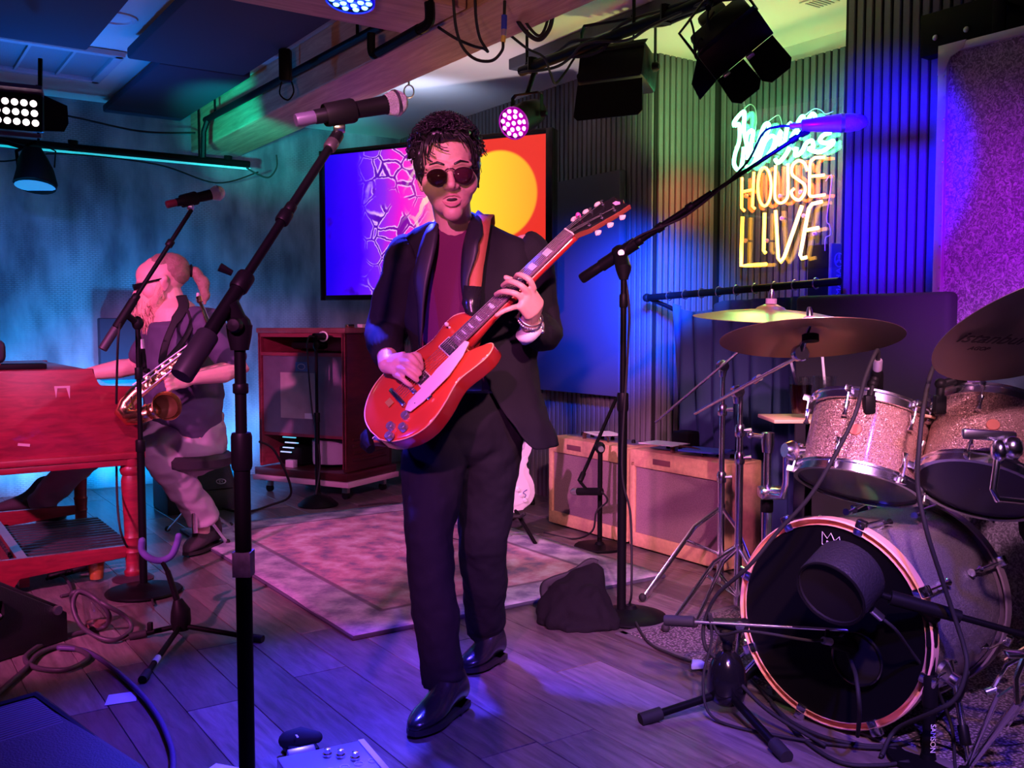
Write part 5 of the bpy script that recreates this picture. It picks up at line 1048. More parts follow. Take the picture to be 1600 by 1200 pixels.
# rack toms
def tom(ctop, cbot, r, label, badge_at):
    ct, cb = V(ctop), V(cbot); ax = (ct-cb).normalized(); L_ = (ct-cb).length; o = thing('rack_tom', cb, label, 'drum')
    MB().lathe([(r-.012, .02), (r-.008, .02), (r-.008, L_-.02), (r-.012, L_-.02)], cb, ax, 48, cap=False).build('shell', spark, o)
    for h0, nm in ((0, 'bottom_hoop'), (L_-.03, 'top_hoop')):
        MB().lathe([(r-.006, h0), (r+.006, h0), (r+.006, h0+.005), (r+.001, h0+.007), (r+.001, h0+.022), (r+.006, h0+.024), (r+.006, h0+.03), (r-.006, h0+.03)], cb, ax, 56, cap=False).build(nm, chrome, o)
    MB().lathe([(r-.004, .008), (.001, .006)], cb, ax, 44, cap=False).build('bottom_head', head_c, o); MB().lathe([(r-.004, L_-.012), (.001, L_-.01)], cb, ax, 44, cap=False).build('top_head', white, o)
    x = ax.cross(V((0, 1, 0))).normalized()*-1; x = V((0, -1, 0)); x = (x-ax*x.dot(ax)).normalized(); y = ax.cross(x)
    for k in range(6):
        an = .25+k*PI/3; rd = x*math.cos(an)+y*math.sin(an)
        for h_, g_ in ((.065, -1), (L_-.065, 1)):
            lug(o, cb+ax*h_+rd*(r+.004), rd, ax, .8); e = cb+ax*(0.01 if g_ < 0 else L_-.01)+rd*(r+.012); MB().cyl(cb+ax*h_+rd*(r+.008), e, .003, seg=6).build('tension_rod', chrome, o); MB().box((0, 0, 0), (.018, .018, .02), bev=.004, m=mat3(y, rd, ax).to_3x3().to_4x4()).build('hoop_ear', chrome, o).data.transform(Matrix.Translation(e))
    rd = x*math.cos(badge_at)+y*math.sin(badge_at); q = cb+ax*L_*.5+rd*(r-.008)
    MB().lathe([(.001, .004), (.015, .004), (.016, .002), (.016, 0)], q, rd, 20).build('badge', M('copper_badge', (.7, .25, .16), .35, .5), o)
    return o, cb, ax, x, y, L_, r
t1, cb1, ax1, x1, y1, L1, r1 = tom(P(1364, 640, 2.71), P(1338, 763, 2.635), .165, 'champagne sparkle tom nearer the amplifiers, orange badge on its front', -.6)
t2, cb2, ax2, x2, y2, L2, r2 = tom(P(1556, 650, 2.57), P(1530, 768, 2.465), .158, 'champagne sparkle tom at the right edge, its clear bottom head showing', -.55)
# tom arms
q = P(1240, 705, 2.7); MB().lathe([(.001, 0), (.028, 0), (.03, .01), (.02, .03), (.001, .03)], q, (-1, -.3, .15), 18).cyl(q, P(1270, 705, 2.68), .014).build('mount_plate', chrome, t1); MB().limb([q+V((-.02, 0, 0)), P(1228, 755, 2.72), P(1222, 775, 2.75), P(1205, 772, 2.8)], .0095, 10).build('arm', chrome, t1)
q = P(1560, 705, 2.28); MB().box((0, 0, 0), (.13, .02, .025), m=Matrix.Translation(P(1545, 680, 2.3)) @ Matrix.Rotation(.06, 4, 'Y'), bev=.006).build('suspension_bracket', steel, t2); MB().ell(q, (.018, .025, .03), sub=2).ell(P(1582, 700, 2.28), (.025, .025, .03), sub=2).build('mount_plate', chrome, t2); MB().limb([q, P(1552, 765, 2.26), P(1558, 780, 2.26), P(1610, 785, 2.3)], .0085, 10).build('arm', chrome, t2)
pt = G(1198, 860); pt = P(1198, 800, 3.0); pt.z = 0; o = thing('tom_stand', pt, 'chrome post with clamp to the left of the first tom', 'drum stand')
vpole(o, pt, .012, P(1198, 690, 3.0).z, .0115, mat=chrome); vpole(o, pt, .012, P(1198, 800, 3.0).z, .0155, 'lower_pole', chrome); q = pt+V((0, 0, P(1198, 682, 3.0).z)); MB().lathe([(.017, -.05), (.02, -.02), (.02, .012), (.015, .014)], q, (0, 0, 1), 16).build('top_cap', chrome, o)
MB().cyl(q+V((-.02, 0, -.0)), q+V((-.055, 0, .005)), .007).ell(q+V((-.055, 0, .005)), .012, sub=2).build('wing_screw', chrome, o); q = pt+V((0, 0, P(1198, 768, 3.0).z)); MB().box(q+V((.01, -.02, 0)), (.08, .07, .035), bev=.008).build('clamp', chrome, o); collar(o, pt+V((0, 0, P(1198, 790, 3.0).z)), (0, 0, 1), .02, .04)
for an in (.5, 2.6, 4.6): MB().limb([pt+V((0, 0, .28)), pt+V((.2*math.cos(an), .2*math.sin(an), .02))], (.011, .005), 6).build('leg', chrome, o)
# cymbals
def cym_mat(name, col, rough): 
    m, nt, p, L = nodes(name); N = nt.nodes.new; p.inputs['Base Color'].default_value = (*col, 1); p.inputs['Metallic'].default_value = .85; p.inputs['Roughness'].default_value = rough
    tc = N('ShaderNodeTexCoord'); ln = N('ShaderNodeVectorMath'); ln.operation = 'LENGTH'; L(tc.outputs['Object'], ln.inputs[0]); s = N('ShaderNodeMath'); s.operation = 'MULTIPLY'; s.inputs[1].default_value = 1500; L(ln.outputs['Value'], s.inputs[0]); t = N('ShaderNodeMath'); t.operation = 'SINE'; L(s.outputs[0], t.inputs[0])
    n = N('ShaderNodeTexNoise'); n.inputs['Scale'].default_value = 12; L(tc.outputs['Object'], n.inputs['Vector']); ad = N('ShaderNodeMath'); ad.operation = 'MULTIPLY_ADD'; L(n.outputs['Fac'], ad.inputs[0]); ad.inputs[1].default_value = 4; L(t.outputs[0], ad.inputs[2])
    b = N('ShaderNodeBump'); b.inputs['Strength'].default_value = .09; b.inputs['Distance'].default_value = .001; L(ad.outputs[0], b.inputs['Height']); L(b.outputs[0], p.inputs['Normal']); return m
def cymbal(c, n, r, mat, label, felt=True):
    o = thing('cymbal', V(c), label, 'cymbal'); n = V(n).normalized()
    MB().lathe([(.006, .027), (.02, .026), (r*.17, .016), (r*.2, .009), (r*.6, .0), (r, -.018), (r, -.0195), (r*.6, -.0015), (r*.2, .0075), (r*.17, .0145), (.006, .0255)], c, n, 72, cap=False).build('plate', mat, o)
    if felt: MB().lathe([(.001, .028), (.018, .028), (.018, .045), (.001, .045)], c, n, 16).build('felt_washer', M('felt_washer', (.3, .2, .35), .8), o); MB().lathe([(.009, .045), (.009, .06), (.005, .075), (.001, .075)], c, n, 12).build('wing_nut', chrome, o)
    return o
cA = P(1266, 520, 2.72)
cy = cymbal(cA, (.02, .245, 1), .252, cym_mat('brown_bronze', (.34, .21, .17), .38), 'brown cymbal with its underside showing, over the first tom')
MB().lathe([(.02, -.004), (.024, -.006), (.024, -.025), (.001, -.027)], cA, (.02, .245, 1), 14).build('lower_felt', black, cy)
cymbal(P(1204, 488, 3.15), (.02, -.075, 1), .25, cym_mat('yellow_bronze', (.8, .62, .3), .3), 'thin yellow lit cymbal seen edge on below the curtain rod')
cC = P(1640, 500, 2.2)
nC_ = V((-.12, .46, .8)).normalized(); dkc = cym_mat('grey_bronze', (.26, .23, .22), .42)
cy = cymbal(cC, nC_, .265, dkc, 'large dark cymbal cropped by the right edge, with black lettering', False)
ink = M('black_ink', (.012, .012, .012), .6)
tx_ = V((.88, .02, -.48)); tx_ = (tx_-nC_*tx_.dot(nC_)).normalized(); tn = -nC_; ty_ = tn.cross(tx_)
tq = PB(0, 0, 1) if 0 else None
def onplane(u, v, c, n, off):
    r_ = ray(u, v); o_ = V((0, 0, CAMZ)); t_ = ((c-o_).dot(n)+off)/r_.dot(n); return o_+r_*t_
text('istanbul', .062, mat3(tx_, ty_, tn, onplane(1552, 530, cC, nC_, -.0135)), ink, cy, shear=.15)
text('AGOP', .022, mat3(tx_, ty_, tn, onplane(1530, 545, cC, nC_, -.0135)), ink, cy)
# cymbal stands
def stand_legs(o, bs, zc, tips, zlow):
    for t_ in tips:
        tp = V(t_); st = bs+V((0, 0, zc)); kn = st.lerp(tp, .35)+V((0, 0, .05)); sd = (tp-st).cross(V((0, 0, 1))).normalized()
        for s_ in (-.007, .007):
            pass
        lg = MB().limb([st, kn, tp], (.0115, .005), 6, up=sd.cross(V((0, 0, 1)))).build('leg', chrome, o); MB().ell(tp+V((0, 0, .012)), (.016, .016, .018), sub=2).build('rubber_foot', rubber, lg)
        MB().limb([bs+V((0, 0, zlow)), st.lerp(tp, .45)+V((0, 0, .035))], (.009, .004), 6).build('brace', chrome, o)
def cym_stand(bs, zs, label, joint, rod0, rod1, tips, zc, zlow):
    o = thing('cymbal_stand', bs, label, 'cymbal stand')
    vpole(o, bs, .05, zs[0], .0145, 'lower_pole', chrome); vpole(o, bs, zs[0]-.03, zs[1], .0118, 'middle_pole', chrome); vpole(o, bs, zs[1]-.03, joint.z, .0095, 'upper_pole', chrome)
    for z in zs: MB().lathe([(.016, -.025), (.0195, -.02), (.0195, .012), (.015, .022)], bs+V((0, 0, z)), (0, 0, 1), 16).build('collar', chrome, o); MB().limb([bs+V((.012, -.01, z)), bs+V((.04, -.015, z+.002))], [.006, .009], 8).build('wing_screw', chrome, o)
    MB().lathe([(.021, -.016), (.025, -.012), (.025, .012), (.021, .016)], joint, (.15, -1, .1), 18).build('tilter', chrome, o); MB().lathe([(.013, 0), (.018, .02), (.018, .03)], joint+V((0, 0, -.045)), (0, 0, 1), 14).build('tilter_base', chrome, o)
    MB().cyl(rod0, rod1, .0058, seg=10).build('boom_rod', chrome, o); stand_legs(o, bs, zc, tips, zlow)
    MB().lathe([(.017, -.015), (.017, .015)], bs+V((0, 0, zc)), (0, 0, 1), 14).build('leg_collar', chrome, o); return o
b1_ = G(1125, 925); d1 = b1_.y
sX = cym_stand(b1_, (P(1125, 745, d1).z, P(1125, 640, d1).z), 'chrome cymbal stand behind the other, slim boom rod to the thin cymbal', P(1129, 572, d1), P(1024, 660, d1+.05), P(1169, 537, d1-.05), [G(1004, 938, .012), G(1120, 905, .012), G(1200, 948, .012)], .36, .16)
MB().limb([P(1169, 537, d1-.05), P(1190, 515, 3.5), P(1204, 500, 3.15), P(1204, 486, 3.15)], .0056, 8).build('cymbal_rod', chrome, sX)
b2_ = G(1152, 965); d2 = b2_.y
sY = cym_stand(b2_, (P(1151, 715, d2).z, P(1151, 660, d2).z-.03), 'chrome cymbal stand nearer the bass drum, holding the brown cymbal', P(1152, 612, d2), P(1086, 646, d2+.1), P(1246, 558, 2.8), [G(1040, 986, .016), G(1085, 978, .016), G(1200, 995, .016)], .27, .08)
MB().lathe([(.02, -.014), (.024, -.01), (.024, .01), (.02, .014)], P(1250, 552, 2.76), (.1, -1, .1), 18).build('tilter', chrome, sY); MB().limb([P(1250, 550, 2.76), P(1256, 535, 2.75), cA+V((0, 0, .02))], [.014, .008, .004], 10).build('cymbal_rod', chrome, sY); MB().cyl(P(1180, 595, 3.3), P(1187, 590, 3.25), .012).build('rod_knob', chrome, sY)
b3_ = V((cC.x+.16, cC.y+.12, 0)); d3 = b3_.y; o = thing('cymbal_stand', b3_, 'chrome stand at the right edge holding the large dark cymbal', 'cymbal stand'); vpole(o, b3_, .05, .7, .0145, 'lower_pole', chrome); vpole(o, b3_, .66, .98, .011, 'upper_pole', chrome); MB().lathe([(.016, -.03), (.02, -.02), (.02, .02), (.016, .03)], b3_+V((0, 0, .7)), (0, 0, 1), 16).build('collar', chrome, o); MB().limb([b3_+V((0, 0, .97)), cC-nC_*.06, cC+nC_*.05], [.011, .008, .004], 10).build('cymbal_rod', chrome, o); MB().lathe([(.02, -.012), (.023, -.008), (.023, .008), (.02, .012)], b3_+V((0, 0, .98)), (.1, -1, .1), 16).build('tilter', chrome, o)
stand_legs(o, b3_, .3, [b3_+V((.27, .05, .012)), b3_+V((-.02, .28, .012)), b3_+V((.05, -.27, .012))], .1)
# hi-hat pedal legs seen under the kick stand and pedal parts at the lower right
o = thing('hardware_leg', G(1120, 1060), 'pair of bent chrome rods rising behind the short tripod stand', 'drum stand')
for a_, b_, c_ in ((G(1112, 1068, .014), P(1120, 1010, 2.95), P(1126, 985, 2.95)), (G(1152, 1056, .014), P(1150, 1030, 2.95), P(1156, 985, 2.95)), (P(1150, 1032, 2.94), P(1164, 1020, 2.93), P(1166, 1000, 2.92))): MB().limb([a_, b_, c_], .006, 8).build('rod', chrome, o)
o = thing('pedal_hardware', G(1560, 1180), 'shiny chrome folding stand legs at the lower right corner', 'drum stand')
MB().cyl(G(1512, 1196, .012), P(1562, 1080, 2.2), .0065).build('rod', chrome, o); MB().cyl(G(1516, 1196, .012), P(1590, 1098, 2.15), .009).build('leg', chrome, o); MB().limb([P(1590, 1098, 2.15), P(1588, 1060, 2.15), P(1604, 1020, 2.15)], (.012, .007), 6).build('bent_strap', chrome, o); MB().limb([P(1560, 1088, 2.2), P(1580, 1075, 2.18), P(1610, 1066, 2.18)], (.008, .004), 6).build('cross_strap', chrome, o); MB().limb([P(1552, 1075, 2.22), P(1572, 1040, 2.22), P(1608, 1020, 2.22)], (.008, .005), 6).build('link_arm', chrome, o); MB().box(P(1592, 1022, 2.15), (.06, .03, .012), bev=.003).build('hinge_plate', chrome, o); MB().cyl(P(1540, 1082, 2.22), P(1556, 1076, 2.22), .008).build('wing_bolt', steel, o)
# tom microphones on rim clamps
def rim_mic(q0, q1, tail, head, label, cbl):
    o = thing('rim_microphone', V(q0), label, 'microphone')
    MB().box(V(q0), (.03, .028, .05), bev=.006).build('rim_clamp', black, o); MB().limb([V(q0), V(q1), V(tail).lerp(V(head), .45)], [.011, .013, .012], 10).build('bracket', black, o); MB().ell(V(q1), .016, sub=2).build('swivel', black, o)
    ax = (V(head)-V(tail)).normalized(); L_ = (V(head)-V(tail)).length; MB().lathe([(.010, 0), (.012, .005), (.012, L_*.3), (.010, L_*.32)], tail, ax, 14).build('connector', M('lilac_steel', (.6, .5, .65), .3, .6), o); MB().lathe([(.014, L_*.32), (.017, L_*.4), (.019, L_*.8), (.02, L_), (.001, L_)], tail, ax, 16).build('body', dark_metal, o)
    cable([V(tail)]+cbl, .0058, label.replace('microphone', 'microphone lead').split(' on ')[0]+' running down in front of the drums'); return o
rim_mic(P(1358, 632, 2.56), P(1364, 600, 2.58), P(1372, 562, 2.56), P(1368, 612, 2.62), 'small dark microphone upright on the rim of the champagne tom near the cymbal', [P(1370, 548, 2.52), P(1352, 590, 2.48), P(1335, 650, 2.42), P(1300, 720, 2.42), P(1262, 780, 2.45), P(1216, 830, 2.5), P(1170, 885, 2.55), P(1120, 930, 2.66), P(1100, 975, 2.72), P(1102, 1010, 2.72), P(1120, 1030, 2.72), P(1140, 1050, 2.72), P(1200, 1110, 2.6), G(1290, 1165, .012)])
rim_mic(P(1468, 632, 2.52), P(1470, 600, 2.52), P(1490, 568, 2.5), P(1508, 622, 2.56), 'tilted violet microphone on the rim of the right tom', [P(1478, 560, 2.46), P(1458, 575, 2.42), P(1444, 630, 2.36), P(1436, 700, 2.32), P(1434, 760, 2.32), P(1448, 830, 2.3), P(1470, 900, 2.3), P(1490, 960, 2.3), P(1506, 1010, 2.28), P(1510, 1045, 2.26), P(1494, 1090, 2.26), P(1460, 1112, 2.3), P(1400, 1140, 2.45), G(1378, 1180, .012)])
# drinks on a small shelf
cola = M('dark_cola', (.035, .006, .004), .1); wood_l = M('pale_shelf_wood', (.7, .5, .3), .6, var=.1)
sh = P(1243, 652, 3.05); shelf = thing('drink_shelf', sh, 'small pale wooden shelf beside the first tom', 'shelf'); MB().box(sh+V((.03, .02, -.006)), (.24, .2, .012), bev=.003).build('board', wood_l, shelf); MB().cyl(sh+V((.06, .05, -.012)), V((sh.x+.06, sh.y+.05, 0)), .012).build('post', blackm, shelf); MB().lathe([(.001, 0), (.1, 0), (.1, .01), (.02, .03), (.001, .03)], V((sh.x+.06, sh.y+.05, 0)), (0, 0, 1), 20).build('post_base', blackm, shelf)
def tumbler(c, lab, full):
    o = thing('tumbler', c, lab, 'glass'); MB().lathe([(.001, 0), (.027, 0), (.028, .004), (.039, .128), (.0375, .128), (.0265, .012), (.001, .012)], c, (0, 0, 1), 28).build('glass_wall', clear, o)
    MB().lathe([(.001, .0125), (.026, .0125), (.026+.0105*full, .0125+.112*full), (.001, .0125+.112*full)], c, (0, 0, 1), 24).build('drink', cola if full > .5 else M('melted_ice', (.4, .38, .42), .2), o)
    return o
tumbler(sh+V((.015, .0, .0005)), 'glass of dark cola with a straw on the small shelf', .82); tumbler(sh+V((.11, .06, .0005)), 'nearly empty clear glass with a straw behind the tom rim', .15)
straw = M('pale_straw', (.65, .62, .66), .4); q = sh+V((.015, 0, 0))
for c, lab, t_ in ((sh+V((.015, 0, .02)), 'pale straw leaning in the dark cola glass', V((-.035, 0, .165))), (sh+V((.11, .06, .02)), 'pale straw standing in the nearly empty glass', V((-.012, 0, .2)))):
    o = thing('straw', c, lab, 'straw'); MB().cyl(c+V((.01, 0, 0)), c+t_, .0045, seg=10).build('tube', straw, o)
# ================================================================== people
def folds(o, amt, size, sub=0):
    if sub: md = o.modifiers.new('smooth', 'SUBSURF'); md.levels = md.render_levels = sub
    t = bpy.data.textures.new('folds', 'CLOUDS'); t.noise_scale = size; t.noise_depth = 1
    md = o.modifiers.new('folds', 'DISPLACE'); md.texture = t; md.texture_coords = 'LOCAL'; md.strength = amt; md.mid_level = .5
def skin_mat(name, col):
    m = M(name, col, .48, bump=.08, bscale=180, var=.05, vscale=30); p = m.node_tree.nodes['Principled BSDF']
    p.inputs['Subsurface Weight'].default_value = .12; p.inputs['Subsurface Radius'].default_value = (.012, .005, .003); return m
skin = skin_mat('skin_warm', (.6, .33, .27)); skin2 = skin_mat('skin_pale', (.74, .42, .36))
suit = M('black_suit_cloth', (.010, .0095, .013), .85, bump=.12, bscale=400, spec=.2)
suit_l = M('black_satin_lapel', (.016, .016, .022), .5, bump=.05, bscale=400)
maroon = M('maroon_knit', (.105, .005, .05), .8, bump=.15, bscale=350)
leather_b = M('black_leather', (.015, .015, .018), .22, coat=.3, bump=.05, bscale=90)
hair_b = M('black_hair', (.012, .01, .011), .38)
lens_m = M('smoked_lens', (.1, .02, .04), .08, trans=.55, ior=1.2, coat=.5)
def head_blobs(mb, jaw=1.0):
    """a head looking along -y: crown at z .125, chin at z -.118"""
    E, Lm = mb.ell, mb.limb
    E((0, .02, .026), (.074, .094, .083)); E((0, -.022, .03), (.066, .066, .062)); E((0, -.018, -.022), (.067*jaw, .072, .09)); E((0, -.03, -.066), (.053*jaw, .054, .044)); E((0, -.062, -.1), (.026, .024, .021))
    for s in (-1, 1):
        E((s*.04, -.046, -.03), (.034, .032, .036)); Lm([(s*.008, -.083, .014), (s*.03, -.081, .019), (s*.054, -.062, .012)], [.010, .010, .009], 10, dome=True)
        E((s*.013, -.096, -.038), (.0095, .011, .008), sub=2); E((s*.074, .014, -.008), (.009, .02, .031), Matrix.Rotation(s*.35, 4, 'Z')); E((s*.077, .018, .004), (.011, .016, .016)); E((s*.072, .008, -.034), (.008, .010, .012))
    Lm([(0, -.084, .012), (0, -.096, -.014), (0, -.109, -.034)], [.009, .0105, .0125], 12, dome=True); E((0, -.098, -.04), (.012, .012, .008), sub=2)
    E((0, -.064, -.064), (.034, .018, .022)); E((0, -.06, -.088), (.028, .02, .014))
def lips(mb, open_=.008):
    mb.limb([(-.026, -.0735, -.069), (-.016, -.081, -.0645+open_*.3), (-.006, -.0855, -.0610+open_*.4), (0, -.0855, -.0622+open_*.4), (.006, -.0855, -.0610+open_*.4), (.016, -.081, -.0645+open_*.3), (.026, -.0735, -.069)], [.0015, .0032, .0038, .0036, .0038, .0032, .0015], 10, dome=True)
    mb.limb([(-.026, -.0735, -.069), (-.016, -.081, -.0735-open_*.5), (-.006, -.085, -.0765-open_*.6), (.006, -.085, -.0765-open_*.6), (.016, -.081, -.0735-open_*.5), (.026, -.0735, -.069)], [.0015, .004, .0052, .0052, .004, .0015], 10, dome=True)
def finger(mb, pts, r): mb.limb(spline(pts, 3), [r*(1.08-.26*i/(3*(len(pts)-1))) for i in range(3*(len(pts)-1)+1)], 10, dome=True)
# ---------------------------------------------------------------- the guitar first (its frame places the hands)
Bp, Np = P(640, 604, 2.60), P(889, 364, 2.66); u_ = (Np-Bp).normalized(); tc_ = V((-.02, -1, .05)); tc_ = (tc_-u_*tc_.dot(u_)).normalized()
e0 = u_.cross(tc_)*-1; e0 = e0 if e0.z < 0 else -e0
phi = math.radians(50); n_ = tc_*math.cos(phi)-e0*math.sin(phi); yb = n_.cross(u_)
GM_ = mat3(u_, yb, n_, Bp-n_*.016)
S_ = (Np-Bp).length/.628
gt = local_thing('electric_guitar', GM_ @ Matrix.Scale(S_, 4), 'cherry red single cutaway electric guitar held by the man in black', 'guitar')
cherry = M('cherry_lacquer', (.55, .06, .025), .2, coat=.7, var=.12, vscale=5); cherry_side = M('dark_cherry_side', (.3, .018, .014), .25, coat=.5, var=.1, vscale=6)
rose = M('rosewood', (.16, .08, .12), .35, bump=.1, bscale=150); ivory_p = M('cream_plastic', (.75, .62, .5), .35); pearl = M('pearl_inlay', (.7, .68, .75), .25)
bass = [(-.166, .0), (-.16, .055), (-.135, .105), (-.085, .148), (-.025, .163), (.04, .15), (.1, .122), (.145, .113), (.195, .127), (.235, .127), (.263, .1), (.275, .065), (.272, .035)]
treb = [(.19, -.034), (.188, -.05), (.205, -.066), (.232, -.082), (.247, -.098), (.24, -.114), (.21, -.126), (.17, -.122), (.12, -.113), (.085, -.121), (.03, -.148), (-.03, -.163), (-.085, -.148), (-.135, -.105), (-.16, -.055)]
out = [(p.x, p.y) for p in spline([(*q, 0) for q in bass], 3)] + [(p.x, p.y) for p in spline([(*q, 0) for q in treb], 3)]
rows = []
for z, k in ((-.052, .955), (-.049, .985), (-.044, 1.0), (-.004, 1.0), (-.0005, .99), (.002, .965)): rows.append([(x*k+.05*(1-k), y*k, z) for x, y in out])
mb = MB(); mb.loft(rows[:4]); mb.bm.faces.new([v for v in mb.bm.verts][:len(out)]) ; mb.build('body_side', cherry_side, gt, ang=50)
mb = MB(); top = rows[3:]+[[(x*k+.05*(1-k), y*k, z) for x, y in out] for z, k in ((.006, .85), (.010, .6), (.012, .3), (.0125, .05))]; mb.loft(top); mb.bm.faces.new([v for v in mb.bm.verts][-len(out):]); mb.build('body_top', cherry, gt, ang=60)
mb = MB(); mb.limb([(x*.998, y*.998, -.002) for x, y in out], .0022, 5, closed=True); mb.build('binding', M('amber_binding', (.75, .42, .2), .4), gt, ang=180)
# neck, fretboard
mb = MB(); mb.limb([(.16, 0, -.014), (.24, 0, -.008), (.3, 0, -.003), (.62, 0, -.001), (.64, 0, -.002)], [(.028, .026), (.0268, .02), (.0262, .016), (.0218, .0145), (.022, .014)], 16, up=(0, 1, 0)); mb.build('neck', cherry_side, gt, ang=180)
mb = MB().prism([(.175, -.0282), (.628, -.0217), (.628, .0217), (.175, .0282)], .007, Matrix.Translation((0, 0, .0135)), .001); mb.build('fretboard', rose, gt)
fret_m = M('fret_wire', (.75, .72, .8), .25, .9); fpos = [.628*2**(-k/12) for k in range(0, 23)]
for k in range(1, 23):
    x = fpos[k]; w_ = .0217+(.628-x)/.453*.0065
    if x > .177: MB().box((x, 0, .0208), (.0022, 2*w_, .0016), bev=.0005, seg=1).build('fret', fret_m, gt)
for k in (3, 5, 7, 9, 12, 15, 17, 19, 21):
    x0, x1 = fpos[k]+.004, fpos[k-1]-.004; MB().prism([(x0, -.012), (x1, -.016), (x1, .016), (x0, .012)], .0008, Matrix.Translation((0, 0, .0202))).build('inlay', pearl, gt)
MB().box((.6305, 0, .020), (.005, .044, .009), bev=.001).build('nut', ivory_p, gt)
HM = Matrix.Translation((.632, 0, .014)) @ Matrix.Rotation(math.radians(14), 4, 'Y')
hs = [(0, .022), (.02, .026), (.045, .038), (.15, .044), (.185, .041), (.178, .02), (.19, 0), (.178, -.02), (.185, -.041), (.15, -.044), (.045, -.038), (.02, -.026), (0, -.022)]
MB().prism(hs, .015, HM @ Matrix.Translation((0, 0, -.015)), .0015).build('headstock', M('headstock_brown', (.2, .05, .025), .3), gt); MB().prism([(x*.985+.002, y*.96) for x, y in hs], .0012, HM).build('head_veneer', gloss, gt)
MB().prism([(-.008, -.006), (.004, -.014), (.01, -.004), (.006, .012), (-.006, .012)], .0012, HM @ Matrix.Translation((.165, .0, .001))).build('head_inlay', M('pink_pearl', (.6, .35, .5), .3), gt)
MB().prism([(.02, -.009), (.035, -.012), (.035, .012), (.02, .009)], .0015, HM @ Matrix.Translation((0, 0, .0012))).build('rod_cover', black, gt)
tuners = []
for s in (-1, 1):
    for k in range(3):
        x = .052+k*.043; y = s*(.026+k*.002); tuners.append((x, y)); MB(HM).lathe([(.0055, 0), (.0055, .003), (.003, .004), (.003, .013), (.0045, .016), (.001, .017)], (x, y, .0012), (0, 0, 1), 12).build('tuning_post', chrome, gt)
        e = .044+.008; MB(HM).cyl((x, s*.038, -.008), (x, s*.056, -.008), .0028, seg=8).build('tuner_shaft', chrome, gt); MB(HM).limb([(x, s*.054, -.008), (x, s*.060, -.008), (x, s*.068, -.008), (x, s*.073, -.008)], [(.004, .003), (.0085, .004), (.011, .0045), (.006, .003)], 14, up=(1, 0, 0)).build('tuner_button', ivory_p, gt)
MB(HM).ell((.055, .034, .012), (.008, .008, .012), sub=2).build('pick', M('pink_plastic', (.8, .08, .35), .4), gt)
# hardware on the body
for x, nm in ((.042, 'bridge_pickup'), (.158, 'neck_pickup')):
    r_ = MB().box((x, 0, .0135), (.044, .090, .008), bev=.003).build('pickup_ring', ivory_p, gt); MB().box((x, 0, .018), (.036, .068, .008), bev=.002).build('pickup', MATS['blue_badge'] if 0 else M(nm+'_cover', (.12, .11, .14), .25, .8), gt)
    for k in range(6): MB().lathe([(.0028, 0), (.002, .0012)], (x+.006, -.026+k*.0104, .022), (0, 0, 1), 8).build('pole_screw', steel, gt)
MB().box((0, 0, .017), (.014, .084, .01), bev=.003).build('bridge', chrome, gt); MB().box((-.045, 0, .019), (.016, .1, .012), bev=.005).build('tailpiece', chrome, gt)
for y in (-.04, .04): MB().cyl((0, y, .008), (0, y, .016), .005).build('bridge_post', chrome, gt)
string_m = M('string_wire', (.7, .68, .66), .3, .9)
for k in range(6):
    yb_ = -.0255+k*.0102; yn = -.0175+k*.007; t_ = tuners[[0, 1, 2, 5, 4, 3][k]]; e = HM @ V((t_[0], t_[1], .012)); MB().limb([(-.042, yb_, .021), (0, yb_, .0235), (.63, yn, .0245), tuple(e)], .0006+.00008*k, 4).build('string', string_m, gt)
MB().prism([(.2, -.031), (.09, -.036), (.02, -.05), (-.03, -.052), (-.052, -.07), (-.045, -.092), (.0, -.1), (.1, -.096), (.165, -.075), (.205, -.05)], .003, Matrix.Translation((0, 0, .0185)), .0008).build('pickguard', M('pink_cream_guard', (.78, .6, .55), .35), gt); MB().box((.02, -.1, .012), (.018, .012, .016), bev=.003).build('guard_bracket', chrome, gt)
MB().lathe([(.0015, 0), (.0015, .001)], (-.02, -.08, .0216), (0, 0, 1), 8).build('guard_screw', black, gt)
knob_m = M('silver_top_knob', (.6, .55, .62), .2, .8)
for q in ((-.062, -.078), (-.088, -.108), (-.112, -.066), (-.132, -.094)): MB().lathe([(.0145, 0), (.0135, .004), (.012, .012), (.0105, .0135), (.008, .013), (.001, .0125)], (*q, .007), (0, 0, 1), 18).build('knob', knob_m, gt)
MB().lathe([(.004, 0), (.002, .008), (.005, .012), (.0065, .018), (.004, .023), (.001, .024)], (.2, .085, .006), (0, 0, 1), 12).build('toggle_switch', M('white_switch_tip', (.85, .8, .72), .35), gt)
MB().box((-.072, .015, .015), (.02, .03, .001)).build('gold_sticker', M('gold_sticker', (.7, .4, .1), .4, .5), gt)
GW = GM_ @ Matrix.Scale(S_, 4)
def g(x, y, z): return GW @ V((x, y, z))
for x, y, z in ((.285, .05, -.02), (-.17, .0, -.025)): MB().cyl(V((x, y, z)), V((x+(.012 if x > 0 else -.012), y, z)), .006).build('strap_button', chrome, gt)
MB().limb([(-.165, .03, -.02), (-.185, .02, -.02), (-.2, -.005, -.022), (-.2, -.03, -.025)], [.014, .02, .02, .014], 12).build('strap_end', black, gt)
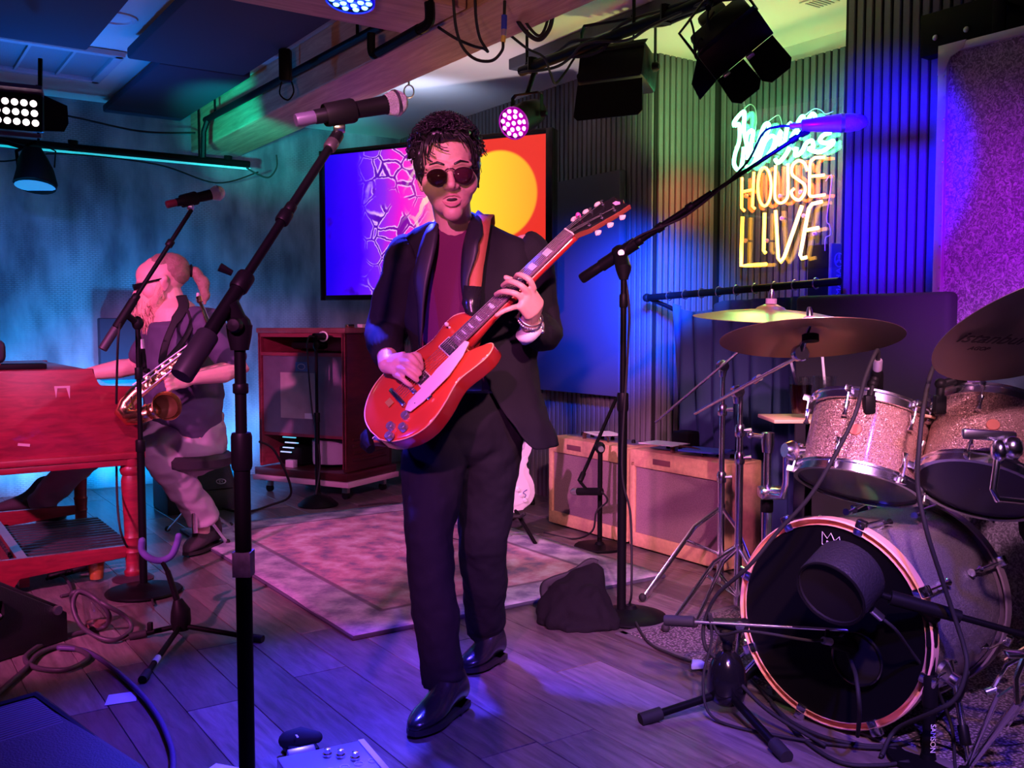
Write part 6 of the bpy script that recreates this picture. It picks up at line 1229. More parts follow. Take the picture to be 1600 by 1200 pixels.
# ---------------------------------------------------------------- the guitarist
def px(*a): return P(*a)
hip = P(722, 640, 2.90)
man = thing('person', V((hip.x, hip.y, 0)), 'man in black suit jacket, maroon shirt and round sunglasses playing a red guitar', 'person')
hc = P(700, 268, 2.74)
HMt = Matrix.Translation(hc) @ Matrix.Rotation(math.radians(6), 4, 'Z') @ Matrix.Rotation(math.radians(-5), 4, 'Y') @ Matrix.Rotation(math.radians(7), 4, 'X') @ Matrix.Diagonal((1.06, 1.05, 1.14, 1))
HMt = Matrix.Translation(V((0, 0, 0))) @ HMt
b = MB(); hb_ = MB(HMt); hb_.bm.free(); hb_.bm = b.bm
head_blobs(hb_)
neck0, neck1 = HMt @ V((0, .02, -.06)), P(714, 378, 2.83)
b.limb([neck0, neck0.lerp(neck1, .5), neck1, P(716, 400, 2.85)], [.056, .054, .062, .08], 16, dome=True)
b.limb([P(716, 395, 2.86), P(720, 460, 2.86), P(722, 540, 2.87), P(722, 600, 2.88), P(722, 650, 2.89)], [(.15, .07), (.14, .085), (.13, .08), (.13, .08), (.14, .085)], 20, dome=True, up=(1, 0, 0))
RS, RE, RW = P(640, 398, 2.85), P(604, 520, 2.90), P(606, 570, 2.665)
LS, LE, LW = P(822, 392, 2.88), P(852, 528, 2.90), P(826, 503, 2.665)
for s, e, w_ in ((RS, RE, RW), (LS, LE, LW)):
    b.limb([s, s.lerp(e, .5), e, e.lerp(w_, .35), w_], [.05, .045, .038, .036, .027], 14, dome=True)
# right hand, picking over the strings
kn = [g(.045, .075, .05), g(.03, .062, .054), g(.012, .052, .052), g(-.006, .046, .048)]
pc = RW.lerp(kn[1], .55)
b.limb([RW, RW.lerp(kn[1], .4), pc.lerp(kn[1], .5), kn[1].lerp(kn[2], .5)], [(.026, .02), (.034, .02), (.038, .017), (.036, .013)], 14, dome=True, up=(kn[0]-kn[3]).normalized())
finger(b, [kn[0], g(.062, .035, .064), g(.06, .008, .05), g(.052, -.004, .036)], .0098)
finger(b, [kn[1], g(.042, .018, .064), g(.046, -.006, .05), g(.046, -.016, .036)], .0102)
finger(b, [kn[2], g(.022, .006, .06), g(.026, -.018, .046), g(.028, -.026, .034)], .0096)
finger(b, [kn[3], g(.0, .006, .054), g(.002, -.014, .042), g(.004, -.022, .032)], .0085)
finger(b, [pc+(g(.05, .08, .03)-pc)*.35, g(.075, .05, .045), g(.068, .02, .036), g(.058, .0, .034)], .0108)
# left hand closed round the neck
X_ = .405
mk = [g(X_+.034, -.056, .004), g(X_+.012, -.060, .002), g(X_-.010, -.060, -.001), g(X_-.031, -.056, -.006)]
palm = g(X_-.002, -.062, -.045)
b.limb([LW, LW.lerp(palm, .6), palm, mk[1].lerp(mk[2], .5)], [(.027, .022), (.036, .022), (.042, .02), (.042, .014)], 14, dome=True, up=(mk[0]-mk[3]).normalized())
finger(b, [mk[0], g(X_+.040, -.056, .036), g(X_+.032, -.026, .05), g(X_+.024, .0, .034)], .0092)
finger(b, [mk[1], g(X_+.012, -.060, .038), g(X_-.000, -.028, .056), g(X_-.018, .014, .034)], .0094)
finger(b, [mk[2], g(X_-.014, -.060, .034), g(X_-.034, -.03, .05), g(X_-.050, .006, .034)], .0092)
finger(b, [mk[3], g(X_-.046, -.068, .014), g(X_-.070, -.064, .024), g(X_-.094, -.056, .026)], .0082)
finger(b, [palm.lerp(g(X_+.02, -.045, -.04), .5), g(X_+.03, -.01, -.03), g(X_+.024, .036, -.012), g(X_+.012, .066, .010)], .0105)
# legs
RH, RK, RA = P(684, 660, 2.88), P(676, 858, 2.74), P(690, 1062, 2.75)
LH, LK, LA = P(762, 655, 2.92), P(757, 848, 2.96), P(758, 985, 3.17)
for h_, k_, a_ in ((RH, RK, RA), (LH, LK, LA)): b.limb([h_, h_.lerp(k_, .5), k_, k_.lerp(a_, .35), a_, a_+V((0, 0, -.04))], [.075, .065, .048, .046, .035, .04], 14, dome=True)
body = fuse(b, 'body', skin, man, .0037, 3)
lb = MB(HMt); lips(lb, .010); lb.build('lips', M('lips', (.5, .19, .19), .45), man, ang=180)
MB(HMt).ell((0, -.078, -.0685), (.017, .006, .0068), sub=3).build('mouth_opening', M('mouth_dark', (.02, .004, .006), .6), man)
for s in (-1, 1):
    e_ = MB(HMt).ell((s*.031, -.073, -.006), (.012, .011, .012), sub=2).build('eye', white, man); MB(HMt).ell((s*.031, -.082, -.007), (.006, .003, .006), sub=2).build('iris', M('brown_iris', (.03, .015, .01), .2), e_)
    MB(HMt).limb([(s*.014, -.0905, .0145), (s*.03, -.0905, .0205), (s*.05, -.076, .0165)], [(.0035, .0028), (.004, .003), (.002, .002)], 8, dome=True).build('eyebrow', hair_b, man, ang=180)
sg = MB(HMt); frame_m = M('dark_wire_frame', (.05, .02, .03), .3, .7); sgo = MB(HMt).limb([(-.012, -.105, .0), (-.006, -.109, .003), (.006, -.109, .003), (.012, -.105, .0)], .0018, 6).build('sunglasses', frame_m, man, ang=180)
for s in (-1, 1):
    ol = [(s*(.034+.0255*math.cos(t_)), -.1+.022*(.5+.5*s*s*math.cos(t_))*.75 - .004, -.011+.0215*math.sin(t_)*(1.1 if math.sin(t_) < 0 else .72)) for t_ in [k*2*PI/24 for k in range(24)]]
    mb = MB(HMt); mb.limb(ol, .0016, 6, closed=True); mb.build('rim', frame_m, sgo, ang=180)
    mb = MB(HMt); vs = [mb.bm.verts.new(HMt @ V(q)) for q in ol]; cv = mb.bm.verts.new(HMt @ V((s*.034, -.098, -.011)));
    for k in range(24): mb.bm.faces.new((vs[k], vs[(k+1) % 24], cv))
    mb.build('lens', lens_m, sgo, ang=180, solid=.0015)
    MB(HMt).limb([(s*.0595, -.084, -.002), (s*.074, -.06, -.001), (s*.080, .0, .0), (s*.081, .02, -.008)], .0015, 6).build('temple', frame_m, sgo, ang=180)
# curly hair: a cap with several hundred curled strands joined to it
hb_ = MB(HMt); rnd = random.Random(11)
hb_.ell((0, .034, .036), (.084, .096, .083)); hb_.ell((0, -.05, .086), (.066, .04, .026))
for s in (-1, 1): hb_.ell((s*.07, .016, .022), (.02, .05, .05)); hb_.ell((s*.0735, -.012, .0), (.006, .012, .034)); hb_.limb([(s*.0765, .002, -.01), (s*.0765, .004, -.045)], [.007, .003], 8, dome=True)
hb_.ell((0, .095, -.02), (.06, .03, .06))
for k in range(110):
    an = rnd.uniform(-PI, PI); el_ = rnd.uniform(.1, 1.45); x, y, z = .088*math.cos(el_)*math.sin(an), .034-.098*math.cos(el_)*math.cos(an), .036+.083*math.sin(el_)
    if y < -.02 and z < .08: continue
    hb_.ell((x, y, z), rnd.uniform(.011, .018), sub=2)
cap = fuse(hb_, 'hair', hair_b, man, .005, 1, (.006, 60.))
mb = MB(HMt)
for k in range(520):
    an = rnd.uniform(-PI, PI); el_ = rnd.uniform(.0, 1.5); x, y, z = .092*math.cos(el_)*math.sin(an), .034-.104*math.cos(el_)*math.cos(an), .036+.086*math.sin(el_)
    if y < -.03 and z < .076: continue
    n0 = V((x, y-.03, z-.03)).normalized(); t0 = n0.orthogonal(); t0.rotate(Quaternion(n0, rnd.uniform(0, 6.28))); b0_ = n0.cross(t0); rr = rnd.uniform(.005, .010); tw = rnd.uniform(2.5, 5)
    mb.limb([V((x, y, z))+n0*(.002+(.010+.012*max(0, n0.z))*j/9)+t0*(rr*math.sin(tw*j/9))+b0_*(rr*(1-math.cos(tw*j/9))) for j in range(10)], [.0022-.0001*j for j in range(10)], 4)
for k in range(150):
    an = rnd.uniform(-1.25, 1.25); el_ = rnd.uniform(.25, 1.5); q = V((.068*math.cos(el_)*math.sin(an), -.05-.042*math.cos(el_)*math.cos(an), .086+.028*math.sin(el_))); n0 = V((q.x*.6, q.y+.03, (q.z-.07)*1.6)).normalized(); t0 = n0.orthogonal(); t0.rotate(Quaternion(n0, rnd.uniform(0, 6.28))); b0_ = n0.cross(t0); rr = rnd.uniform(.005, .010); tw = rnd.uniform(2.5, 5)
    mb.limb([q+n0*(.001+.013*j/9)+t0*(rr*math.sin(tw*j/9))+b0_*(rr*(1-math.cos(tw*j/9))) for j in range(10)], [.0022-.0001*j for j in range(10)], 4)
for pts in ([(-.03, -.085, .085), (-.045, -.098, .065), (-.05, -.096, .045), (-.04, -.096, .035)], [(-.02, -.088, .085), (-.03, -.1, .067), (-.022, -.102, .051), (-.006, -.101, .046)], [(-.04, -.08, .085), (-.055, -.09, .06), (-.058, -.084, .035), (-.046, -.09, .02)], [(.03, -.086, .085), (.045, -.094, .067), (.055, -.082, .051)], [(.05, -.07, .08), (.064, -.066, .055), (.068, -.051, .025), (.071, -.041, -.005)], [(-.06, -.056, .075), (-.067, -.058, .045), (-.069, -.046, .005)], [(.0, -.086, .095), (-.005, -.102, .085), (.008, -.102, .07)]):
    for dx in range(4): o_ = V((rnd.uniform(-.006, .006), rnd.uniform(-.002, .001), rnd.uniform(-.004, .004))); mb.limb(spline([V(p)+o_*(1+.5*i_) for i_, p in enumerate(pts)], 5), [.0022-.0011*i_/(5*(len(pts)-1)) for i_ in range(5*(len(pts)-1)+1)], 4)
mb.build('curls', hair_b, man, ang=180, kind='stuff')
# trousers
b = MB()
b.limb([P(724, 592, 2.885), P(724, 630, 2.89), P(724, 668, 2.89)], [(.158, .11), (.172, .122), (.168, .12)], 24, up=(1, 0, 0), dome=True)
b.limb([P(683, 660, 2.88), P(676, 740, 2.83), P(671, 850, 2.735), P(677, 930, 2.72), P(687, 1010, 2.73), P(692, 1066, 2.74)], [(.105, .115), (.096, .1), (.07, .078), (.066, .072), (.06, .07), (.06, .075)], 24, up=(1, 0, 0))
b.limb([P(768, 655, 2.92), P(764, 740, 2.93), P(756, 848, 2.95), P(758, 920, 3.05), P(758, 975, 3.14), P(757, 990, 3.15)], [(.105, .115), (.094, .1), (.077, .08), (.07, .075), (.062, .07), (.06, .07)], 24, up=(1, 0, 0))
for q, r in ((P(700, 1058, 2.70), .045),): b.ell(q, (r, r, r*.55))
tr_ = fuse(b, 'trousers', M('black_trouser_cloth', (.008, .0075, .011), .85, bump=.12, bscale=400, spec=.2), man, .0065, 4, (.010, 6., (1.3, 1.3, .8))); folds(tr_, .014, .09); folds(tr_, .006, .035)
rows = []
for z0, k in ((0, 1.0), (.036, 1.0)): rows.append([P(724, 602, 2.887)+V((.161*k*math.cos(t_), .114*k*math.sin(t_), z0-.018)) for t_ in [j*2*PI/40 for j in range(40)]])
MB().loft(rows).build('belt', leather_b, man, ang=180, solid=.004)
MB().box(P(741, 600, 2.755), (.045, .008, .04), bev=.004).build('belt_buckle', steel, man)
# shirt and jacket
def ring(v, cx, hw, dc, ry, uL=None, uR=None, n=28, pw=1.):
    c = P(cx, v, dc); w_ = hw*dc/F; pts = []
    if uL is None: th = [2*PI*k/n for k in range(n)]
    else:
        a0, a1 = math.asin(max(-1, min(1, (uR-cx)/hw))), math.asin(max(-1, min(1, (uL-cx)/hw)))+2*PI
        th = [a0+(a1-a0)*k/n for k in range(n+1)]
    for t_ in th: pts.append(c+V((w_*math.sin(t_), -ry*math.cos(t_)*1.0, 0)))
    return pts
sh_rows = [ring(352, 712, 38, 2.83, .068), ring(362, 712, 46, 2.84, .075), ring(378, 716, 72, 2.85, .09), ring(400, 722, 84, 2.86, .102), ring(450, 724, 84, 2.86, .115), ring(500, 726, 80, 2.865, .115), ring(550, 727, 80, 2.87, .112), ring(605, 727, 80, 2.88, .114)]
so = MB().loft(sh_rows).build('shirt', maroon, man, ang=180, solid=.004, sub=1); wrinkle(so.data, .005, 14, (1, 1, 2.5))
J = [(350, 714, 50, 2.84, .078, 690, 741), (364, 717, 78, 2.85, .092, 687, 746), (380, 728, 108, 2.86, .105, 685, 750), (415, 733, 108, 2.865, .122, 679, 749), (460, 733, 106, 2.87, .13, 671, 745), (500, 735, 103, 2.875, .13, 664, 744), (540, 737, 101, 2.88, .13, 658, 747), (580, 742, 99, 2.885, .132, 655, 757), (620, 746, 103, 2.89, .136, 652, 776), (655, 751, 110, 2.89, .142, 652, 800), (682, 754, 116, 2.89, .148, 654, 820), (696, 755, 117, 2.89, .15, 660, 834)]
jb = MB(); jb.loft([ring(*r) for r in J], wrap=False)
for r_, (s, e, w_, cuff) in enumerate(((RS, RE, RW, P(604, 560, 2.70)), (LS, LE, LW, P(836, 507, 2.72)))):
    jb.limb([s+V((.03 if r_ == 0 else -.03, .0, .01)), s, s.lerp(e, .3), s.lerp(e, .65), e, e.lerp(cuff, .4), cuff], [.075, .078, .07, .064, .064, .058, .047], 22)
me = bpy.data.meshes.new('tmp'); jb.bm.normal_update()
jo = jb.build('jacket', suit, man, ang=180); folds(jo, .022, .13, 2); folds(jo, .012, .05); md_ = jo.modifiers.new('thick', 'SOLIDIFY'); md_.thickness = .005; wrinkle(jo.data, .010, 11, (1, 1, 1.6)); wrinkle(jo.data, .005, 26, (1.4, 1, 1))
def panel(name, pts, mat, th=.005):
    mb = MB(); vs = [mb.bm.verts.new(V(p)) for p in pts]; mb.bm.faces.new(vs); bmesh.ops.triangulate(mb.bm, faces=mb.bm.faces[:]); return mb.build(name, mat, man, False, solid=th)
def strip(name, L_, R_, mat, th=.005, parent=None, sub=1):
    mb = MB(); mb.loft([[a, V(a).lerp(V(c), .5)+V((0, -.006, 0)), c] for a, c in zip(L_, R_)], wrap=False); return mb.build(name, mat, parent or man, ang=180, solid=th, sub=sub)
strip('lapel', [P(668, 352, 2.775), P(655, 385, 2.750), P(648, 420, 2.738), P(645, 444, 2.735), P(654, 470, 2.735), P(655, 545, 2.735)], [P(685, 348, 2.765), P(684, 375, 2.737), P(677, 405, 2.722), P(670, 432, 2.715), P(662, 470, 2.715), P(659, 548, 2.725)], suit_l)
strip('lapel', [P(736, 338, 2.80), P(729, 362, 2.745), P(723, 385, 2.725), P(721, 410, 2.712), P(720, 436, 2.706), P(722, 462, 2.70), P(738, 545, 2.725)], [P(752, 338, 2.80), P(758, 370, 2.722), P(744, 376, 2.705), P(750, 388, 2.700), P(738, 420, 2.693), P(727, 445, 2.69), P(746, 548, 2.73)], suit_l)
strip('collar', [P(680, 346, 2.80), P(690, 334, 2.86), P(714, 330, 2.90), P(740, 330, 2.86), P(748, 340, 2.79)], [P(668, 362, 2.80), P(680, 350, 2.88), P(714, 346, 2.925), P(748, 346, 2.88), P(762, 366, 2.79)], suit_l)
MB().limb([P(823, 512, 2.69), P(832, 521, 2.70)], [.041, .043], 18).build('shirt_cuff', M('white_cotton', (.7, .68, .7), .8), man, ang=180)
for k in range(2): MB().ell(P(846+2*k, 512+6*k, 2.672), (.006, .004, .006), sub=2).build('cuff_button', steel, man)
wax = (LW-palm).normalized(); wx, wy, _ = frame(wax); mb = MB(); wc = LW.lerp(palm, .18)
for k in range(30):
    t_ = 2*PI*k/30; mb.ell(wc+wx*(.0335*math.cos(t_))+wy*(.0335*math.sin(t_)), .0042, sub=1)
mb.build('bracelet', M('silver_beads', (.8, .75, .7), .25, .9), man, ang=180, kind='stuff')
MB().limb([wc-wax*.0-wax*.012+wx*(.034*math.cos(t_))+wy*(.034*math.sin(t_)) for t_ in [2*PI*k/24 for k in range(24)]], .0022, 6, closed=True).build('bangle', steel, man, ang=180)
def shoe(heel, toe, parent, mat, sole_m, h=.13, w=.047, tip=.35, name='shoe'):
    heel, toe = V(heel), V(toe); ax = (toe-heel); L_ = ax.length; ax.normalize(); sd = V((-ax.y, ax.x, 0)); rows = []; srows = []
    for t_, wd, zt in ((-.02, .5, .3), (.0, .74, .62), (.06, .84, 1.0), (.18, .86, 1.0), (.3, .84, .96), (.4, .86, .72), (.5, .93, .55), (.62, 1.0, .45), (.74, .97, .38), (.86, .78, .31), (.95, .5, .25), (1.0, tip*.6, .17)):
        c = heel+ax*(t_*L_); ww = wd*w; zb = .022 if t_ < .3 else .018; hh = zt*h; row = []
        for k in range(16):
            an = 2*PI*k/16; zz = math.sin(an); row.append(c+sd*(ww*math.cos(an)*(1-.25*max(0, zz)*(1 if zt > .6 else .6)))+V((0, 0, zb+hh*(.5+.5*zz))))
        rows.append(row); srows.append([(c+sd*(ww*1.0)), (c-sd*(ww*1.0))])
    o = MB().loft(rows, caps=True).build(name, mat, parent, ang=180, sub=1)
    mb = MB(); loop = [r[0] for r in srows]+[r[1] for r in srows[::-1]]; lo = [mb.bm.verts.new(p+V((0, 0, .011))) for p in loop]; hi = [mb.bm.verts.new(p+V((0, 0, .026))) for p in loop]
    mb.bm.faces.new(lo[::-1]); mb.bm.faces.new(hi)
    for k in range(len(lo)): mb.bm.faces.new((lo[k], lo[(k+1) % len(lo)], hi[(k+1) % len(lo)], hi[k]))
    mb.build('sole', sole_m, o); hp_ = [heel+ax*(t_*L_)+sd*(s*w*.82) for t_, s in ((-.02, .6), (.24, 1), (.24, -1), (-.02, -.6))]
    mb = MB(); lo = [mb.bm.verts.new(p+V((0, 0, .0015))) for p in hp_]; hi = [mb.bm.verts.new(p+V((0, 0, .026))) for p in hp_]; mb.bm.faces.new(lo[::-1]); mb.bm.faces.new(hi)
    for k in range(4): mb.bm.faces.new((lo[k], lo[(k+1) % 4], hi[(k+1) % 4], hi[k]))
    mb.build('heel', sole_m, o); return o
sole_b = M('black_sole', (.02, .018, .018), .5)
shoe(G(719, 1104), G(643, 1157), man, leather_b, sole_b, .13, .05); shoe(G(780, 1030), G(724, 1056), man, leather_b, sole_b, .13, .048)
# strap over the shoulder to the guitar
st_m = M('rust_leather', (.42, .12, .06), .65, bump=.2, bscale=120)
sc_ = [(P(738, 470, 2.695), .022), (P(740, 440, 2.705), .023), (P(744, 405, 2.722), .024), (P(749, 375, 2.742), .024), (P(753, 350, 2.775), .024), (P(755, 338, 2.84), .024), (P(760, 345, 2.92), .027), (P(740, 420, 3.02), .027), (P(700, 520, 3.05), .027), (P(640, 620, 2.98), .027), (P(592, 690, 2.72), .022), (g(-.185, 0, -.025), .016)]
pts = spline([q for q, _ in sc_], 4); wd = [sc_[min(i//4, len(sc_)-1)][1] for i in range(len(pts))]
Lr, Rr = [], []
for i, p_ in enumerate(pts):
    t_ = (pts[min(i+1, len(pts)-1)]-pts[max(i-1, 0)]).normalized(); sd = t_.cross(V((0, -1, 0))); sd = sd if sd.length > .2 else V((1, 0, 0)); sd = V((sd.x, sd.y*.2, sd.z)).normalized()
    if i and sd.dot(last) < 0: sd = -sd
    last = sd; Lr.append(p_+sd*wd[i]); Rr.append(p_-sd*wd[i])
so_ = strip('guitar_strap', Lr, Rr, st_m, .004, gt, 0)
MI = GW.inverted(); so_.data.transform(MI)
tb = strip('strap_tab', [P(725, 446, 2.694), P(722, 475, 2.69), P(728, 488, 2.685), P(737, 494, 2.68)], [P(752, 448, 2.694), P(750, 475, 2.69), P(747, 488, 2.685), P(741, 494, 2.68)], leather_b, .006, gt, 0); tb.data.transform(MI)
# ---------------------------------------------------------------- the seated saxophone player
fd = V((-.93, -.36, 0)).normalized(); lat = V((fd.y, -fd.x, 0))
sx0 = P(295, 690, 4.58); sx0.z = 0
sax_man = thing('person', sx0, 'seated bearded man with ponytail and dark glasses at the organ, saxophone across his chest', 'person')
ginger = M('ginger_beard', (.72, .42, .3), .7, bump=.5, bscale=160, var=.15, vscale=40); thin_hair = M('brown_grey_hair', (.3, .19, .14), .6, bump=.4, bscale=150, stretch=(1, .2, 1))
shirt_d = M('dark_plum_shirt', (.075, .06, .115), .75, bump=.1, bscale=300); mauve = M('grey_trousers', (.36, .3, .34), .8, bump=.1, bscale=300); boot_m = M('dark_suede_boot', (.05, .035, .045), .8, bump=.2, bscale=120)
HS = Matrix.Translation(P(250, 440, 4.5)) @ Matrix.Rotation(math.radians(-69), 4, 'Z') @ Matrix.Rotation(math.radians(13), 4, 'X') @ Matrix.Scale(1.13, 4)
b = MB(); hb_ = MB(HS); hb_.bm.free(); hb_.bm = b.bm; head_blobs(hb_, 1.05)
b.limb([HS @ V((0, .02, -.06)), P(268, 482, 4.52), P(272, 500, 4.54)], [.064, .07, .09], 16, dome=True)
b.limb([P(272, 500, 4.54), P(282, 560, 4.55), P(286, 620, 4.55), P(294, 665, 4.57)], [(.12, .16), (.15, .17), (.15, .17), (.14, .16)], 20, up=fd, dome=True)
SLs, SLe, SLw = P(322, 508, 4.36), P(374, 578, 4.40), P(302, 590, 4.20)
SRs, SRe, SRw = P(244, 520, 4.78), P(212, 572, 4.82), P(140, 584, 4.72)
for s, e, w_ in ((SLs, SLe, SLw), (SRs, SRe, SRw)): b.limb([s, s.lerp(e, .5), e, e.lerp(w_, .35), w_], [.062, .056, .048, .048, .032], 14, dome=True)
hdn = (SLw-SLe).normalized(); hp = SLw+hdn*.05; b.limb([SLw, hp, hp+hdn*.04], [(.03, .022), (.042, .02), (.04, .016)], 12, dome=True, up=(0, 0, 1))
for k in range(4): q = hp+hdn*(.045-.006*abs(k-1))+V((0, 0, .032-.021*k)); finger(b, [q, q+hdn*.03+V((0, -.018, .0)), q+hdn*.045+V((0, .0, -.008)), q+hdn*.04+V((0, .02, -.012))], .0095)
finger(b, [hp+V((0, 0, .02)), hp+hdn*.02+V((0, -.01, .045)), hp+hdn*.05+V((0, .01, .05))], .011)
hdn = (SRw-SRe).normalized(); hp = SRw+hdn*.05; b.limb([SRw, hp, hp+hdn*.045], [(.03, .02), (.042, .018), (.04, .014)], 12, dome=True, up=(0, 1, 0))
for k in range(4): q = hp+hdn*.05+V((-.0, .034-.022*k, 0)); finger(b, [q, q+hdn*.035+V((0, 0, .004)), q+hdn*.06+V((0, 0, -.012)), q+hdn*.07+V((0, 0, -.028))], .0092)
finger(b, [hp+V((0, -.02, 0)), hp+V((-.01, -.045, -.004)), hp+hdn*.04+V((0, -.055, -.014))], .0105)
LL = [P(302, 668, 4.62), P(268, 678, 4.48), P(236, 692, 4.40), P(270, 740, 4.50), P(313, 800, 4.66), P(316, 842, 4.72)]
RL = [P(288, 668, 4.76), P(215, 680, 4.86), P(152, 698, 4.98), P(110, 735, 5.05), P(72, 778, 5.14), P(70, 790, 5.16)]
for L_ in (LL, RL): b.limb(L_, [.08, .075, .058, .054, .045, .04], 14, dome=True)
fuse(b, 'body', skin2, sax_man, .0052, 2)
lb = MB(HS); lips(lb, .004); lb.build('lips', MATS['lips'], sax_man, ang=180)
g_ = MB(HS).limb([(-.05, -.088, .004), (-.02, -.104, .008), (0, -.107, .009), (.02, -.104, .008), (.05, -.088, .004)], .003, 6).build('sunglasses', blackm, sax_man, ang=180)
for s in (-1, 1):
    MB(HS).limb([(s*.012, -.105, .0), (s*.035, -.1, -.004), (s*.06, -.078, -.002), (s*.066, -.06, .002)], [(.004, .008), (.004, .017), (.004, .014), (.003, .006)], 10, up=(0, -1, 0), dome=True).build('lens', gloss, g_, ang=180)
    MB(HS).limb([(s*.064, -.07, .004), (s*.077, -.03, .006), (s*.082, .01, .006)], (.003, .005), 6).build('temple', blackm, g_, ang=180); MB(HS).ell((s*.031, -.078, -.004), (.012, .011, .012), sub=2).build('eye', white, sax_man)
rnd = random.Random(5); b = MB(HS)
b.limb([(0, -.05, -.06), (0, -.062, -.11), (0, -.05, -.165), (0, -.04, -.215), (0, -.034, -.25)], [.062, .07, .06, .04, .01], 16, dome=True); b.ell((0, -.088, -.052), (.034, .016, .012))
for s in (-1, 1): b.limb([(s*.068, -.006, -.012), (s*.062, -.02, -.055), (s*.042, -.05, -.1)], [.014, .034, .038], 12, dome=True); b.limb([(0, -.095, -.05), (s*.03, -.088, -.062), (s*.04, -.075, -.09)], [.010, .012, .012], 10, dome=True)
fuse(b, 'beard', ginger, sax_man, .006, 1, (.012, 30., (1, 1, .45)))
mb = MB(HS)
for k in range(380):
    t_ = rnd.random(); an = rnd.uniform(0, 2*PI); z = -.06-.17*t_; rr = .07*(1-.62*t_*t_); c = V((rr*math.cos(an), -.062+.14*max(0, -z-.1)+rr*math.sin(an)*.95, z)); o_ = V((math.cos(an), math.sin(an), -.6))
    mb.limb([c, c+o_*.008+V((rnd.uniform(-.004, .004), 0, -.012)), c+o_*.010+V((rnd.uniform(-.008, .008), rnd.uniform(-.006, .006), -.03))], [.0022, .0018, .0006], 4)
mb.build('beard_strands', ginger, sax_man, ang=180, kind='stuff')
b = MB(HS); b.ell((0, .062, .036), (.0745, .068, .072)); b.ell((0, .024, .062), (.066, .058, .052)); b.limb([(0, .11, .03), (0, .145, .01), (0, .165, -.04), (0, .16, -.1), (0, .15, -.125)], [.02, .028, .03, .022, .008], 12, dome=True)
fuse(b, 'hair', thin_hair, sax_man, .005, 2, (.004, 40., (1, .3, 1)))
mb = MB(HS); mb.limb([(.022*math.cos(t_), .13+.006*math.sin(t_), .018+.022*math.sin(t_)) for t_ in [2*PI*k/14 for k in range(14)]], .006, 6, closed=True); mb.build('hair_band', black, sax_man, ang=180)
# shirt, sleeves, trousers, boots
b = MB(); b.limb([P(270, 486, 4.53), P(273, 502, 4.54), P(280, 545, 4.55), P(284, 600, 4.545), P(288, 632, 4.555), P(294, 652, 4.58)], [(.075, .075), (.125, .2), (.165, .205), (.19, .2), (.18, .195), (.16, .185)], 24, up=fd, dome=True)
b.limb([SLs+V((-.06, .04, .0)), SLs, SLs.lerp(SLe, .35), SLs.lerp(SLe, .72)], [.09, .088, .08, .075], 18, dome=True); b.limb([SRs+V((.06, -.02, .0)), SRs, SRs.lerp(SRe, .35), SRs.lerp(SRe, .6)], [.08, .08, .074, .07], 18, dome=True)
fuse(b, 'shirt', shirt_d, sax_man, .008, 3, (.012, 8., (1, 1, 1.5)))
MB().limb([P(270, 484, 4.53)+V((.085*math.cos(t_), .085*math.sin(t_), .02*math.cos(t_))) for t_ in [2*PI*k/20 for k in range(20)]], (.006, .02), 8, closed=True).build('collar', shirt_d, sax_man, ang=180)
b = MB(); b.limb([P(292, 664, 4.58), P(300, 690, 4.58)], [.185, .17], 20, dome=True, sq=.9)
b.limb(LL[:5]+[P(318, 812, 4.68)], [.115, .108, .092, .08, .074, .08], 20); b.limb(RL[:5]+[P(62, 790, 5.15)], [.11, .1, .085, .078, .072, .075], 20)
fuse(b, 'trousers', mauve, sax_man, .008, 3, (.012, 10., (1, 1, 1.4)))
for h_, t_ in ((G(338, 852), G(290, 872)), (G(88, 800, .07), G(-10, 806, .07))): shoe(h_, t_, sax_man, boot_m, sole_b, .19, .052, .55, 'boot')
# drum throne
th = thing('drum_throne', sx0+V((.02, 0, 0)), 'black round stool under the seated saxophone player', 'stool'); c = sx0+V((.02, .0, .5))
MB().lathe([(.001, -.06), (.15, -.06), (.185, -.045), (.19, -.01), (.17, .008), (.001, .01)], c, (0, 0, 1), 32).build('seat', M('black_vinyl', (.02, .018, .022), .45), th); MB().cyl(sx0+V((.02, 0, .12)), c+V((0, 0, -.05)), .014).build('post', chrome, th)
for tip in (G(262, 828, .012), G(360, 822, .012), sx0+V((.1, .25, .012))):
    lg = MB().limb([c+V((0, 0, -.22)), tip], (.010, .006), 8).build('leg', chrome, th); MB().ell(tip+V((0, 0, .006)), .016, sub=2).build('rubber_foot', rubber, lg)
# saxophone
sx = thing('saxophone', P(262, 610, 4.1), 'brass saxophone with bell shaded inside hanging across the seated man', 'saxophone')
body0, body1 = P(332, 522, 4.16), P(212, 615, 4.06); bax = (body1-body0).normalized()
MB().limb(spline([P(312, 470, 4.3), P(318, 484, 4.27), P(324, 500, 4.22), P(332, 516, 4.17), body0], 5), [.007+.0004*k for k in range(21)], 12).build('neck', brass, sx, ang=180)
MB().limb([P(309, 458, 4.31), P(311, 470, 4.3)], [.006, .012], 12).build('mouthpiece', M('pale_mouthpiece', (.65, .5, .5), .3), sx); MB().cyl(P(310.5, 464, 4.305), P(312.5, 472, 4.298), .0125).build('ligature', brass, sx)
MB().limb([body0, body0.lerp(body1, .5), body1, P(198, 630, 4.05), P(192, 644, 4.04), P(203, 653, 4.02), P(220, 650, 4.0), P(236, 643, 3.99)], [.0145, .023, .031, .033, .034, .034, .033, .034], 20).build('body_tube', brass, sx, ang=180)
bc = P(261, 634, 3.95); ba = V((.62, -.72, .3)).normalized(); th0 = P(236, 643, 3.99)
MB().limb([th0, th0.lerp(bc, .5)-ba*.02], [.034, .037], 20).build('bell_throat', brass, sx, ang=180)
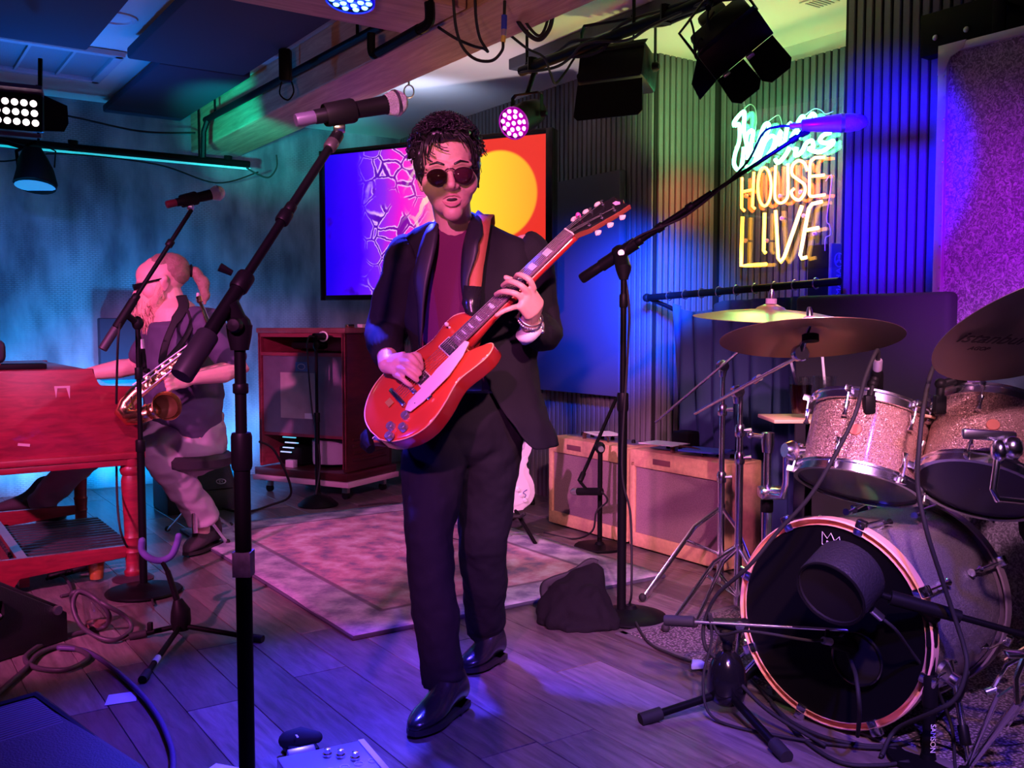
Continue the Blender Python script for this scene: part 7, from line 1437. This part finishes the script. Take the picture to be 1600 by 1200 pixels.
MB().lathe([(.036, -.075), (.04, -.05), (.047, -.025), (.058, -.006), (.063, 0), (.061, .002), (.055, -.008), (.045, -.03), (.0385, -.06), (.034, -.09)], bc, ba, 32, cap=False).build('bell', brass, sx, ang=60)
MB().lathe([(.05, -.016), (.043, -.034), (.036, -.062), (.001, -.085)], bc, ba, 28, cap=False).build('bell_bore', M('shaded_brass', (.1, .05, .02), .5, .3), sx, ang=180)  # shade inside the bell, painted as a dark lining
cam_dir = V((.15, -.95, .2)).normalized(); kd = (cam_dir-bax*cam_dir.dot(bax)).normalized(); ku = bax.cross(kd)
for k in range(18):
    t_ = .1+.05*k; q = body0.lerp(body1, t_)+kd*(.016+.018*t_)+ku*(.012*(-1)**k); r_ = .007+.008*t_; MB().lathe([(r_, 0), (r_*1.05, .004), (r_*.6, .006), (.001, .005)], q, kd, 16).build('key', brass, sx)
for s in (-1, 1, .3): MB().cyl(body0.lerp(body1, .1)+kd*.026+ku*(.02*s), body0.lerp(body1, .96)+kd*.04+ku*(.026*s), .0032).build('key_rod', alu, sx)
MB().limb(spline([P(205, 620, 4.02), P(212, 642, 4.0), P(228, 632, 3.98)], 4), .004, 6).build('key_guard', brass, sx); MB().cyl(P(196, 648, 4.02), P(214, 650, 4.0), .006).build('thumb_hook', brass, sx)
ns_ = M('black_strap', (.012, .012, .014), .7)
Ls = [P(283, 462, 4.42), P(287, 480, 4.36), P(272, 505, 4.30), P(258, 540, 4.24), P(252, 572, 4.16), P(248, 588, 4.10)]; mb = MB(); mb.limb(spline(Ls, 4), [(.024, .004)]*8+[(.016, .004)]*8+[(.008, .004)]*5, 8, up=(1, .3, 0)); o = mb.build('neck_strap', ns_, sx, ang=180)
mb = MB(); mb.limb(spline([P(285, 470, 4.42), P(300, 500, 4.3), P(288, 530, 4.26), P(268, 555, 4.2), P(252, 572, 4.16)], 4), (.012, .003), 8, up=(1, .3, 0)); mb.build('neck_strap', ns_, sx, ang=180)
# ---------------------------------------------------------------- the drummer, almost hidden behind cymbals and tom
dr0 = P(1735, 690, 2.93); dr0.z = 0; drm = thing('person', dr0, 'drummer in a dark teal shirt, only a sleeve and hand showing above the right tom', 'person')
def dp(x, y, z): return dr0+V((x, y, z))
b = MB(); HD = Matrix.Translation(dp(-.03, -.03, 1.27)) @ Matrix.Rotation(math.radians(-30), 4, 'Z') @ Matrix.Rotation(.15, 4, 'X'); hb_ = MB(HD); hb_.bm.free(); hb_.bm = b.bm; head_blobs(hb_)
b.limb([HD @ V((0, .02, -.06)), dp(0, .03, 1.08)], [.058, .075], 14, dome=True); b.limb([dp(0, .03, 1.05), dp(0, .03, .8), dp(0, .02, .58)], [(.17, .1), (.15, .1), (.15, .12)], 18, dome=True, up=(1, 0, 0))
de, dw = P(1590, 590, 2.85), P(1548, 632, 2.72); ds = dp(-.19, .0, 1.03)
for s, e, w_ in ((ds, de, dw), (dp(.2, .0, 1.03), dp(.24, -.1, .78), dp(.1, -.28, .8))):
    b.limb([s, s.lerp(e, .5), e, e.lerp(w_, .4), w_], [.052, .047, .042, .04, .028], 12, dome=True); hd_ = (w_-e).normalized(); b.limb([w_, w_+hd_*.05, w_+hd_*.085], [(.028, .02), (.04, .02), (.036, .016)], 12, dome=True, up=(1, 0, 0)); sd_2 = V((hd_.y, -hd_.x, 0)).normalized()
    for k in range(4): q = w_+hd_*.085+sd_2*(.03-.02*k); finger(b, [q, q+hd_*.03+V((0, 0, -.012)), q+hd_*.025+V((0, 0, -.035)), q+hd_*.0+V((0, 0, -.04))], .009)
    finger(b, [w_+hd_*.03+sd_2*.03, w_+hd_*.06+sd_2*.045+V((0, 0, -.01)), w_+hd_*.09+sd_2*.035+V((0, 0, -.02))], .0105)
for s in (-1, 1): b.limb([dp(s*.1, 0, .55), dp(s*.2-.1, -.25, .54), dp(s*.2-.12, -.38, .5), dp(s*.2-.12, -.36, .1), dp(s*.2-.12, -.36, .05)], [.08, .075, .058, .045, .04], 12, dome=True)
fuse(b, 'body', skin, drm, .0075, 2)
b = MB(); b.limb([dp(0, .03, 1.09), dp(0, .03, 1.03), dp(0, .03, .8), dp(0, .02, .56)], [(.1, .08), (.21, .12), (.19, .13), (.19, .15)], 20, dome=True, up=(1, 0, 0)); b.limb([ds, ds.lerp(de, .5), de, de.lerp(dw, .5)], [.082, .075, .068, .062], 16, dome=True); b.limb([dp(.2, .0, 1.03), dp(.22, -.05, .9), dp(.24, -.1, .8)], [.08, .072, .066], 14, dome=True)
fuse(b, 'shirt', M('dark_teal_shirt', (.05, .09, .12), .8), drm, .009, 3, (.01, 9.))
b = MB()
for s in (-1, 1): b.limb([dp(s*.1, 0, .56), dp(s*.2-.1, -.25, .55), dp(s*.2-.12, -.38, .5), dp(s*.2-.12, -.36, .12)], [.11, .098, .082, .07], 16, dome=True)
b.ell(dp(0, 0, .55), (.18, .15, .12)); fuse(b, 'trousers', MATS['black_trouser_cloth'], drm, .01, 3)
for s in (-1, 1): shoe(dp(s*.2-.12, -.33, 0), dp(s*.2-.16, -.62, 0), drm, leather_b, sole_b, .12, .046)
b = MB(HD); b.ell((0, .035, .04), (.082, .09, .085)); fuse(b, 'hair', hair_b, drm, .008, 2, (.006, 40.))
o = thing('drum_throne', dr0, 'black round stool under the drummer, hidden behind the drums', 'stool'); MB().lathe([(.001, -.07), (.17, -.07), (.19, -.05), (.18, 0), (.001, .005)], dp(0, .04, .46), (0, 0, 1), 28).build('seat', MATS['black_vinyl'], o); MB().cyl(dp(0, .04, .03), dp(0, .04, .4), .02).build('post', chrome, o)
for k in range(3): MB().limb([dp(0, .04, .25), dp(.25*math.cos(k*2.1+.4), .04+.25*math.sin(k*2.1+.4), .012)], (.01, .006), 6).build('leg', chrome, o)
stick = thing('drumstick', dw, 'wooden drumstick in the drummer\'s hand', 'drumstick'); hd_ = (dw-de).normalized(); MB().limb([dw+hd_*.09+V((.08, 0, -.02)), dw+hd_*.09+V((0, 0, -.022)), dw+hd_*.1+V((-.2, -.12, .02))], [.0075, .0075, .004], 8, dome=True).build('shaft', M('hickory', (.7, .48, .28), .5), stick)
# ================================================================== small things on the floor
# white electric guitar on its stand behind the guitarist
q = P(788, 740, 4.85); wg = local_thing('electric_guitar', mat3(V((.93, .2, 0)).normalized(), V((-.2, .95, .22)).normalized(), V((.0, -.22, .97)).normalized(), q), 'white electric guitar leaning on a stand behind the jacket hem', 'guitar')
cr_w = M('white_lacquer', (.78, .76, .76), .25, coat=.5)
so_ = [(0, -.2), (.07, -.195), (.13, -.16), (.155, -.1), (.14, -.03), (.11, .03), (.105, .08), (.125, .13), (.13, .17), (.105, .175), (.08, .13), (.045, .115), (-.045, .12), (-.075, .15), (-.11, .21), (-.135, .2), (-.14, .14), (-.115, .06), (-.125, -.02), (-.155, -.09), (-.135, -.155), (-.07, -.195)]
pts = [(p.x, p.y) for p in spline([(*p_, 0) for p_ in so_+so_[:1]], 3)[:-1]]
W2 = mat3((1, 0, 0), (0, 0, 1), (0, -1, 0))
MB().prism(pts, .045, W2, .008).build('body', cr_w, wg); MB().prism([(x*.72+.015, y*.7-.02) for x, y in pts], .003, W2 @ Matrix.Translation((0, 0, .045))).build('pickguard', white, wg)
MB().prism([(-.028, .08), (.028, .08), (.022, .54), (-.022, .54)], .024, W2 @ Matrix.Translation((0, 0, .03)), .004).build('neck', M('maple_neck', (.7, .5, .3), .35), wg); MB().prism([(-.022, .54), (.022, .54), (.035, .62), (.03, .7), (-.02, .72), (-.035, .6)], .016, W2 @ Matrix.Translation((0, 0, .034)), .002).build('headstock', MATS['maple_neck'], wg)
for y in (-.1, -.02, .05): MB().box((.0, -.052, y), (.075, .01, .02), bev=.004).build('pickup', black, wg)
for k in range(3): MB().lathe([(.012, 0), (.01, .012), (.001, .013)], (.06+.02*k, -.048, -.07-.03*k), (0, -1, 0), 12).build('knob', white, wg)
for k in range(6): MB().cyl((-.02+.008*k, -.06, -.12), (-.016+.0064*k, -.06, .54), .0008, seg=5).build('string', string_m, wg)
mb = MB(); mb.limb(spline([(.09, -.049, -.13), (.105, -.049, -.105), (.09, -.049, -.09), (.11, -.049, -.075)], 3), .002, 5); mb.build('scrawl', M('blue_ink', (.05, .05, .3), .5), wg, ang=180)
gsb = V((q.x, q.y+.05, 0)); gs = thing('guitar_stand', gsb, 'black stand holding the white guitar', 'guitar stand')
for dx, dy in ((-.16, -.1), (.16, -.1), (0, .22)): MB().limb([gsb+V((0, 0, .26)), gsb+V((dx, dy, .012))], .010, 8).build('leg', blackm, gs)
MB().cyl(gsb+V((0, .02, .2)), gsb+V((0, .12, .62)), .010).build('post', blackm, gs)
MB().limb([gsb+V((-.1, -.14, .175)), gsb+V((-.08, -.1, .155)), gsb+V((.08, -.1, .155)), gsb+V((.1, -.14, .175))], .010, 8, dome=True).build('cradle', rubber, gs)
# glasses on the floor
def beer(c, lab, full, h, r0, r1, liquid):
    o = thing('beer_glass', c, lab, 'glass'); MB().lathe([(.001, 0), (r0, 0), (r0+.001, .006), (r1, h), (r1-.0018, h), (r0-.002, .012), (.001, .012)], c, (0, 0, 1), 32).build('glass_wall', clear, o)
    hh = .0125+(h-.0125)*full; rr = r0-.0025+(r1-r0)*full; MB().lathe([(.001, .0125), (r0-.003, .0125), (rr, hh), (.001, hh)], c, (0, 0, 1), 28).build('beer', liquid, o)
    if full > .4: MB().lathe([(.001, hh), (rr, hh), (rr+.0005, hh+.006), (.001, hh+.006)], c, (0, 0, 1), 28).build('foam', M('pink_foam', (.75, .55, .6), .8), o)
    return o
amber = M('amber_beer', (.5, .17, .03), .15)
beer(G(151, 908), 'beer glass two thirds full on the floor by the organ foot', .68, .155, .03, .042, amber)
beer(G(150, 985, .0), 'empty tall clear glass on the floor inside the cable coil', .12, .17, .034, .05, M('flat_dregs', (.3, .12, .1), .2))
# cables on the left floor
gc = M('grey_violet_cable', (.05, .04, .055), .5)
loop = [G(118, 958, .05), G(112, 930, .14), G(128, 926, .15), G(165, 945, .12), G(198, 965, .06), G(204, 985, .02), G(180, 1000, .015), G(150, 994, .03), G(125, 975, .06), G(114, 945, .12), G(124, 924, .16), G(150, 936, .14), G(170, 960, .08), G(165, 978, .02), G(140, 985, .012)]
cable(loop, .009, 'thick cable standing in a coil beside the wedge monitor at left', gc, k=8)
cable([G(140, 985, .012), G(118, 990, .012), G(80, 1000, .012), G(48, 1018, .012), G(40, 1032, .012), G(60, 1044, .012), G(105, 1046, .012), G(138, 1028, .012), G(120, 1014, .012), G(92, 1010, .012), G(60, 1022, .012), G(40, 1045, .012), G(14, 1068, .012), G(-20, 1100, .012)], .009, 'thick cable looping flat on the planks below the wedge monitor', gc)
cable([G(90, 1012, .014), G(130, 1016, .011), G(160, 1032, .011), G(195, 1060, .011), G(225, 1090, .011), G(248, 1122, .011), G(262, 1152, .011), G(270, 1180, .011), G(270, 1215, .011)], .0085, 'thick cable snaking down the front planks to the bottom edge', M('blue_cable', (.06, .04, .14), .5))
cable([G(72, 905, .01), G(90, 898, .02), G(104, 905, .02), G(112, 925, .01), G(95, 932, .008)], .007, 'short cable end by the organ stretcher', gc)
o = thing('cable_bundle', G(105, 905), 'small dark heap of plugs and cable under the organ stretcher', 'cable bundle')
for k in range(4): q = G(80+16*k, 900-4*k, .02); MB().limb([q, q+V((.05, .02*(-1)**k, .012))], [.016, .012], 10, dome=True).build('plug', black, o)
cable([G(800, 838, .012), G(770, 846, .008), G(700, 840, .016), G(650, 800, .016), G(620, 786, .006), G(560, 790, .006)], .006, 'thin dark cable on the floor behind the guitarist')
cable([P(405, 690, 5.4), P(430, 706, 5.5), G(455, 770, .1), G(420, 790, .012), G(380, 800, .01), G(340, 792, .01)], .007, 'black cable dropping beside the rotary cabinet to the floor')
cable([G(800, 812, .006), G(812, 806, .006), G(816, 822, .006), G(790, 830, .006)], .006, 'reddish lit cable loop below the white guitar')
for k, (pts, lb) in enumerate((
    ([G(1206, 1100, .012), G(1240, 1130, .012), G(1300, 1155, .012), G(1380, 1166, .012), G(1440, 1150, .012), G(1470, 1120, .02), P(1500, 1090, 2.4), P(1512, 1050, 2.3)], 'black cable curving under the bass drum to the right'),
    ([G(1160, 1046, .016), G(1200, 1090, .012), G(1250, 1150, .008), G(1310, 1190, .008), G(1370, 1196, .008), G(1420, 1190, .008)], 'black cable running from the mat across the front planks'),
    ([G(1340, 1150, .03), P(1343, 1110, 2.3), P(1338, 1060, 2.32), P(1332, 1040, 2.45), P(1325, 1020, 2.52)], 'black cable hanging from the drum port to the floor'),
    ([G(1376, 1182, .008), G(1390, 1160, .008), G(1430, 1145, .008), G(1480, 1160, .008), G(1560, 1168, .008), G(1620, 1160, .008)], 'black cable sweeping past the lettered stand base'))):
    cable(pts, .0055, lb)
# tape, papers, pedals
o = MB().prism([(0, 0), (.085, .02), (.075, .1), (-.005, .085)], .0012, Matrix.Translation(G(163, 1103, .0005)) @ Matrix.Rotation(.2, 4, 'Z')).build('tape_square', M('pale_tape', (.6, .58, .66), .6)); tag(o, 'pale square of tape stuck on the planks near the bottom left', 'tape')
o = MB().prism([(0, 0), (.2, 0), (.2, .28), (0, .28)], .0015, Matrix.Translation(G(322, 1204, .0008)) @ Matrix.Rotation(-.35, 4, 'Z') @ Matrix.Translation((0, -.24, 0))).build('set_list', paper); tag(o, 'sheet of paper on the floor at the bottom edge beside the front stand', 'paper')
pb0, pb1 = G(440, 1196, .06), G(580, 1166, .06); ex = (pb1-pb0); ex.z = 0; ln = ex.length; ex.normalize(); ey = V((-ex.y, ex.x, 0))
PM = mat3(ex, ey, (0, 0, 1), V((pb0.x, pb0.y, 0)))
pbd = local_thing('pedal_board', PM, 'blue lit metal pedal board with pale edge strip at the bottom edge', 'pedal board')
MB().box((ln/2, -.06, .03), (ln, .22, .06), bev=.006).build('case', M('blue_grey_metal', (.3, .32, .42), .35, .4), pbd); MB().box((ln/2, -.172, .03), (ln*.7, .004, .045)).build('front_plate', M('teal_plate', (.1, .4, .4), .4), pbd); MB().box((ln-.012, -.06, .0615), (.016, .21, .004), bev=.001).build('edge_strip', M('pale_pink_strip', (.85, .7, .8), .4), pbd)
for x, y in ((ln*.5, .0), (ln*.62, -.02), (ln*.74, -.05)): MB().lathe([(.012, 0), (.012, .006), (.008, .008), (.008, .018), (.001, .02)], (x, y, .06), (0, 0, 1), 14).build('foot_switch', chrome, pbd)
mb = MB()
for k in range(4): mb.limb([(ln*.42+.012*k*3+.011*math.cos(t_), -.08+.012*math.sin(t_), .0605) for t_ in [2*PI*j/12 for j in range(12)]], .0014, 4, closed=True)
mb.build('printed_marks', pale, pbd, kind='stuff')
q = G(470, 1178); o = local_thing('effect_pedal', mat3(ex, ey, (0, 0, 1), V((q.x, q.y, 0))) @ Matrix.Scale(.78, 4), 'small black rounded foot pedal behind the blue pedal board', 'pedal')
MB().box((0, 0, .02), (.1, .13, .04), bev=.012).build('case', black, o); MB().limb([(-.04, .02, .05), (.0, .0, .06), (.05, -.01, .052)], [.03, .034, .022], 14, dome=True, sq=.5).build('treadle', rubber, o); MB().box((-.02, -.03, .0765), (.006, .02, .003)).build('white_mark', white, o); MB().box((-.02, -.075, .03), (.09, .03, .05), bev=.004, m=Matrix.Rotation(.5, 4, 'X')).build('front_lip', M('violet_metal', (.4, .35, .6), .35, .5), o)
# clutter under the organ
o = thing('open_booklet', G(55, 838), 'pale booklet lying open on the floor under the organ', 'book'); q = G(58, 842, .004); MB().box(q+V((-.07, 0, .004)), (.14, .2, .008), m=Matrix.Rotation(.3, 4, 'Z')).build('page_block', paper, o); MB().box(q+V((.07, .04, .006)), (.14, .2, .012), m=Matrix.Rotation(.3, 4, 'Z')).build('page_block', M('grey_paper', (.4, .38, .4), .8), o)
o = MB().box((0, 0, .03), (.14, .1, .06), bev=.008).build('foot_controller', black); o.matrix_world = Matrix.Translation(G(80, 812)); tag(o, 'small black foot controller box beneath the organ', 'pedal')
# plug and small things by the drum mat
